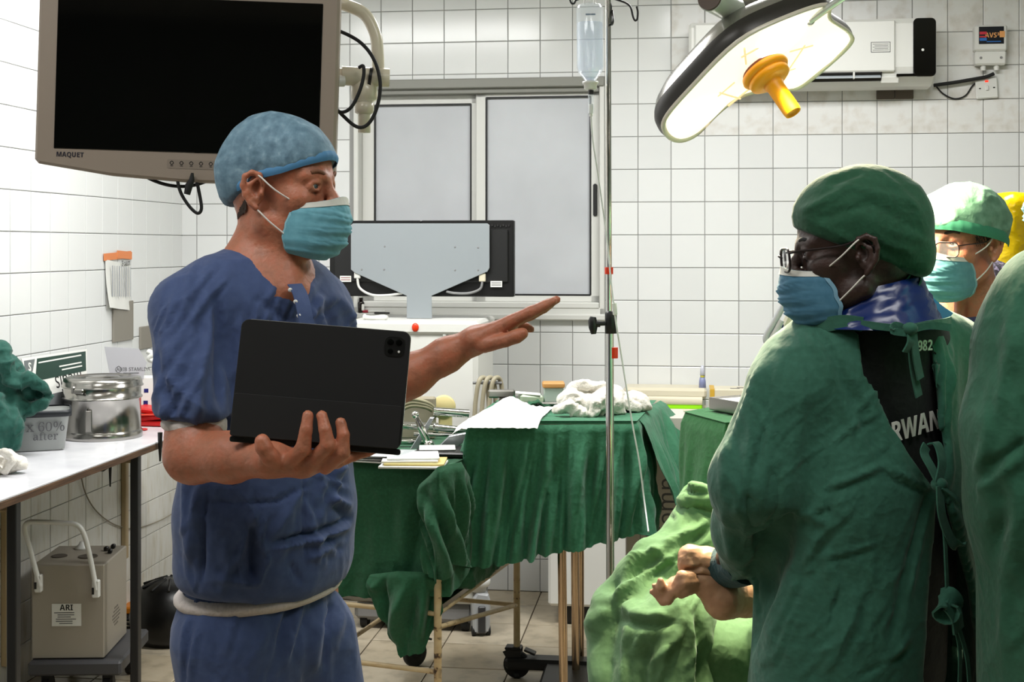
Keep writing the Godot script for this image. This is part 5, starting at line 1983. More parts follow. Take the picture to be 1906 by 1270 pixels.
	o = thing("red_pack", "folded red plastic pack on the bench between the drum and the man's sleeve", "pack", Transform3D(Basis(Vector3.UP, -0.2), Vector3(at(286, 770, rz).x, h, -rz)))
	st = begin()
	for q in [[0.0, 0.012, 0.0], [0.01, 0.035, 0.12], [0.0, 0.06, -0.1]]: box(st, Vector3(q[0], q[1], 0), Vector3(0.13, 0.02, 0.1), 0.006, Basis(Vector3.BACK, q[2]))
	part("film", st, M.red, o)
	st = begin()
	box(st, Vector3(0.01, 0.048, 0.02), Vector3(0.11, 0.006, 0.08), 0.002, Basis(Vector3.BACK, 0.05))
	part("fold", st, mat(Color(0.85, 0.25, 0.18), 0.35), o)
	st = begin()
	ball(st, Vector3(at(268, 800, 5.0).x, h + 0.0045, -5.0), 0.014, Vector3(1, 0.35, 1))
	lone("plastic_disc", st, M.red, "small round red plastic disc lying on the bench beside the drum", "disc")
	st = begin()
	tube(st, smooth_path([at(276, 655, 4.95), at(284, 660, 4.94), at(278, 668, 4.94), at(288, 674, 4.94), at(290, 684, 4.94)]), 0.011, 10)
	lone("crumpled_film", st, M.white_plastic, "crumpled white wrapping in front of the small grey wall plate", "wrapping")

func under_table():
	# suction unit
	var z := 4.6
	var x0 := at(57, 1100, z).x
	var x1 := at(191, 1100, z).x
	var wd := x1 - x0
	var top := at(120, 1052, z).y
	var o := thing("suction_unit", "grey-cream suction unit on castors with a tall carrying handle under the bench", "suction unit", Transform3D(Basis(Vector3.UP, 0.03), Vector3((x0 + x1) / 2, 0, -z - 0.15)))
	var lo := 0.155
	var st := begin()
	box(st, Vector3(0, (lo + top) / 2, 0), Vector3(wd, top - lo, 0.3), 0.004)
	var shell := mat(Color(0.6, 0.57, 0.52), 0.5)
	var body := part("housing", st, shell, o)
	st = begin()
	box(st, Vector3(0.03, lo - 0.028, -0.02), Vector3(wd + 0.07, 0.05, 0.4), 0.008)
	part("base_plate", st, mat(Color(0.24, 0.24, 0.25), 0.5), o)
	for q in [[-1, 1], [1, 1], [-1, -1], [1, -1]]:
		st = begin()
		rod(st, Vector3(q[0] * (wd / 2 - 0.02) + 0.03 - 0.012, 0.045, q[1] * 0.15 - 0.02), Vector3(q[0] * (wd / 2 - 0.02) + 0.03 + 0.012, 0.045, q[1] * 0.15 - 0.02), 0.045, 18)
		box(st, Vector3(q[0] * (wd / 2 - 0.02) + 0.03, 0.085, q[1] * 0.15 - 0.02), Vector3(0.036, 0.05, 0.04), 0.005)
		part("castor", st, M.rubber, o)
	st = begin()
	var hp := []
	for q in [[75, 1092], [66, 1060], [54, 1015], [46, 985], [53, 973], [80, 972], [120, 974], [142, 977], [155, 992], [166, 1030], [177, 1085], [179, 1098]]:
		hp.append(o.transform.affine_inverse() * at(q[0], q[1], z - 0.02))
	tube(st, smooth_path(hp, 5), 0.0088, 12)
	part("handle", st, M.white_plastic, o)
	for q in [[72, 1086], [179, 1096]]:
		st = begin()
		var c: Vector3 = o.transform.affine_inverse() * at(q[0], q[1], z - 0.015)
		box(st, c, Vector3(0.026, 0.062, 0.022), 0.004)
		var br := part("handle_bracket", st, M.white_plastic, o)
		st = begin()
		box(st, c + Vector3(-0.008, -0.006, 0.0115), Vector3(0.008, 0.024, 0.002), 0.0005)
		part("slot", st, M.black, br)
	st = begin()
	var lc: Vector3 = o.transform.affine_inverse() * at(124, 1145, z)
	box(st, Vector3(lc.x, lc.y, 0.1508), Vector3(0.102, 0.078, 0.0012))
	var lab := part("type_plate", st, M.paper, body)
	part("lettering", lettering("ARI", 0.02, 0.0006, "Droid Sans", true), M.ink, lab, Transform3D(Basis(), Vector3(lc.x, lc.y + 0.026, 0.1516)))
	st = begin()
	for k in 6: box(st, Vector3(lc.x - 0.008 + 0.006 * (k % 2), lc.y + 0.008 - 0.0075 * k, 0.1516), Vector3(0.07 - 0.012 * (k % 3), 0.0028, 0.0006))
	part("print_lines", st, M.print_grey, lab)
	for q in [[-0.07, 0.02, 0.028], [0.035, 0.03, 0.034]]:
		st = begin()
		lathe(st, sharp([Vector2(0, 0), Vector2(q[2], 0), Vector2(q[2], 0.003), Vector2(q[2] * 0.9, 0.004), Vector2(0, 0.002)]), 24, Transform3D(Basis(), Vector3(q[0], top, q[1])))
		part("jar_seat", st, mat(Color(0.3, 0.27, 0.24), 0.5), o)
	st = begin()
	lathe(st, [Vector2(0, 0), Vector2(0.026, 0), Vector2(0.026, 0.006), Vector2(0.012, 0.016), Vector2(0.008, 0.026), Vector2(0, 0.027)], 18, Transform3D(Basis(), Vector3(-0.025, top, -0.1)))
	part("filter_cap", st, M.white_plastic, o)
	for q in [[0.075, -0.06], [0.1, -0.02], [0.09, -0.1]]:
		st = begin()
		box(st, Vector3(q[0], top + 0.008, q[1]), Vector3(0.015, 0.016, 0.02), 0.003)
		part("switch", st, M.black, o)
	st = begin()
	for i in 8:
		for j in 6:
			if Vector2(i - 3.5, (j - 2.5) * 1.3).length() < 4.0:
				box(st, Vector3(wd / 2 + 0.0005, lo + 0.08 + 0.012 * j, -0.05 + 0.013 * i), Vector3(0.001, 0.006, 0.006))
	part("vent_grille", st, mat(Color(0.4, 0.38, 0.35), 0.6), body).set_meta("kind", "stuff")
	# lead along the wall, conduit, plugs
	st = begin()
	var pts := []
	for q in [[150, 880], [158, 915], [174, 945], [198, 968], [225, 981], [255, 984], [300, 968], [330, 950]]: pts.append(on_left(q[0], q[1], 0.012))
	tube(st, smooth_path(pts), 0.0028, 6)
	lone("wall_lead", st, mat(Color(0.55, 0.52, 0.45), 0.6), "thin grey lead drooping along the tiles under the bench", "lead", R)
	for q in [[232, 845, 1040, "beige conduit running down the tiles under the bench, beside the bench leg"], [10, 950, 1240, "beige conduit running down the tiles at the photo's left edge"]]:
		st = begin()
		var a := on_left(q[0], q[1], 0.015)
		var b := on_left(q[0], q[2], 0.015)
		box(st, Vector3(0.016, (a.y + maxf(b.y, 0.02)) / 2, a.z), Vector3(0.024, a.y - maxf(b.y, 0.02), 0.03), 0.004)
		box(st, Vector3(0.02, a.y + 0.02, a.z), Vector3(0.03, 0.05, 0.05), 0.004)
		lone("conduit", st, mat(Color(0.66, 0.58, 0.44), 0.5), q[3], "conduit", R, "conduits below the bench")
	var plug := on_left(185, 872, 0.14)
	o = thing("plug_socket", "dark green plug and black lead hanging under the bench top", "plug", R * Transform3D(Basis(), plug))
	st = begin()
	box(st, Vector3(0, 0, -0.04), Vector3(0.04, 0.022, 0.075), 0.008, Basis(Vector3.RIGHT, 0.12))
	box(st, Vector3(-0.01, 0.02, -0.13), Vector3(0.035, 0.026, 0.05), 0.006)
	part("plug_body", st, mat(Color(0.02, 0.12, 0.07), 0.5), o)
	st = begin()
	tube(st, PackedVector3Array([Vector3(0.01, 0.03, -0.075), Vector3(0.01, -0.02, -0.075), Vector3(0.01, -0.085, -0.075)]), [0.008, 0.006, 0.003], 8)
	part("hook_peg", st, M.black, o)
	st = begin()
	var pg := at(298, 826, 4.7)
	tube(st, PackedVector3Array([pg + Vector3(0, 0.04, 0), pg, at(298, 859, 4.7)]), [0.009, 0.008, 0.003], 8)
	lone("hook_peg", st, M.black, "black tapered peg under the bench end, next to the man's elbow", "peg")
	# things on the floor behind the bench leg
	var bk := R.affine_inverse() * at(318, 1100, 5.35)
	o = thing("waste_bag", "black bag on the floor by the wall, behind the man's hip", "bag", R * Transform3D(Basis(), Vector3(bk.x, 0, bk.z)))
	st = begin()
	lathe(st, [Vector2(0, 0.0), Vector2(0.13, 0.0), Vector2(0.155, 0.03), Vector2(0.165, 0.1), Vector2(0.15, 0.17), Vector2(0.12, 0.215), Vector2(0.07, 0.24), Vector2(0.03, 0.25), Vector2(0, 0.25)], 30)
	part("sack", st, mat(Color(0.012, 0.012, 0.013), 0.35), o)
	st = begin()
	for k in 10:
		var a := TAU * k / 10
		rod(st, Vector3(cos(a) * 0.03, 0.25, sin(a) * 0.03), Vector3(cos(a) * 0.115, 0.222, sin(a) * 0.115), 0.006, 6)
	part("gathers", st, mat(Color(0.012, 0.012, 0.013), 0.35), o)
	var yt := R.affine_inverse() * at(275, 1124, 5.75)
	yt = on_level(275, 1132, 0.04)
	o = thing("foot_pedal", "orange-yellow foot pedal with black ends on the floor beyond the suction unit", "pedal", R * Transform3D(Basis(Vector3.UP, 0.15), Vector3(yt.x, 0, yt.z)))
	st = begin()
	prism(st, PackedVector2Array([Vector2(-0.1, 0.025), Vector2(0.08, 0.025), Vector2(0.08, 0.065), Vector2(-0.1, 0.055)]), -0.05, 0.05, Transform3D(), 0.006)
	part("tread", st, mat(Color(0.85, 0.5, 0.03), 0.4), o)
	st = begin()
	box(st, Vector3(0.0, 0.013, 0), Vector3(0.24, 0.026, 0.13), 0.008)
	ball(st, Vector3(0.12, 0.03, 0), 0.03)
	part("pedal_base", st, M.rubber, o)
	st = begin()
	var cc := on_level(300, 1163, 0.01)
	var pp := []
	for k in 40:
		var a := TAU * k / 13.0
		pp.append(cc + Vector3(cos(a) * (0.14 + 0.035 * sin(k * 0.7)), 0.004 + 0.0035 * (k / 13), sin(a) * (0.1 + 0.03 * cos(k * 0.5))))
	pp.push_front(cc + Vector3(-0.22, 0.002, 0.1))
	tube(st, smooth_path(pp, 4), 0.0058, 8)
	lone("mains_lead", st, M.rubber, "black mains lead coiled on the floor tiles beside the man in blue", "lead", R)

# ---------------------------------------------------------------- equipment between the tables and the right wall
func right_equipment():
	# long cream unit with a lime stripe on the wall
	var w := 0.2
	var a := on_back(1160, 722, w)
	var b := on_back(1316, 782, w)
	var o := thing("wall_unit", "cream wall unit with a lime green stripe behind the instrument table", "wall unit", R * Transform3D(Basis(), Vector3(a.x, b.y, 0.004)))
	var hh := a.y - b.y
	var wd := b.x - a.x
	var st := begin()
	box(st, Vector3(wd / 2, hh * 0.82, 0.09), Vector3(wd, hh * 0.34, 0.17), 0.012)
	part("upper_case", st, M.cream, o)
	st = begin()
	tube(st, PackedVector3Array([Vector3(0.01, hh * 0.6, 0.16), Vector3(wd - 0.02, hh * 0.6, 0.16)]), 0.022, 16)
	part("front_rail", st, M.cream, o)
	st = begin()
	box(st, Vector3(wd / 2, hh * 0.42, 0.085), Vector3(wd - 0.04, 0.032, 0.17), 0.004)
	part("lime_stripe", st, mat(Color(0.55, 0.85, 0.02), 0.4), o)
	st = begin()
	box(st, Vector3(wd / 2, hh * 0.17, 0.09), Vector3(wd, hh * 0.3, 0.17), 0.006)
	part("lower_case", st, M.cream, o)
	# glue tube with a lilac base
	var g := on_back(1310, 726, 0.13)
	o = thing("glue_bottle", "small lilac-based clear bottle standing upright on the cream wall unit", "bottle", R * Transform3D(Basis(), Vector3(g.x - 0.006, a.y - hh * 0.02 + 0.001, 0.13)))
	st = begin()
	lathe(st, [Vector2(0, 0), Vector2(0.016, 0), Vector2(0.015, 0.028), Vector2(0.012, 0.045), Vector2(0, 0.046)], 18)
	part("base", st, mat(Color(0.5, 0.53, 0.68), 0.4), o)
	st = begin()
	lathe(st, [Vector2(0.0, 0.044), Vector2(0.0095, 0.044), Vector2(0.0095, 0.056), Vector2(0, 0.056)], 16)
	part("band", st, mat(Color(0.75, 0.72, 0.25), 0.4), o)
	st = begin()
	lathe(st, [Vector2(0, 0.055), Vector2(0.011, 0.055), Vector2(0.01, 0.08), Vector2(0.006, 0.098), Vector2(0, 0.1)], 16)
	part("cap", st, mat(Color(0.74, 0.75, 0.8), 0.2), o)
	# low cabinet under the unit, and the carton on it
	var top := on_back(1290, 790, 0.35).y
	var cx0 := on_back(1215, 800, 0.35).x
	o = thing("low_cabinet", "white low cabinet against the back wall between the draped tables", "cabinet", R * Transform3D(Basis(), Vector3(cx0 + 0.45, 0, 0.2)))
	st = begin()
	box(st, Vector3(0, top / 2, 0), Vector3(0.9, top, 0.38), 0.006)
	part("carcass", st, M.white_paint, o)
	for x in [-0.225, 0.225]:
		st = begin()
		box(st, Vector3(x, top / 2 - 0.01, 0.195), Vector3(0.43, top - 0.08, 0.016), 0.003)
		var dr := part("door", st, M.white_paint, o)
		st = begin()
		box(st, Vector3(x * 0.3, top * 0.62, 0.21), Vector3(0.012, 0.09, 0.02), 0.003)
		part("handle", st, M.steel, dr)
	var c0 := on_back(1320, 785, 0.3)
	o = thing("cream_carton", "cream cardboard carton edged with yellow tape beside the cream wall unit", "carton", R * Transform3D(Basis(), Vector3(c0.x + 0.11, top + 0.001, 0.27)))
	st = begin()
	box(st, Vector3(0.0, 0.075, 0), Vector3(0.22, 0.15, 0.16), 0.003)
	part("carton_body", st, M.cream, o)
	st = begin()
	box(st, Vector3(-0.098, 0.075, 0.081), Vector3(0.02, 0.15, 0.003), 0.001)
	box(st, Vector3(-0.098, 0.151, 0.0), Vector3(0.02, 0.003, 0.16), 0.001)
	part("yellow_tape", st, mat(Color(0.78, 0.62, 0.2), 0.5), o)
	st = begin()
	for q in [[0.0, 0.151, 0.03], [0.03, 0.151, 0.0]]: box(st, Vector3(q[0], q[1], q[2]), Vector3(0.04, 0.001, 0.012))
	part("top_print", st, M.print_grey, o)
	# white carton with grey upright lettering
	var k0 := at(1226, 960, 4.75)
	o = thing("white_carton", "tall white carton with grey sideways lettering behind the drip stand and the patient", "carton", R * Transform3D(Basis(Vector3.UP, 0.06), R.affine_inverse() * Vector3(k0.x + 0.005, 0, k0.z - 0.15)))
	st = begin()
	box(st, Vector3(0, 0.49, 0), Vector3(0.22, 0.98, 0.25), 0.004)
	var cb := part("carton_body", st, mat(Color(0.72, 0.7, 0.66), 0.7), o)
	part("lettering", lettering("Comp", 0.062, 0.0008), M.print_grey, cb, Transform3D(Basis(Vector3.BACK, PI / 2), Vector3(0.035, k0.y + 0.02, 0.1255)))
	st = begin()
	box(st, Vector3(-0.06, 0.72, 0.1255), Vector3(0.002, 0.4, 0.001))
	part("print_line", st, M.print_grey, cb)
	var m0 := on_back(1019, 1000, 0.55)
	o = thing("white_machine", "white floor machine with a printed panel behind the instrument table's legs", "medical machine", R * Transform3D(Basis(), Vector3(m0.x + 0.17, 0, 0.36)))
	st = begin()
	box(st, Vector3(0, 0.33, 0), Vector3(0.34, 0.5, 0.34), 0.012)
	var hb := part("housing", st, M.white_paint, o)
	st = begin()
	box(st, Vector3(0.03, 0.05, 0.0), Vector3(0.26, 0.1, 0.3), 0.01)
	part("foot", st, M.black, o)
	st = begin()
	box(st, Vector3(0.06, 0.43, 0.1715), Vector3(0.2, 0.08, 0.002))
	part("print_panel", st, M.cream, hb)
	st = begin()
	for k in 4: box(st, Vector3(0.06, 0.455 - 0.014 * k, 0.173), Vector3(0.17 - 0.02 * (k % 2), 0.004, 0.001))
	part("print_lines", st, M.print_grey, hb)
	st = begin()
	for k in 5: box(st, Vector3(0.02 + 0.022 * k, 0.5, 0.172), Vector3(0.011, 0.022, 0.004), 0.001)
	part("plug_row", st, M.black, hb)
	# foot of an imaging stand with its white cover
	var f0 := at(894, 1180, 5.42)
	o = thing("stand_foot", "white and grey castor foot of an imaging stand below the low trolley", "castor foot", R * Transform3D(Basis(Vector3.UP, 0.3), R.affine_inverse() * Vector3(f0.x, 0, f0.z)))
	st = begin()
	prism(st, PackedVector2Array([Vector2(-0.035, 0.0), Vector2(0.035, 0.0), Vector2(0.038, 0.13), Vector2(0.03, 0.16), Vector2(-0.02, 0.17), Vector2(-0.04, 0.13)]), -0.04, 0.04, Transform3D(Basis(), Vector3(0, 0.012, 0)), 0.008)
	part("foot_shell", st, mat(Color(0.66, 0.67, 0.68), 0.3), o)
	st = begin()
	box(st, Vector3(0.0, 0.07, 0.04), Vector3(0.03, 0.11, 0.02), 0.004)
	part("foot_slot", st, mat(Color(0.2, 0.2, 0.21), 0.4), o)
	st = begin()
	lathe(st, [Vector2(0, 0.18), Vector2(0.035, 0.18), Vector2(0.036, 0.2), Vector2(0.045, 0.2), Vector2(0.052, 0.21), Vector2(0.052, 0.225), Vector2(0.045, 0.235), Vector2(0, 0.235)], 24, Transform3D(Basis(), Vector3(-0.01, 0, 0)))
	part("cap", st, M.white_plastic, o)
	for x in [-0.03, 0.03]:
		st = begin()
		rod(st, Vector3(x - 0.008, 0.02, 0.02), Vector3(x + 0.008, 0.02, 0.02), 0.02, 14)
		part("wheel", st, M.rubber, o)
	st = begin()
	box(st, Vector3(-0.02, 0.28, 0), Vector3(0.05, 0.1, 0.05), 0.008)
	part("column", st, M.black, o)
	# cream imaging head with its grey grip and blue badge
	var cz := 3.35
	var ck := cz / F
	o = thing("imaging_machine", "cream imaging head with a grey tube grip and blue badge behind the masked surgeon", "imaging head", Transform3D(Basis(Vector3.UP, -0.25), Vector3(at(1500, 620, cz).x, 0, -cz)))
	st = begin()
	var poly := PackedVector2Array()
	for q in [[1442, 634], [1470, 572], [1486, 553], [1516, 570], [1545, 590], [1545, 700], [1440, 700]]: poly.append(Vector2(q[0] - 1500, 460 - q[1]) * ck + Vector2(0, EYE))
	prism(st, poly, -0.1, 0.0, Transform3D(), 0.008)
	part("housing", st, M.cream, o)
	st = begin()
	pts_tube(st, [[1496, 546], [1478, 549], [1462, 566], [1444, 598], [1430, 622], [1428, 634], [1434, 640], [1442, 625], [1456, 596]], 1500, ck, 0.02, 0.0085)
	part("grip", st, mat(Color(0.62, 0.63, 0.66), 0.35), o)
	st = begin()
	var bd := Vector3((1455 - 1500) * ck, EYE + (460 - 607) * ck, 0.001)
	lathe(st, sharp([Vector2(0, 0), Vector2(0.0065, 0), Vector2(0.006, 0.002), Vector2(0, 0.002)]), 16, Transform3D(Basis(Vector3.RIGHT, PI / 2), bd))
	part("badge", st, mat(Color(0.07, 0.1, 0.4), 0.4), o)
	st = begin()
	rod(st, Vector3(-0.02, 0.0, -0.06), Vector3(-0.02, EYE - 240 * ck + 0.02, -0.06), 0.035, 20)
	lathe(st, sharp([Vector2(0, 0), Vector2(0.13, 0), Vector2(0.13, 0.05), Vector2(0.04, 0.08), Vector2(0, 0.08)]), 24, Transform3D(Basis(), Vector3(-0.02, 0, -0.06)))
	part("column", st, M.cream, o)
	# yellow plastic cover over a tall stand
	var yz := 4.25
	o = thing("yellow_cover", "bright yellow plastic cover over a tall stand behind the surgeon with glasses", "plastic cover", Transform3D(Basis(), Vector3(at(1905, 500, yz).x, 0, -yz)))
	var yel := mat(Color(0.88, 0.74, 0.0), 0.22)
	yel.backlight_enabled = true
	yel.backlight = Color(0.3, 0.25, 0.0)
	yel.heightmap_enabled = true
	yel.heightmap_texture = M.crumple
	yel.heightmap_scale = 1.2
	tri_uv(yel, 1.6)
	wpart("cover", soft(["yellow"]), yel, o)
	st = begin()
	rod(st, Vector3(0, 0, 0), Vector3(0, 1.2, 0), 0.03, 14)
	lathe(st, sharp([Vector2(0, 0), Vector2(0.25, 0), Vector2(0.22, 0.05), Vector2(0, 0.05)]), 24)
	part("stand", st, M.steel, o)

func pts_tube(st: SurfaceTool, q: Array, cx: float, k: float, z: float, r: float):
	var pts := []
	for v in q: pts.append(Vector3((v[0] - cx) * k, EYE + (460 - v[1]) * k, z))
	tube(st, smooth_path(pts, 5), r, 10)

# ---------------------------------------------------------------- soft shapes
var head_man: Transform3D
var head_surgeon: Transform3D
var head_glasses: Transform3D
var head_edge: Transform3D
var head_purple: Transform3D

func facing(d: Vector3, o: Vector3, roll := 0.0) -> Transform3D:    # x forward, y up, z to the person's right
	var x := d.normalized()
	var z := x.cross(Vector3.UP).normalized()
	var y := z.cross(x)
	var b := Basis(x, y, z)
	return Transform3D(b * Basis(Vector3.RIGHT, roll), o)

# dark cloths lying on the low trolley's lower shelf
func shelf_lump():
	var f := Field.new()
	f.chain([at(640, 1050, 4.34), at(720, 1045, 4.3), at(800, 1040, 4.35)], [0.1, 0.1, 0.09], 0.03)
	f.chain([at(800, 1040, 4.35), at(848, 1062, 4.36), at(892, 1046, 4.66)], [0.09, 0.085, 0.085], 0.03)
	f.chain([at(650, 1010, 4.45), at(760, 1000, 4.45), at(870, 985, 4.75)], [0.09, 0.09, 0.08], 0.04)
	f.plane(Vector3(0, 0.478, 0), Vector3(0, -1, 0), 0.01)
	job("shelf_lump", f, 0.009, Cloth.new(64, 4.0, 0.014, 0.006, Vector3.ONE).move)

func start_bodies():
	head_man = facing(Vector3(0.94, -0.01, 0.342), at(522, 361, 2.46))
	head_surgeon = facing(Vector3(-0.975, -0.08, -0.14), at(1594, 478, 2.4))
	head_glasses = facing(Vector3(-0.72, -0.05, 0.69), at(1787, 459, 3.05), -0.04)
	head_edge = facing(Vector3(-0.9, 0, -0.4), at(2075, 330, 2.2))
	head_purple = facing(Vector3(-0.8, -0.3, 0.5), at(1846, 592, 3.6))
	man_bodies()
	surgeon_bodies()
	other_bodies()
	patient_bodies()
	cloth_lumps()

# a head in its own frame, the origin midway between the ear holes
func head_into(f: Field, h: Transform3D, size := 1.0):
	var b := h.basis
	var e := func(c: Vector3, r: Vector3, sm := 0.02, o := 0): f.egg(h * (c * size), r * size, b, sm * size, o)
	var c2 := func(p: Vector3, q: Vector3, r0: float, r1: float, sm := 0.012, o := 0): f.cap(h * (p * size), h * (q * size), r0 * size, r1 * size, sm * size, Vector3.ZERO, 1.0, o)
	e.call(Vector3(-0.012, 0.055, 0), Vector3(0.098, 0.088, 0.075), 0.02)
	e.call(Vector3(-0.045, 0.008, 0), Vector3(0.052, 0.055, 0.06), 0.02)
	e.call(Vector3(0.043, 0.05, 0), Vector3(0.056, 0.06, 0.062), 0.02)
	e.call(Vector3(0.042, -0.02, 0), Vector3(0.052, 0.078, 0.056), 0.025)
	for s in [-1.0, 1.0]:
		c2.call(Vector3(0.0, -0.055, 0.05 * s), Vector3(0.078, -0.098, 0.014 * s), 0.021, 0.02, 0.025)
		e.call(Vector3(0.06, -0.012, 0.044 * s), Vector3(0.028, 0.022, 0.02), 0.02)
		c2.call(Vector3(0.094, 0.029, 0.012 * s), Vector3(0.078, 0.031, 0.046 * s), 0.0105, 0.0095, 0.014)
	e.call(Vector3(0.085, -0.096, 0), Vector3(0.02, 0.018, 0.022), 0.02)
	c2.call(Vector3(0.095, 0.022, 0), Vector3(0.117, -0.018, 0), 0.008, 0.0115, 0.012)
	for s in [-1.0, 1.0]:
		e.call(Vector3(0.105, -0.022, 0.012 * s), Vector3(0.012, 0.009, 0.008), 0.008)
		e.call(Vector3(0.099, 0.011, 0.032 * s), Vector3(0.0125, 0.0105, 0.0165), 0.012, 1)
	c2.call(Vector3(0.1, -0.05, -0.02), Vector3(0.1, -0.05, 0.02), 0.008, 0.008, 0.01)
	c2.call(Vector3(0.098, -0.062, -0.018), Vector3(0.098, -0.062, 0.018), 0.0085, 0.0085, 0.01)
	# eyelids round each eyeball
	for s in [-1.0, 1.0]:
		var up := []
		var lo := []
		for k in 7:
			var a := PI * k / 6.0
			var zz: float = 0.031 * s + 0.0145 * cos(a) * s
			var x: float = 0.0945 - 0.0035 * absf(cos(a)) - 0.0045 * maxf(cos(a) * s, -cos(a) * s) * (1.0 if cos(a) > 0.0 else 0.0)
			up.append(h * (Vector3(x, 0.012 + 0.008 * sin(a), zz) * size))
			lo.append(h * (Vector3(x - 0.0008, 0.012 - 0.0068 * sin(a), zz) * size))
		f.chain(up, [0.0022, 0.0026, 0.0029, 0.003, 0.0029, 0.0026, 0.0022], 0.006)
		f.chain(lo, [0.0022, 0.0024, 0.0025, 0.0025, 0.0025, 0.0024, 0.0022], 0.006)
		# ear: rim, back plate, hollow, lobe, tragus
		var z: float = 0.079 * s
		e.call(Vector3(-0.008, 0.005, 0.0735 * s), Vector3(0.017, 0.03, 0.008), 0.008)
		e.call(Vector3(-0.004, 0.008, 0.083 * s), Vector3(0.0105, 0.019, 0.009), 0.004, 1)
		var rim := []
		for q in [[0.008, 0.016, 0.0], [0.004, 0.031, 0.002], [-0.01, 0.036, 0.006], [-0.023, 0.029, 0.009], [-0.027, 0.012, 0.01], [-0.023, -0.006, 0.008], [-0.014, -0.02, 0.004], [-0.006, -0.029, 0.0]]:
			rim.append(h * (Vector3(q[0], q[1], z + s * q[2]) * size))
		f.chain(rim, [0.004, 0.0048, 0.005, 0.005, 0.0048, 0.0046, 0.005, 0.0058], 0.004)
		var anti := []
		for q in [[-0.004, 0.022, 0.003], [-0.015, 0.014, 0.006], [-0.016, 0.0, 0.005], [-0.008, -0.013, 0.002]]:
			anti.append(h * (Vector3(q[0], q[1], z + s * q[2]) * size))
		f.chain(anti, [0.0035, 0.004, 0.004, 0.0035], 0.004)
		e.call(Vector3(0.007, -0.002, z + 0.001 * s), Vector3(0.005, 0.007, 0.004), 0.005)

func skin_relief(sd: int) -> Cloth:
	return Cloth.new(sd, 45.0, 0.0005, 0.0002, Vector3(1, 1.3, 1))

# a plain body under the clothes: trunk, legs and feet
func trunk(f: Field, neck: Vector3, sl: Vector3, sr: Vector3, hip: Vector3, ground_l: Vector3, ground_r: Vector3, fwd: Vector3, slim := 1.0):
	var ax := (sr - sl); ax.y = 0; ax = ax.normalized()
	f.cap(neck + Vector3(0, -0.16, 0), hip + Vector3(0, 0.1, 0), 0.095 * slim, 0.09 * slim, 0.04, ax, 1.45)
	f.cap(sl.lerp(sr, 0.2), sl.lerp(sr, 0.8), 0.05, 0.05, 0.04)
	for q in [[-1.0, ground_l], [1.0, ground_r]]:
		var hp: Vector3 = hip + ax * 0.09 * q[0]
		var g: Vector3 = q[1]
		var knee := hp.lerp(g, 0.5) + fwd * 0.02
		f.chain([hp, knee, g + Vector3(0, 0.09, 0)], [0.08 * slim, 0.055, 0.04], 0.03)
		f.chain([g + Vector3(0, 0.04, 0) - fwd * 0.04, g + Vector3(0, 0.035, 0) + fwd * 0.1, g + Vector3(0, 0.028, 0) + fwd * 0.17], [0.036, 0.035, 0.026], 0.02)

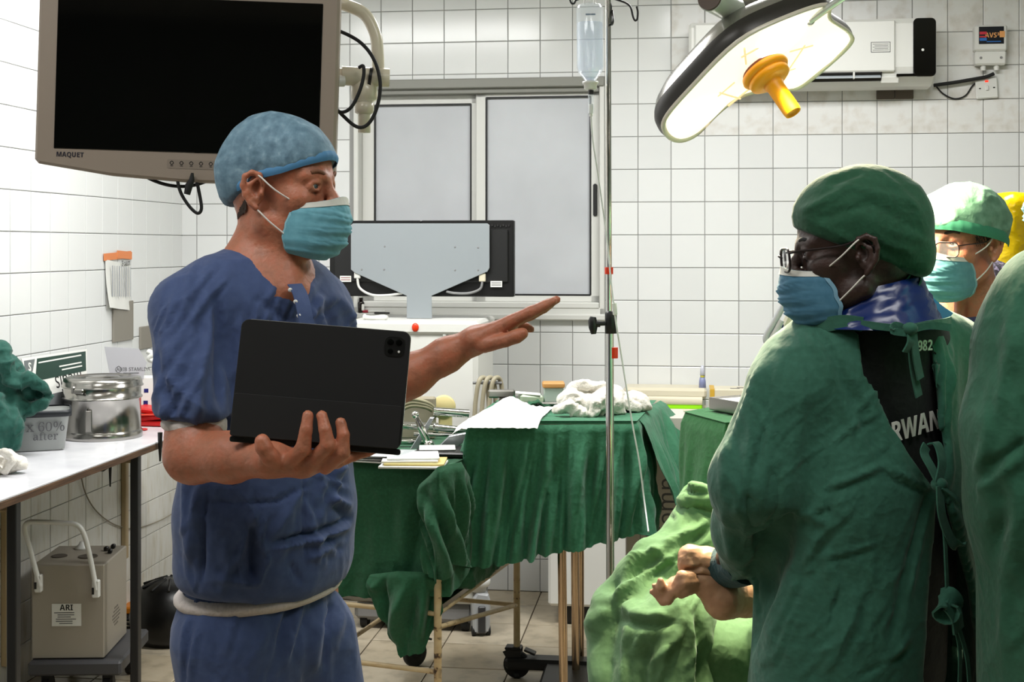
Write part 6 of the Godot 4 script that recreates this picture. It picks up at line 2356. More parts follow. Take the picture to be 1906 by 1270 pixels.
const MAN_F := Vector3(0.74, 0, 0.67)
func man_bodies():
	# skin: head
	var f := Field.new()
	head_into(f, head_man)
	f.cap(at(500, 415, 2.47), at(478, 540, 2.47), 0.055, 0.062, 0.03)
	f.cap(at(520, 440, 2.44), at(535, 540, 2.42), 0.03, 0.03, 0.03)
	f.cap(at(470, 500, 2.46), at(390, 540, 2.42), 0.045, 0.04, 0.05)
	f.cap(at(490, 500, 2.48), at(590, 545, 2.55), 0.045, 0.04, 0.05)
	f.cap(at(500, 560, 2.46), at(500, 640, 2.46), 0.085, 0.085, 0.04, Vector3(-0.67, 0, 0.74), 1.5)
	job("man_head", f, 0.0036, skin_relief(3).move)
	# skin: trunk and legs, coarse because covered
	f = Field.new()
	trunk(f, at(490, 490, 2.48), at(590, 600, 2.57), at(375, 590, 2.39), at(492, 1100, 2.5), Vector3(-0.36, 0, -2.62), Vector3(-0.5, 0, -2.42), MAN_F, 0.84)
	job("man_trunk", f, 0.014)
	# skin: right arm and hand under the tablet
	f = Field.new()
	f.chain([at(352, 580, 2.36), at(362, 760, 2.295), at(362, 800, 2.28), at(360, 846, 2.26)], [0.04, 0.04, 0.046, 0.047], 0.02)
	f.chain([at(360, 846, 2.26), at(430, 852, 2.2), at(505, 854, 2.13)], [0.048, 0.04, 0.028], 0.02)
	f.cap(at(500, 857, 2.14), at(565, 864, 2.13), 0.024, 0.022, 0.02, Vector3(0, 0, 1), 1.4)
	f.cap(at(560, 863, 2.13), at(625, 856, 2.13), 0.018, 0.015, 0.015, Vector3(0, 0, 1), 1.5)
	for q in [
		[[520, 864, 2.115], [502, 850, 2.098], [491, 832, 2.094], [488, 822, 2.094], [0.016, 0.0142, 0.0135, 0.0122]],
		[[532, 868, 2.115], [564, 836, 2.088], [570, 800, 2.088], [573, 774, 2.094], [0.0145, 0.0125, 0.0102, 0.009]],
		[[575, 868, 2.11], [611, 830, 2.084], [605, 800, 2.086], [599, 774, 2.094], [0.0145, 0.0125, 0.0102, 0.0088]],
		[[606, 868, 2.11], [638, 843, 2.09], [639, 810, 2.092], [634, 787, 2.098], [0.0135, 0.0115, 0.0098, 0.0088]],
		[[628, 858, 2.13], [655, 848, 2.15], [685, 841, 2.16], [702, 838, 2.165], [0.012, 0.0105, 0.008, 0.005]]]:
		f.chain([at(q[0][0], q[0][1], q[0][2]), at(q[1][0], q[1][1], q[1][2]), at(q[2][0], q[2][1], q[2][2]), at(q[3][0], q[3][1], q[3][2])], q[4], 0.003)
	job("man_right_arm", f, 0.0036, skin_relief(5).move)
	# skin: left arm stretched out, palm down
	f = Field.new()
	f.chain([at(604, 610, 2.58), at(645, 700, 2.53), at(655, 762, 2.48)], [0.04, 0.04, 0.044], 0.02)
	f.chain([at(655, 762, 2.48), at(765, 699, 2.44), at(830, 662, 2.43), at(884, 634, 2.42)], [0.046, 0.0375, 0.03, 0.0245], 0.02)
	f.cap(at(888, 632, 2.42), at(948, 606, 2.415), 0.0215, 0.0165, 0.02, Vector3(0, 0, 1), 1.9)
	f.cap(at(880, 630, 2.4), at(952, 598, 2.385), 0.012, 0.01, 0.015)
	for q in [
		[[946, 601, 2.385], [988, 581, 2.375], [1014, 569, 2.375], [1030, 561, 2.375], [0.0125, 0.0112, 0.0098, 0.0078]],
		[[946, 601, 2.41], [992, 580, 2.408], [1020, 566, 2.41], [1036, 558, 2.41], [0.0125, 0.0108, 0.0094, 0.0076]],
		[[944, 604, 2.435], [988, 586, 2.438], [1012, 574, 2.44], [1026, 566, 2.442], [0.012, 0.0105, 0.0092, 0.0074]],
		[[940, 609, 2.455], [965, 606, 2.462], [980, 610, 2.466], [988, 613, 2.468], [0.0112, 0.0095, 0.0084, 0.007]],
		[[900, 642, 2.39], [940, 634, 2.372], [962, 626, 2.366], [972, 621, 2.366], [0.0155, 0.0125, 0.0128, 0.0112]]]:
		f.chain([at(q[0][0], q[0][1], q[0][2]), at(q[1][0], q[1][1], q[1][2]), at(q[2][0], q[2][1], q[2][2]), at(q[3][0], q[3][1], q[3][2])], q[4], 0.003)
	job("man_left_arm", f, 0.0036, skin_relief(6).move)
	# scrub top
	f = Field.new()
	var ax := Vector3(-0.67, 0, 0.74)
	f.cap(at(492, 580, 2.48), at(500, 760, 2.48), 0.116, 0.124, 0.02, ax, 1.42)
	f.cap(at(500, 760, 2.48), at(497, 950, 2.48), 0.124, 0.136, 0.012, ax, 1.38)
	f.cap(at(497, 950, 2.48), at(495, 1035, 2.48), 0.137, 0.137, 0.012, ax, 1.38)
	f.cap(at(388, 562, 2.39), at(582, 580, 2.57), 0.062, 0.054, 0.06)
	f.cap(at(455, 500, 2.46), at(354, 574, 2.37), 0.04, 0.052, 0.05)
	f.cap(at(520, 525, 2.48), at(596, 588, 2.57), 0.042, 0.046, 0.05)
	f.cap(at(353, 582, 2.36), at(360, 772, 2.285), 0.063, 0.063, 0.03)
	f.cap(at(600, 604, 2.58), at(655, 730, 2.53), 0.055, 0.055, 0.03)
	# sleeve opening, hem and neckline
	f.plane(at(480, 1092, 2.49), Vector3(-0.06, -1, 0.0), 0.03)
	f.plane(at(360, 786, 2.28), Vector3(0.0, -1, 0.0), 0.008)
	var keep_low := f.kind.size() - 1
	f.cap(at(470, 398, 2.475), at(508, 500, 2.445), 0.062, 0.056, 0.008, Vector3.ZERO, 1.0, 1)
	# the sleeve plane must not cut the trunk: replace it by a cut that acts on the arm only
	f.op[keep_low] = 1
	f.kind[keep_low] = 3
	f.b[keep_low] = Vector3(0.068, 0.05, 0.09)
	f.ra[keep_low] = 0.012
	f.a[keep_low] = at(340, 850, 2.24)
	f.basis[keep_low] = Basis(Vector3.BACK, 0.05)
	var c := Cloth.new(12, 3.0, 0.006, 0.0014, Vector3(1.5, 0.6, 1.5))
	var z := 2.3
	for q in [
		[325, 560, 300, 690, 9, 7], [345, 620, 322, 770, 8, 7], [400, 560, 420, 740, 10, -9], [392, 590, 385, 770, 8, 6], [440, 600, 432, 700, 7, 6], [330, 700, 395, 760, 7, 5], [300, 650, 350, 770, 8, -5],
		[470, 560, 520, 600, 8, -4], [560, 600, 575, 560, 6, 5], [600, 560, 640, 640, 8, 7], [585, 580, 605, 660, 6, -7], [625, 560, 650, 620, 6, 6],
		[335, 900, 345, 1050, 10, 7], [378, 935, 372, 1075, 5, -8], [360, 920, 352, 1040, 8, 5], [386, 938, 505, 943, 4, -4], [505, 943, 562, 918, 4, -4], [552, 905, 556, 1060, 4, -4], [556, 915, 505, 1000, 9, 5],
		[468, 965, 442, 1050, 5, 6], [468, 965, 490, 1050, 5, 6], [466, 985, 464, 1080, 11, -14], [442, 1050, 458, 1095, 5, 6], [490, 1050, 474, 1095, 5, 6],
		[510, 1018, 640, 1008, 6, -9], [515, 1028, 645, 1020, 7, 6], [600, 955, 640, 985, 6, 7], [605, 965, 632, 1010, 6, -7], [590, 930, 620, 880, 9, 6], [650, 940, 665, 1020, 6, 6], [560, 1060, 620, 1040, 7, 6], [575, 1040, 660, 1040, 8, -5], [400, 1080, 470, 1095, 6, 5], [600, 900, 655, 905, 8, 5], [530, 1065, 545, 1100, 5, -4]]:
		c.fold(at(q[0], q[1], z), at(q[2], q[3], z), q[4] * z / F, q[5] * 0.0015)
	c.scatter(16, at(300, 560, z), at(420, 770, z), 78, 22, 0.11, 0.006, 0.0045, 71)
	c.scatter(16, at(440, 560, z), at(640, 620, z), 70, 30, 0.08, 0.005, 0.0045, 72)
	c.scatter(14, at(340, 900, z), at(650, 1080, z), 80, 40, 0.09, 0.006, 0.0045, 73)
	c.scatter(10, at(560, 880, z), at(660, 1050, z), 110, 40, 0.08, 0.005, 0.005, 74)
	job("man_top", f, 0.0062, c.move)
	# trousers
	f = Field.new()
	f.cap(at(486, 1085, 2.49), at(494, 1180, 2.49), 0.104, 0.118, 0.03, ax, 1.28)
	var hr := at(428, 1195, 2.42)
	var hl := at(572, 1195, 2.56)
	f.plane(at(480, 1072, 2.49), Vector3(0, 1, 0), 0.01)
	f.chain([hr, Vector3(-0.48, 0.52, -2.40), Vector3(-0.5, 0.07, -2.44)], [0.108, 0.085, 0.07], 0.04)
	f.chain([hl, Vector3(-0.34, 0.52, -2.56), Vector3(-0.36, 0.07, -2.62)], [0.1, 0.085, 0.07], 0.04)
	f.plane(Vector3(0, 0.035, 0), Vector3(0, -1, 0), 0.01)
	c = Cloth.new(14, 3.0, 0.006, 0.0014, Vector3(2.2, 0.3, 2.2))
	z = 2.35
	for q in [[530, 1130, 500, 1270, 7, -9], [548, 1130, 528, 1260, 6, 7], [515, 1140, 505, 1260, 6, 6], [600, 1090, 590, 1270, 6, -12], [580, 1110, 575, 1260, 8, 6], [610, 1100, 650, 1200, 9, 7], [355, 1140, 350, 1270, 6, -7], [620, 1130, 660, 1270, 8, -6], [560, 1160, 520, 1270, 6, -6]]:
		c.fold(at(q[0], q[1], z), at(q[2], q[3], z), q[4] * z / F, q[5] * 0.001)
	c.scatter(14, at(350, 1130, z), at(660, 1270, z), 85, 14, 0.14, 0.007, 0.004, 75)
	job("man_trousers", f, 0.0075, c.move)
	# cap: the crown a little outside the skull, cut along the rim
	cap_field("man_cap", head_man, [[Vector3(-0.014, 0.058, 0), Vector3(0.106, 0.096, 0.0785)], [Vector3(-0.064, 0.03, 0), Vector3(0.062, 0.074, 0.069)], [Vector3(0.045, 0.055, 0), Vector3(0.062, 0.066, 0.068)]], Vector3(0.105, 0.066, 0), Vector3(-0.1, -0.026, 0), Cloth.new(21, 5.0, 0.002, 0.0012, Vector3.ONE), 0.0045)

func cap_field(called: String, h: Transform3D, eggs: Array, rim0: Vector3, rim1: Vector3, c: Cloth, cell: float):
	var f := Field.new()
	for q in eggs: f.egg(h * q[0], q[1], h.basis, 0.03)
	var d := rim1 - rim0
	var n := Vector3(-d.y, d.x, 0).normalized()
	if n.y > 0: n = -n
	f.plane(h * rim0, h.basis * n, 0.008)
	job(called, f, cell, c.move)

func cap_folds() -> Cloth:
	var c := Cloth.new(35, 3.5, 0.004, 0.0012, Vector3(0.6, 1.4, 0.6))
	c.face = -0.4
	for q in [[1500, 392, 1575, 350, 8, 5], [1575, 350, 1690, 380, 9, 5], [1548, 340, 1600, 322, 6, -5], [1520, 410, 1610, 380, 8, -4], [1610, 380, 1700, 430, 8, -4], [1640, 325, 1705, 400, 7, 4], [1600, 440, 1690, 470, 7, 3], [1490, 402, 1690, 505, 5, 3]]:
		c.fold(at(q[0], q[1], 2.35), at(q[2], q[3], 2.35), q[4] * 2.35 / F, q[5] * 0.001)
	return c

const SUR_B := Vector3(0.6, 0, 0.8)      # where the dark-gowned surgeon's back points
var wedge := PackedVector2Array()
var wedge_low := PackedVector2Array()

func gap_distance(poly: PackedVector2Array, q: Vector2) -> float:
	var d := 1e9
	var inside := false
	var j := poly.size() - 1
	for i in poly.size():
		var a := poly[i]
		var b := poly[j]
		d = minf(d, q.distance_squared_to(Geometry2D.get_closest_point_to_segment(q, a, b)))
		if (a.y > q.y) != (b.y > q.y) and q.x < (b.x - a.x) * (q.y - a.y) / (b.y - a.y) + a.x:
			inside = not inside
		j = i
	return -sqrt(d) if inside else sqrt(d)

func gown_cut(p: Vector3, d: float) -> float:      # the gown is a shell, open down the back
	var s := maxf(d, -(d + 0.013))
	if d > 0.03 or d < -0.05:
		return s
	if (p - Vector3(0.675, 0, -2.5)).dot(SUR_B) > 0.03:
		var q := Vector2(p.x, p.y)
		s = maxf(s, -gap_distance(wedge if p.y > 1.17 else wedge_low, q))
	return s

func surgeon_bodies():
	var z := 2.34
	for q in [[1600, 560], [1602, 640], [1606, 700], [1640, 760], [1692, 850], [1738, 912], [1748, 900], [1766, 840], [1757, 740], [1752, 660], [1757, 600], [1752, 540]]:
		var v := at(q[0], q[1], z)
		wedge.append(Vector2(v.x, v.y))
	for q in [[1738, 880], [1742, 930], [1736, 1000], [1722, 1120], [1714, 1300], [1712, 2000], [1905, 2000], [1885, 1300], [1840, 1120], [1795, 1000], [1760, 920], [1752, 880]]:
		var v := at(q[0], q[1], z)
		wedge_low.append(Vector2(v.x, v.y))
	var f := Field.new()
	head_into(f, head_surgeon, 1.02)
	f.cap(at(1612, 500, 2.42), at(1632, 640, 2.46), 0.064, 0.072, 0.03)
	f.cap(at(1665, 470, 2.42), at(1655, 600, 2.45), 0.04, 0.05, 0.03)
	f.cap(at(1560, 545, 2.42), at(1585, 600, 2.43), 0.035, 0.045, 0.03)
	job("surgeon_head", f, 0.004, skin_relief(31).move)
	f = Field.new()
	trunk(f, at(1625, 580, 2.47), at(1490, 730, 2.4), at(1755, 700, 2.6), at(1612, 1090, 2.5), Vector3(0.6, 0, -2.42), Vector3(0.72, 0, -2.58), -SUR_B)
	f.chain([at(1478, 745, 2.39), at(1404, 930, 2.38), at(1385, 1010, 2.5), at(1352, 1060, 2.62)], [0.05, 0.042, 0.04, 0.03], 0.02)
	f.chain([at(1755, 700, 2.62), at(1720, 960, 2.75), at(1560, 1090, 2.84), at(1420, 1120, 2.74)], [0.05, 0.042, 0.038, 0.03], 0.02)
	job("surgeon_trunk", f, 0.013)
	# shirt and trousers, black
	f = Field.new()
	var ax := Vector3(-0.8, 0, 0.6)
	f.cap(at(1620, 650, 2.5), at(1612, 1060, 2.5), 0.13, 0.135, 0.04, ax, 1.42)
	f.cap(at(1510, 705, 2.42), at(1748, 675, 2.6), 0.05, 0.055, 0.05)
	f.cap(at(1612, 1040, 2.5), at(1612, 1240, 2.5), 0.135, 0.13, 0.04, ax, 1.35)
	job("surgeon_shirt", f, 0.009)
	f = Field.new()
	f.chain([at(1580, 1180, 2.45), Vector3(0.61, 0.5, -2.42), Vector3(0.6, 0.06, -2.42)], [0.1, 0.085, 0.07], 0.04)
	f.chain([at(1660, 1180, 2.55), Vector3(0.73, 0.5, -2.58), Vector3(0.72, 0.06, -2.58)], [0.1, 0.085, 0.07], 0.04)
	f.plane(Vector3(0, 0.03, 0), Vector3(0, -1, 0), 0.01)
	job("surgeon_trousers", f, 0.012)
	# gown
	f = Field.new()
	f.cap(at(1612, 698, 2.5), at(1612, 900, 2.5), 0.155, 0.172, 0.04, ax, 1.36)
	f.cap(at(1612, 890, 2.5), at(1612, 1430, 2.5), 0.172, 0.2, 0.05, ax, 1.34)
	f.cap(at(1485, 706, 2.41), at(1752, 668, 2.6), 0.07, 0.078, 0.06)
	f.cap(at(1568, 630, 2.42), at(1494, 690, 2.41), 0.056, 0.058, 0.05)
	f.cap(at(1700, 612, 2.54), at(1770, 660, 2.62), 0.05, 0.065, 0.06)
	f.chain([at(1464, 738, 2.385), at(1408, 900, 2.37), at(1394, 985, 2.45), at(1384, 1036, 2.56)], [0.078, 0.082, 0.066, 0.05], 0.03)
	f.chain([at(1765, 690, 2.64), at(1725, 950, 2.78), at(1580, 1080, 2.86)], [0.08, 0.075, 0.06], 0.04)
	f.cap(at(1606, 590, 2.44), at(1612, 560, 2.43), 0.09, 0.1, 0.02, Vector3.ZERO, 1.0, 1)
	f.chain([at(1460, 960, 2.33), at(1434, 1020, 2.36), at(1408, 1095, 2.41), at(1385, 1180, 2.45)], [0.014, 0.03, 0.036, 0.03], 0.02, 1)
	f.plane(Vector3(0, 0.36, 0), Vector3(0, -1, 0), 0.005)
	var c := Cloth.new(33, 2.6, 0.007, 0.0014, Vector3(1.4, 0.7, 1.4))
	z = 2.3
	for q in [
		[1520, 620, 1610, 830, 12, 7], [1535, 625, 1640, 860, 8, -6], [1560, 640, 1700, 900, 8, 6], [1420, 660, 1385, 800, 12, 8], [1440, 700, 1400, 880, 10, -7], [1370, 760, 1350, 900, 9, 7], [1405, 800, 1370, 960, 9, 6],
		[1385, 930, 1420, 1010, 9, -9], [1350, 960, 1380, 1070, 8, 7], [1440, 880, 1440, 1010, 12, -10], [1440, 1010, 1395, 1110, 8, 6], [1545, 905, 1635, 870, 6, 7], [1545, 915, 1640, 882, 6, -2.5], [1640, 885, 1735, 925, 6, -4], [1650, 870, 1735, 915, 5, 6],
		[1540, 860, 1542, 960, 5, -6], [1500, 960, 1545, 975, 6, 6], [1540, 1045, 1625, 1020, 5, -3], [1540, 1038, 1625, 1012, 6, 3], [1560, 1100, 1545, 1160, 5, -5], [1735, 930, 1700, 1040, 8, -10], [1700, 1040, 1650, 1180, 10, -8], [1730, 960, 1695, 1100, 7, 8], [1435, 1120, 1420, 1260, 8, -8], [1415, 1100, 1400, 1200, 8, 7],
		[1690, 1190, 1640, 1240, 7, 6], [1600, 1250, 1690, 1215, 6, -5], [1620, 700, 1660, 800, 6, 5], [1790, 650, 1770, 860, 7, 8], [1775, 660, 1762, 850, 6, -7], [1810, 700, 1790, 900, 7, 7], [1800, 680, 1782, 880, 5, -6], [1760, 930, 1800, 1000, 7, 7], [1770, 925, 1810, 960, 6, -6], [1500, 720, 1470, 900, 14, 5],  [1580, 1150, 1540, 1240, 10, 6]]:
		c.fold(at(q[0], q[1], z), at(q[2], q[3], z), q[4] * z / F, q[5] * 0.001)
	c.scatter(14, at(1360, 720, z), at(1430, 1060, z), 100, 30, 0.1, 0.006, 0.003, 81)
	c.scatter(22, at(1450, 640, z), at(1700, 1000, z), 60, 40, 0.09, 0.005, 0.0025, 82)
	c.scatter(20, at(1420, 1000, z), at(1720, 1270, z), 70, 35, 0.1, 0.006, 0.003, 83)
	c.scatter(10, at(1760, 640, z), at(1820, 900, z), 82, 10, 0.12, 0.006, 0.004, 84)
	job("surgeon_gown", f, 0.0068, c.move, gown_cut)
	cap_field("surgeon_cap", head_surgeon, [[Vector3(-0.02, 0.064, 0), Vector3(0.118, 0.104, 0.086)], [Vector3(-0.085, 0.035, 0), Vector3(0.05, 0.075, 0.065)], [Vector3(0.04, 0.07, 0), Vector3(0.068, 0.075, 0.074)], [Vector3(-0.11, -0.01, 0), Vector3(0.025, 0.035, 0.04)]], Vector3(0.12, 0.066, 0), Vector3(-0.09, -0.036, 0), cap_folds(), 0.0055)
	# gloved hands clasped before the surgeon
	f = Field.new()
	var g := 2.64
	f.chain([at(1352, 1060, g), at(1316, 1050, g - 0.01), at(1288, 1042, g - 0.02)], [0.034, 0.032, 0.027], 0.012)
	f.chain([at(1284, 1034, g - 0.02), at(1276, 1058, g - 0.03)], [0.018, 0.014], 0.015)
	f.chain([at(1296, 1062, g - 0.02), at(1330, 1075, g)], [0.012, 0.016], 0.01)
	var gc := Cloth.new(36, 16.0, 0.002, 0.0008, Vector3(0.6, 1.5, 1))
	z = g
	for q in [[1268, 1060, 1300, 1052, 4, 6], [1300, 1052, 1338, 1062, 4, 6], [1270, 1052, 1300, 1044, 4, -6], [1300, 1044, 1338, 1054, 4, -6], [1275, 1042, 1330, 1046, 4, 4], [1290, 1070, 1336, 1076, 4, 5], [1285, 1066, 1336, 1070, 3, -5], [1280, 1024, 1290, 1040, 4, -4]]:
		gc.fold(at(q[0], q[1], z), at(q[2], q[3], z), q[4] * z / F, q[5] * 0.001)
	job("glove_cuff", f, 0.004, gc.move)
	f = Field.new()
	f.chain([at(1420, 1118, g + 0.05), at(1385, 1112, g), at(1345, 1118, g - 0.03), at(1318, 1092, g - 0.03)], [0.034, 0.036, 0.034, 0.026], 0.02)
	f.chain([at(1318, 1092, g - 0.03), at(1304, 1082, g - 0.03)], [0.026, 0.024], 0.01)
	f.egg(at(1277, 1084, g - 0.035), Vector3(0.023, 0.022, 0.022), Basis(), 0.006)
	# knuckles and bent fingers of both hands
	for q in [
		[[1285, 1074, g - 0.05], [1270, 1074, g - 0.055], [1262, 1088, g - 0.05], [0.0125, 0.0125, 0.011]],
		[[1290, 1084, g - 0.05], [1272, 1086, g - 0.06], [1262, 1098, g - 0.055], [0.0125, 0.0125, 0.011]],
		[[1292, 1094, g - 0.045], [1276, 1098, g - 0.055], [1268, 1106, g - 0.05], [0.012, 0.012, 0.01]],
		[[1280, 1080, g - 0.02], [1258, 1092, g - 0.03], [1240, 1104, g - 0.03], [0.02, 0.02, 0.019]],
		[[1240, 1100, g - 0.035], [1230, 1092, g - 0.045], [1229, 1081, g - 0.045], [0.011, 0.0095, 0.0065]],
		[[1240, 1104, g - 0.03], [1227, 1098, g - 0.035], [1219, 1091, g - 0.035], [0.0115, 0.009, 0.006]],
		[[1240, 1108, g - 0.03], [1224, 1106, g - 0.03], [1213, 1102, g - 0.03], [0.0125, 0.01, 0.0055]],
		[[1244, 1112, g - 0.03], [1234, 1118, g - 0.035], [1226, 1116, g - 0.035], [0.0135, 0.0105, 0.006]],
		[[1252, 1100, g - 0.045], [1244, 1118, g - 0.045], [1238, 1122, g - 0.04], [0.011, 0.0095, 0.006]]]:
		f.chain([at(q[0][0], q[0][1], q[0][2]), at(q[1][0], q[1][1], q[1][2]), at(q[2][0], q[2][1], q[2][2])], q[3], 0.0025)
	gc = Cloth.new(37, 22.0, 0.0012, 0.0006, Vector3.ONE)
	job("glove_hands", f, 0.0036, gc.move)

func other_bodies():
	# surgeon with glasses
	var f := Field.new()
	head_into(f, head_glasses)
	f.cap(at(1800, 500, 3.08), at(1818, 590, 3.12), 0.056, 0.062, 0.03)
	f.cap(at(1815, 585, 3.1), at(1870, 605, 3.1), 0.05, 0.05, 0.04)
	f.cap(at(1800, 585, 3.12), at(1740, 610, 3.2), 0.05, 0.05, 0.04)
	f.cap(at(1790, 540, 3.05), at(1785, 595, 3.04), 0.012, 0.014, 0.02)
	job("glasses_head", f, 0.004, skin_relief(41).move)
	var fw := Vector3(-0.7, 0, 0.7)
	f = Field.new()
	trunk(f, at(1810, 560, 3.12), at(1900, 640, 3.0), at(1715, 640, 3.26), Vector3(1.06, 0.92, -3.13), Vector3(1.12, 0, -3.06), Vector3(0.98, 0, -3.2), fw)
	job("glasses_trunk", f, 0.014)
	f = Field.new()
	var ax := Vector3(0.7, 0, 0.7)
	f.cap(at(1806, 680, 3.13), at(1806, 1260, 3.13), 0.14, 0.2, 0.05, ax, 1.4)
	f.cap(at(1720, 640, 3.24), at(1895, 640, 3.02), 0.065, 0.065, 0.06)
	f.chain([at(1905, 655, 3.0), at(1925, 880, 2.98), at(1820, 960, 2.9)], [0.075, 0.065, 0.055], 0.04)
	f.chain([at(1715, 655, 3.26), at(1650, 880, 3.2), at(1600, 980, 3.02)], [0.075, 0.065, 0.055], 0.04)
	f.cap(at(1808, 540, 3.1), at(1806, 592, 3.06), 0.07, 0.072, 0.01, ax, 1.25, 1)
	f.plane(Vector3(0, 0.35, 0), Vector3(0, -1, 0), 0.01)
	var c := Cloth.new(43, 3.0, 0.008, 0.0015, Vector3(1.5, 0.5, 1.5))
	job("glasses_gown", f, 0.01, c.move)
	cap_field("glasses_cap", head_glasses, [[Vector3(-0.014, 0.058, 0), Vector3(0.116, 0.09, 0.094)], [Vector3(-0.065, 0.045, 0), Vector3(0.065, 0.07, 0.08)], [Vector3(0.045, 0.056, 0), Vector3(0.07, 0.066, 0.076)]], Vector3(0.11, 0.047, 0), Vector3(-0.1, 0.0, 0), Cloth.new(45, 5.0, 0.005, 0.0025, Vector3(0.8, 1.2, 0.8)), 0.005)
	# person in the purple cap, bent behind the others
	f = Field.new()
	head_into(f, head_purple)
	f.cap(head_purple * Vector3(-0.02, -0.04, 0), head_purple * Vector3(-0.06, -0.2, 0), 0.055, 0.06, 0.03)
	trunk(f, head_purple * Vector3(-0.05, -0.12, 0), at(1900, 730, 3.65), at(1790, 720, 3.8), Vector3(1.4, 0.9, -3.75), Vector3(1.46, 0, -3.7), Vector3(1.36, 0, -3.84), fw)
	job("purple_body", f, 0.008)
	cap_field("purple_cap", head_purple, [[Vector3(-0.014, 0.06, 0), Vector3(0.108, 0.097, 0.085)], [Vector3(-0.06, 0.035, 0), Vector3(0.065, 0.07, 0.075)]], Vector3(0.108, 0.055, 0), Vector3(-0.1, 0.01, 0), Cloth.new(46, 9.0, 0.004, 0.002, Vector3.ONE), 0.006)
	f = Field.new()
	f.cap(head_purple * Vector3(-0.06, -0.3, 0), Vector3(1.4, 0.55, -3.75), 0.12, 0.19, 0.05, ax, 1.4)
	f.cap(at(1795, 735, 3.78), at(1900, 740, 3.66), 0.065, 0.065, 0.05)
	f.plane(Vector3(0, 0.35, 0), Vector3(0, -1, 0), 0.01)
	job("purple_gown", f, 0.012, Cloth.new(47, 4.0, 0.012, 0.004, Vector3(1.5, 0.5, 1.5)).move)
	# person cut by the right edge of the photograph
	f = Field.new()
	head_into(f, head_edge)
	f.cap(at(2080, 380, 2.22), at(2060, 540, 2.22), 0.06, 0.065, 0.03)
	trunk(f, at(2050, 520, 2.2), at(1965, 600, 2.1), at(2130, 620, 2.32), Vector3(0.96, 0.94, -2.18), Vector3(0.94, 0, -2.12), Vector3(1.06, 0, -2.28), Vector3(-0.75, 0, -0.65))
	job("edge_body", f, 0.008)
	f = Field.new()
	ax = Vector3(-0.65, 0, 0.75)
	f.cap(at(2010, 660, 2.17), at(2008, 900, 2.17), 0.16, 0.165, 0.05, ax, 1.35)
	f.cap(at(2020, 900, 2.17), at(2062, 1560, 2.17), 0.165, 0.19, 0.05, ax, 1.3)
	f.cap(at(1985, 545, 2.12), at(2110, 580, 2.3), 0.075, 0.075, 0.07)
	f.chain([at(1968, 580, 2.11), at(1902, 800, 2.1), at(1908, 950, 2.15), at(1920, 1010, 2.3)], [0.085, 0.08, 0.066, 0.05], 0.045)
	f.plane(Vector3(0, 0.36, 0), Vector3(0, -1, 0), 0.005)
	c = Cloth.new(53, 2.8, 0.008, 0.0014, Vector3(1.8, 0.45, 1.8))
	var z := 2.02
	for q in [[1895, 560, 1870, 760, 9, 8], [1880, 600, 1850, 800, 7, -7], [1860, 700, 1840, 900, 8, 7], [1895, 820, 1850, 870, 6, -7], [1890, 850, 1840, 930, 8, 7], [1870, 930, 1860, 1260, 8, -8], [1890, 900, 1885, 1260, 9, 7], [1850, 900, 1842, 1000, 7, 5], [1830, 740, 1822, 760, 6, -6]]:
		c.fold(at(q[0], q[1], z), at(q[2], q[3], z), q[4] * z / F, q[5] * 0.001)
	c.scatter(20, at(1830, 560, z), at(1910, 1270, z), 84, 18, 0.14, 0.007, 0.004, 85)
	job("edge_gown", f, 0.008, c.move)
	cap_field("edge_cap", head_edge, [[Vector3(-0.014, 0.06, 0), Vector3(0.11, 0.098, 0.086)], [Vector3(-0.06, 0.035, 0), Vector3(0.065, 0.07, 0.075)]], Vector3(0.11, 0.06, 0), Vector3(-0.1, 0.0, 0), Cloth.new(54, 9.0, 0.006, 0.003, Vector3.ONE), 0.007)

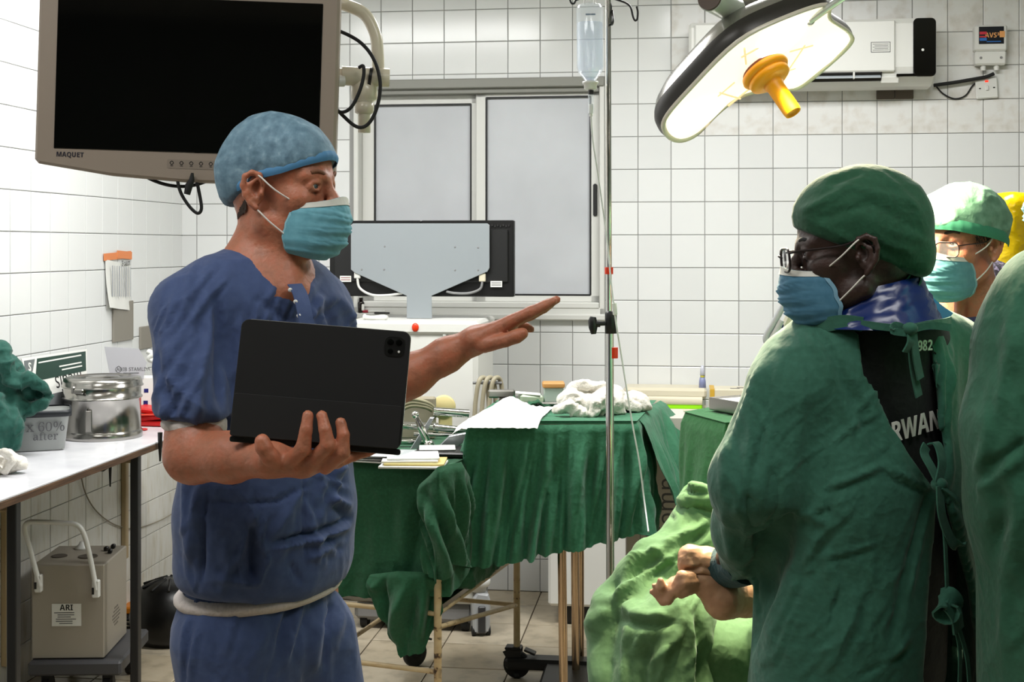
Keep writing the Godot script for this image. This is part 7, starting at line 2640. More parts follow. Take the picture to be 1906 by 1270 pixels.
func patient_bodies():
	# the covered patient: shins and a raised knee under the drape, and the drape's fall to the left
	var f := Field.new()
	f.chain([at(1293, 925, 3.05), at(1330, 955, 3.05), at(1390, 985, 3.05), at(1430, 1000, 3.08)], [0.022, 0.05, 0.08, 0.09], 0.03)
	f.chain([at(1292, 925, 3.04), at(1285, 985, 3.0), at(1262, 1060, 2.95)], [0.022, 0.045, 0.07], 0.04)
	f.chain([at(1285, 1020, 3.0), at(1220, 1060, 2.95), at(1180, 1120, 2.9), at(1170, 1210, 2.85)], [0.045, 0.055, 0.065, 0.075], 0.04)
	f.chain([at(1330, 1020, 3.0), at(1390, 1020, 3.0), at(1430, 1040, 3.0)], [0.07, 0.085, 0.09], 0.04)
	f.chain([at(1240, 1145, 2.82), at(1262, 1160, 2.79), at(1300, 1190, 2.86), at(1400, 1200, 2.88)], [0.07, 0.078, 0.06, 0.06], 0.03)
	f.chain([at(1178, 1170, 2.85), at(1180, 1290, 2.78), at(1180, 1620, 2.78)], [0.075, 0.09, 0.11], 0.04)
	f.chain([at(1240, 1190, 2.76), at(1250, 1350, 2.72), at(1250, 1640, 2.72)], [0.08, 0.095, 0.11], 0.04)
	f.chain([at(1270, 934, 3.0), at(1298, 922, 2.985), at(1350, 934, 2.99)], [0.014, 0.026, 0.034], 0.006)
	f.plane(Vector3(0, 0.2, 0), Vector3(0, -1, 0), 0.01)
	var c := Cloth.new(61, 2.8, 0.008, 0.0018, Vector3(1.2, 0.7, 1.2))
	var z := 2.8
	for q in [
		[1255, 985, 1130, 1065, 10, 14], [1330, 1005, 1150, 1090, 8, 16], [1330, 1015, 1150, 1105, 7, -14], [1290, 1035, 1135, 1130, 8, 14], [1285, 1050, 1150, 1130, 6, -12], [1200, 1055, 1110, 1180, 8, 12], [1265, 1065, 1220, 1048, 6, 10],
		[1225, 1120, 1165, 1135, 7, 10], [1240, 1132, 1160, 1150, 6, -10], [1250, 985, 1275, 1000, 6, -8], [1265, 938, 1335, 945, 5, -14], [1266, 928, 1335, 936, 6, 10], [1290, 960, 1330, 1000, 6, 7], [1270, 960, 1300, 1005, 5, -6],
		[1130, 1080, 1100, 1250, 9, 14], [1150, 1100, 1125, 1260, 8, -12], [1175, 1120, 1150, 1265, 9, 12], [1200, 1180, 1180, 1265, 7, -8], [1288, 1130, 1286, 1270, 7, -16], [1275, 1140, 1268, 1260, 8, 10], [1310, 1160, 1312, 1270, 10, 8], [1250, 1160, 1180, 1215, 9, 7]]:
		c.fold(at(q[0], q[1], z), at(q[2], q[3], z), q[4] * z / F, q[5] * 0.001)
	c.face = -0.2
	c.scatter(16, at(1120, 1000, z), at(1340, 1120, z), 30, 25, 0.1, 0.007, 0.004, 86)
	c.scatter(18, at(1100, 1120, z), at(1290, 1270, z), 78, 20, 0.1, 0.008, 0.005, 87)
	job("patient_drape", f, 0.0066, c.move)

func dark_patient_lump():
	var f := Field.new()
	f.chain([at(1310, 1200, 2.8), at(1380, 1215, 2.82), at(1430, 1220, 2.85)], [0.075, 0.085, 0.09], 0.03)
	f.chain([at(1345, 1230, 2.79), at(1350, 1380, 2.77), at(1350, 1640, 2.77)], [0.085, 0.09, 0.1], 0.03)
	f.chain([at(1410, 1230, 2.85), at(1410, 1380, 2.85), at(1410, 1640, 2.85)], [0.085, 0.09, 0.1], 0.03)
	f.plane(Vector3(0, 0.2, 0), Vector3(0, -1, 0), 0.01)
	job("patient_drape_dark", f, 0.008, Cloth.new(65, 2.6, 0.008, 0.0014, Vector3(1.5, 0.5, 1)).move)

func cloth_lumps():
	dark_patient_lump()
	shelf_lump()
	# gauze heap on the instrument table
	var f := Field.new()
	var z := 4.5
	for q in [[1045, 770, 0.03], [1065, 745, 0.045], [1090, 760, 0.05], [1095, 735, 0.04], [1130, 750, 0.055], [1135, 772, 0.04], [1165, 760, 0.045], [1062, 772, 0.035], [1110, 776, 0.035]]:
		f.egg(at(q[0], q[1], z + 0.05 * sin(q[0])), Vector3(q[2] * 1.25, q[2] * 0.85, q[2] * 1.2), Basis(Vector3.UP, q[0] * 0.7), 0.02)
	f.chain([at(1062, 722, z), at(1085, 716, z), at(1120, 722, z), at(1150, 728, z), at(1165, 745, z)], [0.012, 0.016, 0.016, 0.018, 0.02], 0.012)
	f.chain([at(1036, 762, 4.4), at(1060, 756, 4.38), at(1082, 770, 4.38), at(1095, 784, 4.38)], [0.016, 0.018, 0.018, 0.014], 0.008)
	f.chain([at(1105, 775, 4.38), at(1110, 752, 4.38), at(1135, 740, 4.4)], [0.016, 0.018, 0.016], 0.008)
	f.plane(Vector3(0, 1.036, 0), Vector3(0, -1, 0))
	var c := Cloth.new(5, 6.0, 0.006, 0.004, Vector3.ONE)
	c.face = -0.2
	c.scatter(26, at(1035, 720, 4.42), at(1170, 782, 4.42), 20, 45, 0.06, 0.005, 0.006, 91)
	job("gauze", f, 0.007, c.move)
	f = Field.new()
	for q in [[1178, 752, 0.045], [1192, 762, 0.036], [1180, 772, 0.032]]:
		f.egg(at(q[0], q[1], 4.55), Vector3(q[2] * 1.1, q[2], q[2]), Basis(Vector3.BACK, q[0]), 0.02)
	f.plane(Vector3(0, 1.036, 0), Vector3(0, -1, 0))
	c = Cloth.new(6, 7.0, 0.005, 0.004, Vector3.ONE)
	job("gauze_small", f, 0.007, c.move)
	# heap of green cloths on the bench
	f = Field.new()
	z = 4.42
	for q in [[-8, 690, 0.075, z], [12, 705, 0.055, z], [45, 728, 0.042, z + 0.02], [10, 745, 0.06, z - 0.05], [-10, 785, 0.085, z - 0.05], [66, 726, 0.03, z], [28, 758, 0.04, z]]:
		f.egg(at(q[0], q[1], q[3]), Vector3(q[2] * 1.1, q[2] * 0.9, q[2]), Basis(), 0.03)
	f.chain([at(-20, 660, z - 0.05), at(2, 652, z - 0.05), at(12, 680, z - 0.08), at(24, 712, z - 0.08)], [0.028, 0.026, 0.026, 0.022], 0.015)
	f.chain([at(28, 704, z - 0.06), at(56, 706, z - 0.06), at(78, 722, z - 0.04), at(90, 732, z - 0.02)], [0.024, 0.024, 0.022, 0.013], 0.01)
	f.chain([at(90, 738, z), at(74, 754, z - 0.03), at(46, 766, z - 0.05)], [0.013, 0.022, 0.026], 0.01)
	f.chain([at(16, 770, z - 0.09), at(28, 795, z - 0.1), at(26, 828, z - 0.1)], [0.034, 0.034, 0.026], 0.012)
	f.chain([at(-14, 750, z - 0.12), at(-2, 795, z - 0.13), at(0, 824, z - 0.13)], [0.045, 0.042, 0.034], 0.012)
	f.plane(Vector3(0, 0.902, 0), Vector3(0, -1, 0))
	f.plane(R * Vector3(0.035, 1, 1), R.basis * Vector3(-1, 0, 0), 0.01)
	c = Cloth.new(8, 3.5, 0.012, 0.005, Vector3.ONE)
	c.face = -0.3
	for q in [[0, 660, 35, 740, 7, 9], [20, 700, 85, 725, 6, 8], [0, 700, 60, 760, 7, -9], [40, 720, 95, 735, 5, -6], [10, 770, 25, 830, 7, 9], [35, 765, 42, 830, 6, -7], [0, 740, 15, 830, 6, -8], [50, 745, 90, 745, 5, 6]]:
		c.fold(at(q[0], q[1], z), at(q[2], q[3], z), q[4] * z / F, q[5] * 0.001)
	c.scatter(30, at(-10, 640, z), at(95, 830, z), 60, 60, 0.07, 0.007, 0.006, 92)
	job("pile", f, 0.008, c.move)
	f = Field.new()
	z = 4.05
	for q in [[0, 868, 0.04], [22, 862, 0.035], [-18, 865, 0.045], [38, 866, 0.018], [8, 850, 0.03]]:
		f.egg(at(q[0], q[1], z), Vector3(q[2] * 1.15, q[2] * 0.8, q[2]), Basis(), 0.015)
	f.chain([at(-15, 845, z - 0.04), at(10, 842, z - 0.05), at(24, 860, z - 0.05), at(10, 880, z - 0.05), at(-8, 872, z - 0.05)], [0.009, 0.01, 0.01, 0.01, 0.009], 0.006)
	f.plane(Vector3(0, 0.902, 0), Vector3(0, -1, 0))
	c = Cloth.new(9, 8.0, 0.005, 0.003, Vector3.ONE)
	c.face = -0.3
	c.scatter(16, at(-15, 835, z), at(45, 888, z), 30, 60, 0.05, 0.005, 0.005, 93)
	job("white_cloth", f, 0.006, c.move)
	# yellow plastic cover
	f = Field.new()
	z = 4.25
	f.block(at(1908, 525, z) , Vector3(0.125, 0.29, 0.09), 0.05, Basis(Vector3.UP, 0.3), 0.03)
	f.block(at(1925, 660, z) , Vector3(0.13, 0.22, 0.12), 0.05, Basis(Vector3.UP, 0.3), 0.05)
	c = Cloth.new(19, 2.5, 0.01, 0.0015, Vector3(1, 0.5, 1))
	job("yellow", f, 0.01, c.move)

# ---------------------------------------------------------------- people
func skin(c: Color, sd: int) -> StandardMaterial3D:
	var m := mat(Color.WHITE, 0.5)
	m.albedo_texture = noise_tex(sd, 0.02, 5, 512, [[0.0, c.darkened(0.14)], [0.45, c], [0.75, Color(c.r * 1.04, c.g * 0.95, c.b * 0.92)], [1.0, c.lightened(0.05)]])
	m.subsurf_scatter_enabled = true
	m.subsurf_scatter_strength = 0.025
	m.heightmap_enabled = true
	if not M.has("pores"):
		M.pores = noise_tex(207, 0.06, 4, 512)
	m.heightmap_texture = M.pores
	m.heightmap_scale = 0.06
	return tri_uv(m, 4.0)

# eyes and brows, in the head's frame
func face(o: Node3D, h: Transform3D, brow: Color, iris: Color, gaze := Vector3(1, 0, 0), brow_y := 0.041):
	for s in [-1.0, 1.0]:
		var c := Vector3(0.082, 0.012, 0.031 * s)
		var st := begin()
		ball(st, h * c, 0.0124, Vector3.ONE, 20)
		var eye := wpart("eye", st, mat(Color(0.8, 0.76, 0.72), 0.15), o)
		st = begin()
		var g := (h.basis * gaze).normalized()
		lathe(st, [Vector2(0.006, 0.0106), Vector2(0.0056, 0.0114), Vector2(0.0024, 0.0127), Vector2(0, 0.0129)], 18, Transform3D(look(g), h * c))
		wpart("iris", st, mat(iris, 0.08), eye)
		st = begin()
		lathe(st, [Vector2(0.0026, 0.0124), Vector2(0.0024, 0.0129), Vector2(0, 0.0131)], 12, Transform3D(look(g), h * c))
		wpart("pupil", st, M.black_gloss, eye)
		st = begin()
		var pts := []
		for q in [[0.101, 0.0, 0.014], [0.1005, 0.004, 0.024], [0.0965, 0.006, 0.035], [0.089, 0.003, 0.045]]: pts.append(h * Vector3(q[0], brow_y - 0.007 + q[1], q[2] * s))
		tube(st, smooth_path(pts, 5), 0.0028, 6, 1.4)
		wpart("eyebrow", st, mat(brow, 0.8), o)

# pleated face mask with its stiff upper band and ear loops
func face_mask(o: Node3D, h: Transform3D, tint: Color, size := 1.0):
	var keys := [[0.0, 0.132, 0.052, 0.068], [0.2, 0.139, 0.058, 0.055], [0.45, 0.139, 0.06, 0.046], [0.7, 0.13, 0.06, 0.04], [0.9, 0.117, 0.055, 0.042], [1.0, 0.092, 0.046, 0.046]]
	var rows := []
	const NV := 40
	const NU := 36
	var n := noise1(77, 30.0)
	for i in NV + 1:
		var v := float(i) / NV
		var k := 0
		while k < keys.size() - 2 and v > keys[k + 1][0]: k += 1
		var t: float = smoothstep(keys[k][0], keys[k + 1][0], v)
		var xf := lerpf(keys[k][1], keys[k + 1][1], t)
		var hw := lerpf(keys[k][2], keys[k + 1][2], t)
		var xb := lerpf(keys[k][3], keys[k + 1][3], t)
		var row := PackedVector3Array()
		for j in NU + 1:
			var s := 2.0 * j / NU - 1.0
			var a := s * PI / 2
			var fan := 1.0 - absf(s)                      # the pleats run together at the sides
			var pv := v * (0.55 + 0.45 * fan) + 0.26 * absf(s)
			var pleat := 0.0
			for q in [0.34, 0.52, 0.7]:
				var e: float = (pv - q) / 0.1
				if e > -1.0 and e < 1.0: pleat += 0.0058 * (1.0 - absf(e)) * (1.0 if e > 0.0 else 1.0 - smoothstep(-0.5, 0.0, -absf(e)) * 0.7)
			var x := xb + (xf - xb) * pow(maxf(cos(a), 0.0), 0.75) + pleat * (0.35 + fan) + 0.0018 * n.get_noise_2d(s * 0.9, v * 1.3)
			var y := -0.012 - 0.111 * v - 0.008 * (1.0 - cos(a)) * (1.0 - v) + 0.03 * v * absf(s) * absf(s) * 0.4
			if v < 0.15: y += 0.006 * pow(maxf(cos(a), 0.0), 6.0) * (1.0 - v / 0.15)
			row.append(h * (Vector3(x, y, hw * sin(a)) * size))
		row.reverse()
		rows.append(row)
	var st := begin()
	rows.reverse()
	for r in rows: r.reverse()
	sheet(st, rows, 0.0012)
	var m := mat(Color.WHITE, 0.75)
	m.albedo_texture = noise_tex(91, 0.03, 4, 256, [[0.0, tint.darkened(0.08)], [1.0, tint.lightened(0.1)]])
	m.backlight_enabled = true
	m.backlight = Color(0.12, 0.16, 0.17)
	tri_uv(m, 6.0)
	var mk := wpart("face_mask", st, m, o)
	st = begin()        # upper band, a hair outside the cloth
	var band := []
	for i in [0, 2, 4]:
		var r := PackedVector3Array()
		var src: PackedVector3Array = rows[NV - i]
		for j in NU + 1:
			var a: Vector3 = src[j]
			var out := (h.basis.inverse() * (a - h.origin)); out.y = 0
			r.append(a + h.basis * out.normalized() * 0.0022)
		band.push_front(r)
	sheet(st, band, 0.0008)
	wpart("nose_band", st, mat(Color(0.8, 0.8, 0.77), 0.7), mk)
	var top: PackedVector3Array = rows[NV - 1]
	var low: PackedVector3Array = rows[int(NV * 0.42)]
	for s in [0, NU]:
		st = begin()
		var sg := 1.0 if (h.basis.inverse() * (top[s] - h.origin)).z > 0 else -1.0
		tube(st, smooth_path([top[s], top[s].lerp(h * (Vector3(0.002, 0.03, 0.086 * sg) * size), 0.5) + h.basis.z * sg * 0.011, h * (Vector3(0.004, 0.03, 0.085 * sg) * size), h * (Vector3(-0.016, 0.033, 0.0795 * sg) * size), h * (Vector3(-0.026, 0.01, 0.0755 * sg) * size), h * (Vector3(-0.016, -0.024, 0.0755 * sg) * size), h * (Vector3(0.0, -0.034, 0.078 * sg) * size), low[s].lerp(h * (Vector3(0.0, -0.034, 0.078 * sg) * size), 0.5) + h.basis.z * sg * 0.004, low[s]], 5), 0.0016, 7)
		wpart("ear_loop", st, mat(Color(0.85, 0.83, 0.8), 0.7), mk)
	for s in [0, NU]:
		st = begin()
		var e := []
		for i in range(0, NV + 1, 4): e.append(rows[i][s])
		ribbon(st, e, 0.007, h.basis.x, 0.0022, 2)
		wpart("mask_edge", st, mat(tint.lightened(0.25), 0.7), mk)

func spectacles(o: Node3D, h: Transform3D, x: float, y: float, rim: Color, thick: float, half := Vector2(0.026, 0.018)):
	var st := begin()
	for s in [-1.0, 1.0]:
		var pts := []
		for q in rounded_rect(half.x * 2, half.y * 2, half.y * 0.75, 4): pts.append(h * Vector3(x - 0.012 * absf(q.x * s + 0.033) / 0.06, y + q.y, 0.033 * s + q.x))
		pts.append(pts[0])
		tube(st, PackedVector3Array(pts), thick, 6)
		tube(st, smooth_path([h * Vector3(x - 0.012, y + half.y * 0.6, s * (0.033 + half.x)), h * Vector3(x - 0.03, y + half.y * 0.7, s * 0.068), h * Vector3(0.03, y + half.y * 0.9, s * 0.0775), h * Vector3(-0.005, 0.034, s * 0.083), h * Vector3(-0.024, 0.01, s * 0.079)], 5), thick * 1.1, 6)
	tube(st, smooth_path([h * Vector3(x - 0.002, y + 0.004, -0.009), h * Vector3(x + 0.003, y + 0.008, 0), h * Vector3(x - 0.002, y + 0.004, 0.009)], 4), thick, 6)
	var g := wpart("spectacles", st, mat(rim, 0.3), o)
	for s in [-1.0, 1.0]:
		st = begin()
		var poly := rounded_rect(half.x * 2 - 0.001, half.y * 2 - 0.001, half.y * 0.75, 4)
		var mid := h * Vector3(x - 0.0065, y, 0.033 * s)
		for k in poly.size():
			var a := poly[k]
			var b := poly[(k + 1) % poly.size()]
			tri(st, mid, h * Vector3(x - 0.012 * absf(a.x * s + 0.033) / 0.06, y + a.y, 0.033 * s + a.x), h * Vector3(x - 0.012 * absf(b.x * s + 0.033) / 0.06, y + b.y, 0.033 * s + b.x))
		var lens := mat(Color(0.95, 0.97, 1.0, 0.08), 0.03)
		lens.transparency = BaseMaterial3D.TRANSPARENCY_ALPHA
		wpart("lens", st, lens, g)

func shoe(o: Node3D, g: Vector3, d: Vector3, m: Material):
	var f := d.normalized()
	var st := begin()
	var rows := []
	for q in [[-0.075, 0.03, 0.07], [-0.05, 0.042, 0.095], [0.0, 0.044, 0.1], [0.06, 0.046, 0.085], [0.12, 0.052, 0.07], [0.17, 0.05, 0.06], [0.205, 0.036, 0.045], [0.222, 0.012, 0.03]]:
		var row := PackedVector3Array()
		var s := f.cross(Vector3.UP)
		for k in 16:
			var a := TAU * k / 16
			row.append(g + f * q[0] + s * cos(a) * q[1] + Vector3(0, 0.006 + q[2] * 0.5 + sin(a) * q[2] * 0.5, 0))
		row.reverse()
		rows.append(row)
	sheet(st, rows, 0.0, true)
	wpart("shoe", st, m, o)

func people():
	man_in_blue()
	dark_surgeon()
	glasses_surgeon()
	edge_person()
	purple_person()

func man_in_blue():
	var o := thing("person", "man in blue scrubs and blue cap holding a black tablet, other arm stretched out", "person", Transform3D(Basis(), Vector3(-0.43, 0, -2.5)))
	var blue := cloth(Color(0.215, 0.285, 0.45), 0.5, 1.6)
	wpart("body", soft(["man_head", "man_trunk", "man_right_arm", "man_left_arm"]), skin(Color(0.66, 0.42, 0.315), 201), o)
	face(o, head_man, Color(0.45, 0.29, 0.2), Color(0.3, 0.36, 0.38), Vector3(1, 0.02, 0.12))
	var top := wpart("scrub_top", soft(["man_top"]), blue, o)
	wpart("trousers", soft(["man_trousers"]), blue, o)
	# knitted cuff and waistband
	var knit := cloth(Color(0.78, 0.74, 0.72), 0.4, 6.0)
	var st := begin()
	var rows := []
	for i in 5:
		var row := PackedVector3Array()
		for k in 48:
			var a := TAU * k / 48
			var r: float = [0.05, 0.055, 0.055, 0.053, 0.049][i] + 0.0012 * sin(k * 24.0 * TAU / 48.0)
			row.append(at(361, 778 + i * 7.5, 2.285) + Vector3(cos(a) * r, -0.004 * cos(a) * (i - 1), sin(a) * r))
		row.reverse()
		rows.append(row)
	rows.reverse()
	for r in rows: r.reverse()
	sheet(st, rows, 0.002, true)
	wpart("sleeve_cuff", st, knit, top)
	st = begin()
	rows = []
	for i in 6:
		var row := PackedVector3Array()
		var ax := Vector3(-0.67, 0, 0.74)
		var fw := Vector3(0.74, 0, 0.67)
		for k in 96:
			var a := TAU * k / 96
			var r: float = [0.118, 0.127, 0.131, 0.131, 0.128, 0.118][i]
			row.append(at(484, 1081 + i * 5.0, 2.49) + ax * cos(a) * r * 1.28 + fw * sin(a) * r * 1.02 - Vector3(0, 0.008 * cos(a), 0))
		rows.append(row)
	sheet(st, rows, 0.002, true)
	wpart("waistband", st, knit, top)
	# placket with press studs
	st = begin()
	ribbon(st, [at(548, 530, 2.375), at(558, 548, 2.362), at(566, 580, 2.345), at(572, 620, 2.335), at(574, 680, 2.335)], 0.03, Vector3(0.7, 0, -0.6), 0.002)
	wpart("placket", st, blue, top)
	for q in [[540, 540, 2.358], [550, 562, 2.345], [556, 588, 2.335], [558, 620, 2.33]]:
		st = begin()
		ball(st, at(q[0], q[1], q[2]), 0.0042, Vector3(1, 1, 0.6), 10)
		wpart("press_stud", st, M.white_plastic, top)
	# cap with its gathered front band
	var cm := mat(Color.WHITE, 0.75)
	cm.albedo_texture = noise_tex(301, 0.018, 5, 512, [[0.0, Color(0.23, 0.34, 0.42)], [0.45, Color(0.36, 0.48, 0.55)], [0.7, Color(0.44, 0.56, 0.63)], [1.0, Color(0.62, 0.72, 0.77)]])
	cm.heightmap_enabled = true
	cm.heightmap_texture = M.crumple
	cm.heightmap_scale = 0.15
	cm.backlight_enabled = true
	cm.backlight = Color(0.06, 0.09, 0.11)
	tri_uv(cm, 4.0)
	var cap := wpart("surgical_cap", soft(["man_cap"]), cm, o)
	cap_band(cap, head_man, [[0.1075, 0.068, 0.0], [0.1, 0.063, 0.032], [0.075, 0.053, 0.057], [0.04, 0.04, 0.0715], [0.0, 0.03, 0.0745], [-0.045, 0.008, 0.074]], 0.018, Color(0.27, 0.48, 0.64))
	face_mask(o, head_man, Color(0.38, 0.64, 0.71))
	# hair below the cap at the nape and temple
	st = begin()
	var rng := RandomNumberGenerator.new()
	rng.seed = 4
	for k in 700:
		var a := rng.randf_range(-1.3, 1.3)
		var y := rng.randf_range(-0.056 + 0.02 * absf(a), -0.01)
		var p := head_man * Vector3(-0.022 - 0.0575 * cos(a), y, 0.004 + 0.0575 * sin(a))
		tube(st, PackedVector3Array([p, p + head_man.basis * Vector3(0.001 * cos(a), -0.007, -0.001 * sin(a))]), [0.0013, 0.0006], 3, 1.0, false)
	var hair := wpart("hair", st, mat(Color(0.27, 0.22, 0.19), 0.7), o)
	hair.set_meta("kind", "stuff")
	shoe(o, Vector3(-0.36, 0, -2.62), MAN_F, M.white_plastic)
	shoe(o, Vector3(-0.5, 0, -2.44), MAN_F, M.white_plastic)
	tablet()

func cap_band(cap: Node3D, h: Transform3D, half: Array, width: float, c: Color):
	var pts := []
	for q in half: pts.append(h * Vector3(q[0], q[1], q[2]))
	var other := []
	for q in half.slice(1): other.push_front(h * Vector3(q[0], q[1], -q[2]))
	var st := begin()
	var p := smooth_path(other + pts, 6)
	var rows := []
	for i in p.size():
		var out := h.basis.inverse() * (p[i] - h.origin); out.y = 0
		var o := h.basis * out.normalized()
		var r := PackedVector3Array()
		for k in 5:
			var t := k / 4.0
			r.append(p[i] + h.basis.y * (t - 0.35) * width + o * (0.002 + 0.002 * sin(PI * t) + 0.0008 * sin(i * 2.1)) - o * 0.006 * maxf(t - 0.6, 0.0))
		rows.append(r)
	sheet(st, rows, 0.0015)
	var m := mat(c, 0.75)
	m.backlight_enabled = true
	m.backlight = c * 0.25
	wpart("cap_band", st, m, cap)

func tablet():
	var z := 2.16
	var tl := at(452, 590, z); var tr := at(769, 622, z); var br := at(741, 834, z - 0.03); var bl := at(425, 815, z - 0.03)
	var x := ((tr - tl) + (br - bl)).normalized()
	var y := ((tl - bl) + (tr - br))
	y = (y - x * y.dot(x)).normalized()
	var t := Transform3D(Basis(x, y, x.cross(y)), (tl + tr + bl + br) / 4)
	var o := thing("tablet", "black tablet in a folding keyboard cover held against the man's forearm", "tablet", t)
	var w := ((tr - tl).length() + (br - bl).length()) / 2
	var h := ((tl - bl).length() + (tr - br).length()) / 2
	var st := begin()
	prism(st, rounded_rect(w, h, 0.013, 6), -0.008, 0.0, Transform3D(), 0.001)
	part("cover", st, mat(Color(0.01, 0.01, 0.011), 0.85), o)
	st = begin()
	prism(st, rounded_rect(w - 0.002, h - 0.002, 0.013, 6), -0.0145, -0.0082, Transform3D(Basis(), Vector3(0.0012, 0.0022, 0)), 0.001)
	part("tablet_body", st, mat(Color(0.75, 0.75, 0.76), 0.25, 0.9), o)
	st = begin()
	prism(st, rounded_rect(w * 0.985, h * 0.36, 0.004, 4), 0.0, 0.0018, Transform3D(Basis(), Vector3(-0.001, -h * 0.315, 0)), 0.0006)
	part("cover_flap", st, mat(Color(0.022, 0.021, 0.02), 0.8), o)
	st = begin()
	prism(st, rounded_rect(w, 0.01, 0.004, 4), -0.006, 0.006, Transform3D(Basis(), Vector3(0, -h / 2 - 0.004, -0.012)), 0.001)
	part("hinge", st, M.black, o)
	st = begin()
	prism(st, rounded_rect(0.033, 0.033, 0.009, 5), 0.0, 0.0012, Transform3D(Basis(), Vector3(w / 2 - 0.025, h / 2 - 0.026, 0)), 0.0004)
	var cam := part("camera_plate", st, mat(Color(0.03, 0.03, 0.032), 0.35), o)
	for q in [[-0.007, 0.007, 0.0055], [0.007, 0.007, 0.0055], [-0.006, -0.008, 0.0045], [0.008, -0.008, 0.002]]:
		st = begin()
		lathe(st, sharp([Vector2(0, 0), Vector2(q[2], 0), Vector2(q[2] * 0.9, 0.0012), Vector2(0, 0.001)]), 16, Transform3D(Basis(Vector3.RIGHT, PI / 2), Vector3(w / 2 - 0.025 + q[0], h / 2 - 0.026 + q[1], 0.0012)))
		part("camera_lens" if q[2] > 0.003 else "flash", st, M.black_gloss if q[2] > 0.003 else M.white_plastic, cam)

func dark_surgeon():
	var o := thing("person", "surgeon seen from behind in a dark green gown and cap, with glasses and a mask", "person", Transform3D(Basis(), Vector3(0.66, 0, -2.5)))
	wpart("body", soft(["surgeon_head", "surgeon_trunk"]), skin(Color(0.2, 0.125, 0.1), 203), o)
	face(o, head_surgeon, Color(0.02, 0.015, 0.012), Color(0.05, 0.025, 0.015), Vector3(1, -0.1, 0.0))
	var gown := wpart("gown", soft(["surgeon_gown"]), M.green_gown, o)
	var black := cloth(Color(0.012, 0.012, 0.018), 0.4, 3.0, 0.1)
	var shirt := wpart("shirt", soft(["surgeon_shirt"]), black, o)
	wpart("trousers", soft(["surgeon_trousers"]), black, o)
	var cap := wpart("surgical_cap", soft(["surgeon_cap"]), cloth(Color(0.03, 0.27, 0.165), 0.5, 2.5), o)
	face_mask(o, head_surgeon, Color(0.22, 0.43, 0.54), 1.02)
	spectacles(o, head_surgeon, 0.136, 0.004, Color(0.09, 0.03, 0.035), 0.0023, Vector2(0.028, 0.021))
	# lettering on the back of the shirt
	var bb := facing(SUR_B, Vector3.ZERO).basis     # x out of the back
	var flat := Basis(Vector3.UP.cross(SUR_B), Vector3.UP, SUR_B)
	var white := mat(Color(0.86, 0.84, 0.82), 0.7)
	wpart("lettering", lettering("RWAN", 0.036, 0.0014, "Droid Sans", true), white, shirt).transform = shirt.transform * Transform3D()
	var t1 := shirt.get_child(shirt.get_child_count() - 1) as Node3D
	t1.transform = (o.transform * shirt.transform).affine_inverse() * Transform3D(flat * Basis(Vector3.BACK, 0.1), at(1706, 793, 2.365))
	var t2 := wpart("lettering", lettering("1982", 0.019, 0.0014, "Droid Sans", true), white, shirt)
	t2.transform = (o.transform * shirt.transform).affine_inverse() * Transform3D(flat, at(1717, 644, 2.36))
	# blue plastic neck band of the apron
	var st := begin()
	var rows := []
	var nk := noise1(66, 14.0)
	for i in 12:
		var row := PackedVector3Array()
		var v := i / 11.0
		for k in 44:
			var a := TAU * k / 44
			var r := lerpf(0.084, 0.12, v) + 0.006 * nk.get_noise_2d(k * 0.13, v * 0.6)
			var c := at(1622, 540, 2.43).lerp(at(1622, 606, 2.45), v)
			row.append(c + Vector3(cos(a) * r * 1.08, (0.022 * cos(a) + 0.012 * sin(a)) * (1.0 - v), sin(a) * r * (0.95 + 0.3 * v)))
		rows.append(row)
	sheet(st, rows, 0.0015, true)
	var bl := mat(Color(0.05, 0.14, 0.36), 0.25)
	bl.heightmap_enabled = true
	bl.heightmap_texture = M.crumple
	bl.heightmap_scale = 0.25
	tri_uv(bl, 1.6)
	wpart("apron_band", st, bl, o)
	st = begin()
	ribbon(st, [at(1690, 545, 2.42), at(1715, 560, 2.42), at(1742, 582, 2.44), at(1762, 596, 2.47)], 0.035, Vector3(0.5, 0.8, 0.2), 0.002)
	wpart("apron_strap", st, mat(Color(0.3, 0.55, 0.85), 0.12), o)
	# gathered neck edge of the gown, ties and bows
	st = begin()
	ribbon(st, [at(1508, 622, 2.385), at(1535, 606, 2.36), at(1570, 600, 2.34), at(1606, 604, 2.33)], 0.026, Vector3.UP, 0.004)
	wpart("neck_binding", st, M.green_gown, gown)
	var side := Vector3(0, 1, 0)
	for q in [
		[[1604, 603, 2.325], [1640, 608, 2.3], [1680, 612, 2.29], [1700, 612, 2.29]],
		[[1690, 612, 2.285], [1725, 604, 2.3], [1755, 600, 2.34], [1768, 596, 2.38]],
		[[1690, 614, 2.28], [1668, 606, 2.275], [1662, 616, 2.27], [1690, 620, 2.275]],
		[[1700, 612, 2.28], [1730, 606, 2.29], [1768, 610, 2.3]]]:
		st = begin()
		ribbon(st, q.map(func(v): return at(v[0], v[1], v[2])), 0.013, side, 0.003)
		wpart("neck_tie", st, M.green_gown, gown)
	for q in [
		[[1692, 612, 2.28], [1694, 635, 2.275], [1684, 655, 2.28]], [[1698, 614, 2.28], [1703, 660, 2.29], [1712, 705, 2.3]], [[1694, 614, 2.285], [1698, 680, 2.3], [1709, 738, 2.31]]]:
		st = begin()
		ribbon(st, q.map(func(v): return at(v[0], v[1], v[2])), 0.018, Vector3(0.8, 0, -0.6), 0.003)
		wpart("neck_tie", st, M.green_gown, gown)
	for q in [[1694, 612, 2.275, 0.014], [1748, 902, 2.27, 0.015]]:
		st = begin()
		ball(st, at(q[0], q[1], q[2]), q[3], Vector3(1, 0.8, 0.8))
		wpart("tie_knot", st, M.green_gown, gown)
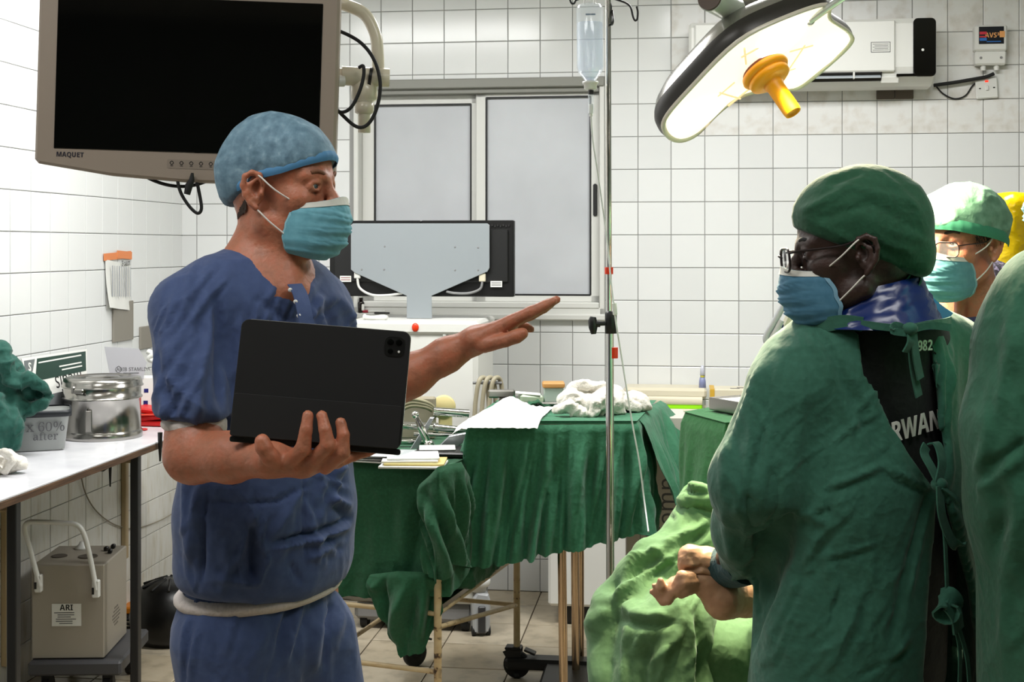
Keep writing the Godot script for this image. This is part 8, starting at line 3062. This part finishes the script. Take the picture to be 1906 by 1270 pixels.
	for q in [
		[[1748, 905, 2.262], [1752, 960, 2.262], [1772, 1010, 2.28], [1790, 1012, 2.3]], [[1750, 900, 2.265], [1735, 870, 2.275], [1722, 845, 2.29], [1726, 830, 2.3]], [[1748, 900, 2.265], [1755, 860, 2.28], [1745, 825, 2.3], [1728, 826, 2.31]],
		[[1752, 908, 2.262], [1780, 930, 2.27], [1792, 955, 2.28]], [[1746, 908, 2.262], [1756, 985, 2.268], [1760, 1060, 2.275], [1762, 1110, 2.28]]]:
		st = begin()
		ribbon(st, q.map(func(v): return at(v[0], v[1], v[2])), 0.02 if q[0][1] != 908 else 0.008, Vector3(0.8, 0, -0.6), 0.003)
		wpart("back_tie", st, M.green_gown, gown)
	st = begin()
	ribbon(st, [at(1752, 1112, 2.275), at(1768, 1110, 2.265), at(1780, 1128, 2.265), at(1764, 1146, 2.262), at(1748, 1136, 2.265), at(1758, 1120, 2.26), at(1776, 1140, 2.262), at(1782, 1174, 2.27)], 0.032, Vector3(0.5, 0.7, -0.4), 0.004)
	wpart("tie_loop", st, M.green_gown, gown)
	for q in [[[1776, 1160, 2.27], [1786, 1215, 2.275], [1784, 1300, 2.28]], [[1782, 1165, 2.27], [1800, 1230, 2.275], [1805, 1320, 2.28]]]:
		st = begin()
		ribbon(st, q.map(func(v): return at(v[0], v[1], v[2])), 0.01, Vector3(0.8, 0, -0.6), 0.002)
		wpart("back_tie", st, M.green_gown, gown)
	# knot of the cap
	for q in [[[1702, 496, 2.4], [1716, 488, 2.39], [1708, 512, 2.385], [1698, 506, 2.39]], [[1700, 504, 2.39], [1712, 526, 2.385], [1694, 552, 2.38]], [[1700, 506, 2.385], [1684, 530, 2.37], [1698, 548, 2.37], [1710, 522, 2.38]]]:
		st = begin()
		ribbon(st, q.map(func(v): return at(v[0], v[1], v[2])), 0.012, Vector3(0.4, 0.5, 0.7), 0.003)
		wpart("cap_tie", st, M.green_gown, cap)
	# stockinette cuff and latex gloves
	var latex := mat(Color.WHITE, 0.45)
	latex.albedo_texture = noise_tex(404, 0.02, 4, 256, [[0.0, Color(0.67, 0.5, 0.38)], [1.0, Color(0.78, 0.61, 0.48)]])
	latex.subsurf_scatter_enabled = true
	latex.subsurf_scatter_strength = 0.03
	tri_uv(latex, 5.0)
	st = begin()
	tube(st, smooth_path([at(1388, 1044, 2.55), at(1364, 1054, 2.595), at(1338, 1057, 2.63)], 4), [0.047, 0.046, 0.045, 0.044, 0.043, 0.042, 0.041, 0.04, 0.038], 22)
	wpart("sleeve_cuff", st, cloth(Color(0.05, 0.25, 0.27), 0.4, 6.0), gown)
	wpart("glove", soft(["glove_cuff"]), latex, o)
	wpart("glove", soft(["glove_hands"]), latex, o)
	shoe(o, Vector3(0.6, 0, -2.42), -SUR_B, M.white_plastic)
	shoe(o, Vector3(0.72, 0, -2.58), -SUR_B, M.white_plastic)

func glasses_surgeon():
	var o := thing("person", "surgeon with glasses, face mask and pale green cap looking past the other surgeon", "person", Transform3D(Basis(), Vector3(1.06, 0, -3.13)))
	wpart("body", soft(["glasses_head", "glasses_trunk"]), skin(Color(0.7, 0.46, 0.35), 205), o)
	face(o, head_glasses, Color(0.2, 0.13, 0.1), Color(0.1, 0.06, 0.04), Vector3(1, -0.05, 0.25))
	var gown := wpart("gown", soft(["glasses_gown"]), cloth(Color(0.33, 0.46, 0.4), 0.5, 2.2), o)
	var pale := mat(Color.WHITE, 0.7)
	pale.albedo_texture = noise_tex(307, 0.014, 5, 512, [[0.0, Color(0.27, 0.44, 0.35)], [0.5, Color(0.4, 0.57, 0.47)], [1.0, Color(0.52, 0.68, 0.59)]])
	pale.heightmap_enabled = true
	pale.heightmap_texture = M.crumple
	pale.heightmap_scale = 0.25
	pale.backlight_enabled = true
	pale.backlight = Color(0.1, 0.16, 0.12)
	tri_uv(pale, 4.0)
	var cap := wpart("surgical_cap", soft(["glasses_cap"]), pale, o)
	cap_band(cap, head_glasses, [[0.117, 0.054, 0.0], [0.108, 0.052, 0.04], [0.08, 0.043, 0.072], [0.03, 0.033, 0.09], [-0.03, 0.019, 0.094], [-0.08, 0.007, 0.077]], 0.026, Color(0.2, 0.5, 0.38))
	face_mask(o, head_glasses, Color(0.33, 0.56, 0.6))
	spectacles(o, head_glasses, 0.131, 0.0, Color(0.12, 0.05, 0.05), 0.0014, Vector2(0.026, 0.017))
	var st := begin()
	var fr := facing(Vector3(-0.7, 0, 0.7), at(1808, 590, 3.075))
	var pts := []
	for k in 41:
		var a := PI * (k / 40.0) * 1.5 - PI * 0.75
		pts.append(fr * Vector3(cos(a) * 0.082 + 0.01, -0.022 * cos(a) + 0.012, sin(a) * 0.096))
	ribbon(st, pts, 0.024, Vector3(0, 1, 0), 0.004, 2)
	wpart("collar", st, mat(Color(0.17, 0.16, 0.3), 0.8), gown)
	st = begin()
	ribbon(st, [at(1826, 528, 3.15), at(1838, 534, 3.12), at(1850, 545, 3.09), at(1858, 562, 3.06), at(1862, 580, 3.05)], 0.014, Vector3(0.7, 0.3, 0.5), 0.002)
	wpart("apron_strap", st, M.paper, gown)
	st = begin()
	var rng := RandomNumberGenerator.new()
	rng.seed = 6
	for k in 220:
		var sg := -1.0 if k % 3 else 1.0
		var b := Vector3(rng.randf_range(-0.05, 0.06), rng.randf_range(0.014, 0.04), 0.072 * sg)
		if b.x > 0.02: b.z = (0.071 - 0.25 * pow(b.x - 0.02, 1.0) * 0.4) * sg
		var p := head_glasses * b
		tube(st, PackedVector3Array([p, p + head_glasses.basis * Vector3(-0.006, -0.01, 0.001 * sg)]), [0.001, 0.0004], 3, 1.0, false)
	var hair := wpart("hair", st, mat(Color(0.16, 0.11, 0.09), 0.7), o)
	hair.set_meta("kind", "stuff")
	shoe(o, Vector3(1.12, 0, -3.06), Vector3(-0.7, 0, 0.7), M.white_plastic)
	shoe(o, Vector3(0.98, 0, -3.2), Vector3(-0.7, 0, 0.7), M.white_plastic)

func edge_person():
	var o := thing("person", "person in a green gown cut off by the photo's right edge, nearest the camera there", "person", Transform3D(Basis(), Vector3(0.99, 0, -2.2)))
	wpart("body", soft(["edge_body"]), skin(Color(0.4, 0.24, 0.18), 209), o)
	wpart("gown", soft(["edge_gown"]), cloth(Color(0.1, 0.33, 0.235), 0.5, 2.2), o)
	wpart("surgical_cap", soft(["edge_cap"]), M.green_gown, o)
	face(o, head_edge, Color(0.03, 0.02, 0.02), Color(0.06, 0.03, 0.02))
	face_mask(o, head_edge, Color(0.25, 0.5, 0.6))
	shoe(o, Vector3(0.94, 0, -2.12), Vector3(-0.75, 0, -0.65), M.white_plastic)
	shoe(o, Vector3(1.06, 0, -2.28), Vector3(-0.75, 0, -0.65), M.white_plastic)

func purple_person():
	var o := thing("person", "person in a dark purple patterned cap, barely seen behind the surgeon with glasses", "person", Transform3D(Basis(), Vector3(1.4, 0, -3.75)))
	wpart("body", soft(["purple_body"]), skin(Color(0.42, 0.24, 0.19), 211), o)
	wpart("gown", soft(["purple_gown"]), cloth(Color(0.12, 0.33, 0.25), 0.5, 2.2), o)
	var m := mat(Color.WHITE, 0.8)
	m.albedo_texture = noise_tex(311, 0.03, 1, 256, [[0.0, Color(0.09, 0.04, 0.1)], [0.66, Color(0.1, 0.05, 0.12)], [0.72, Color(0.55, 0.5, 0.6)], [1.0, Color(0.6, 0.55, 0.65)]])
	tri_uv(m, 9.0)
	wpart("surgical_cap", soft(["purple_cap"]), m, o)
	face(o, head_purple, Color(0.03, 0.02, 0.02), Color(0.06, 0.03, 0.02))
	face_mask(o, head_purple, Color(0.25, 0.5, 0.6))
	shoe(o, Vector3(1.46, 0, -3.7), Vector3(-0.7, 0, 0.7), M.white_plastic)
	shoe(o, Vector3(1.36, 0, -3.84), Vector3(-0.7, 0, 0.7), M.white_plastic)

# ---------------------------------------------------------------- the draped patient
func patient():
	var lime := cloth(Color(0.33, 0.48, 0.31), 0.6, 1.8)
	lone("patient_drape", soft(["patient_drape"]), lime, "light green drapes over the patient lying on the operating table, lit by the surgical lamp", "drape")
	lone("patient_drape", soft(["patient_drape_dark"]), lime, "green drape hanging below the gloved hands, right of the drape over the patient", "drape")
	var t := thing("operating_table", "operating table hidden under the light green drapes", "operating table", Transform3D(Basis(), Vector3(0.5, 0, -2.98)))
	var st := begin()
	box(st, Vector3(0, 0.74, 0), Vector3(0.4, 0.06, 0.3), 0.02)
	part("table_top", st, M.steel, t)
	st = begin()
	rod(st, Vector3(0, 0.08, 0), Vector3(0, 0.72, 0), 0.07, 20)
	part("column", st, M.steel, t)
	st = begin()
	box(st, Vector3(0, 0.05, 0), Vector3(0.34, 0.09, 0.26), 0.02)
	part("base", st, M.dark_steel, t)
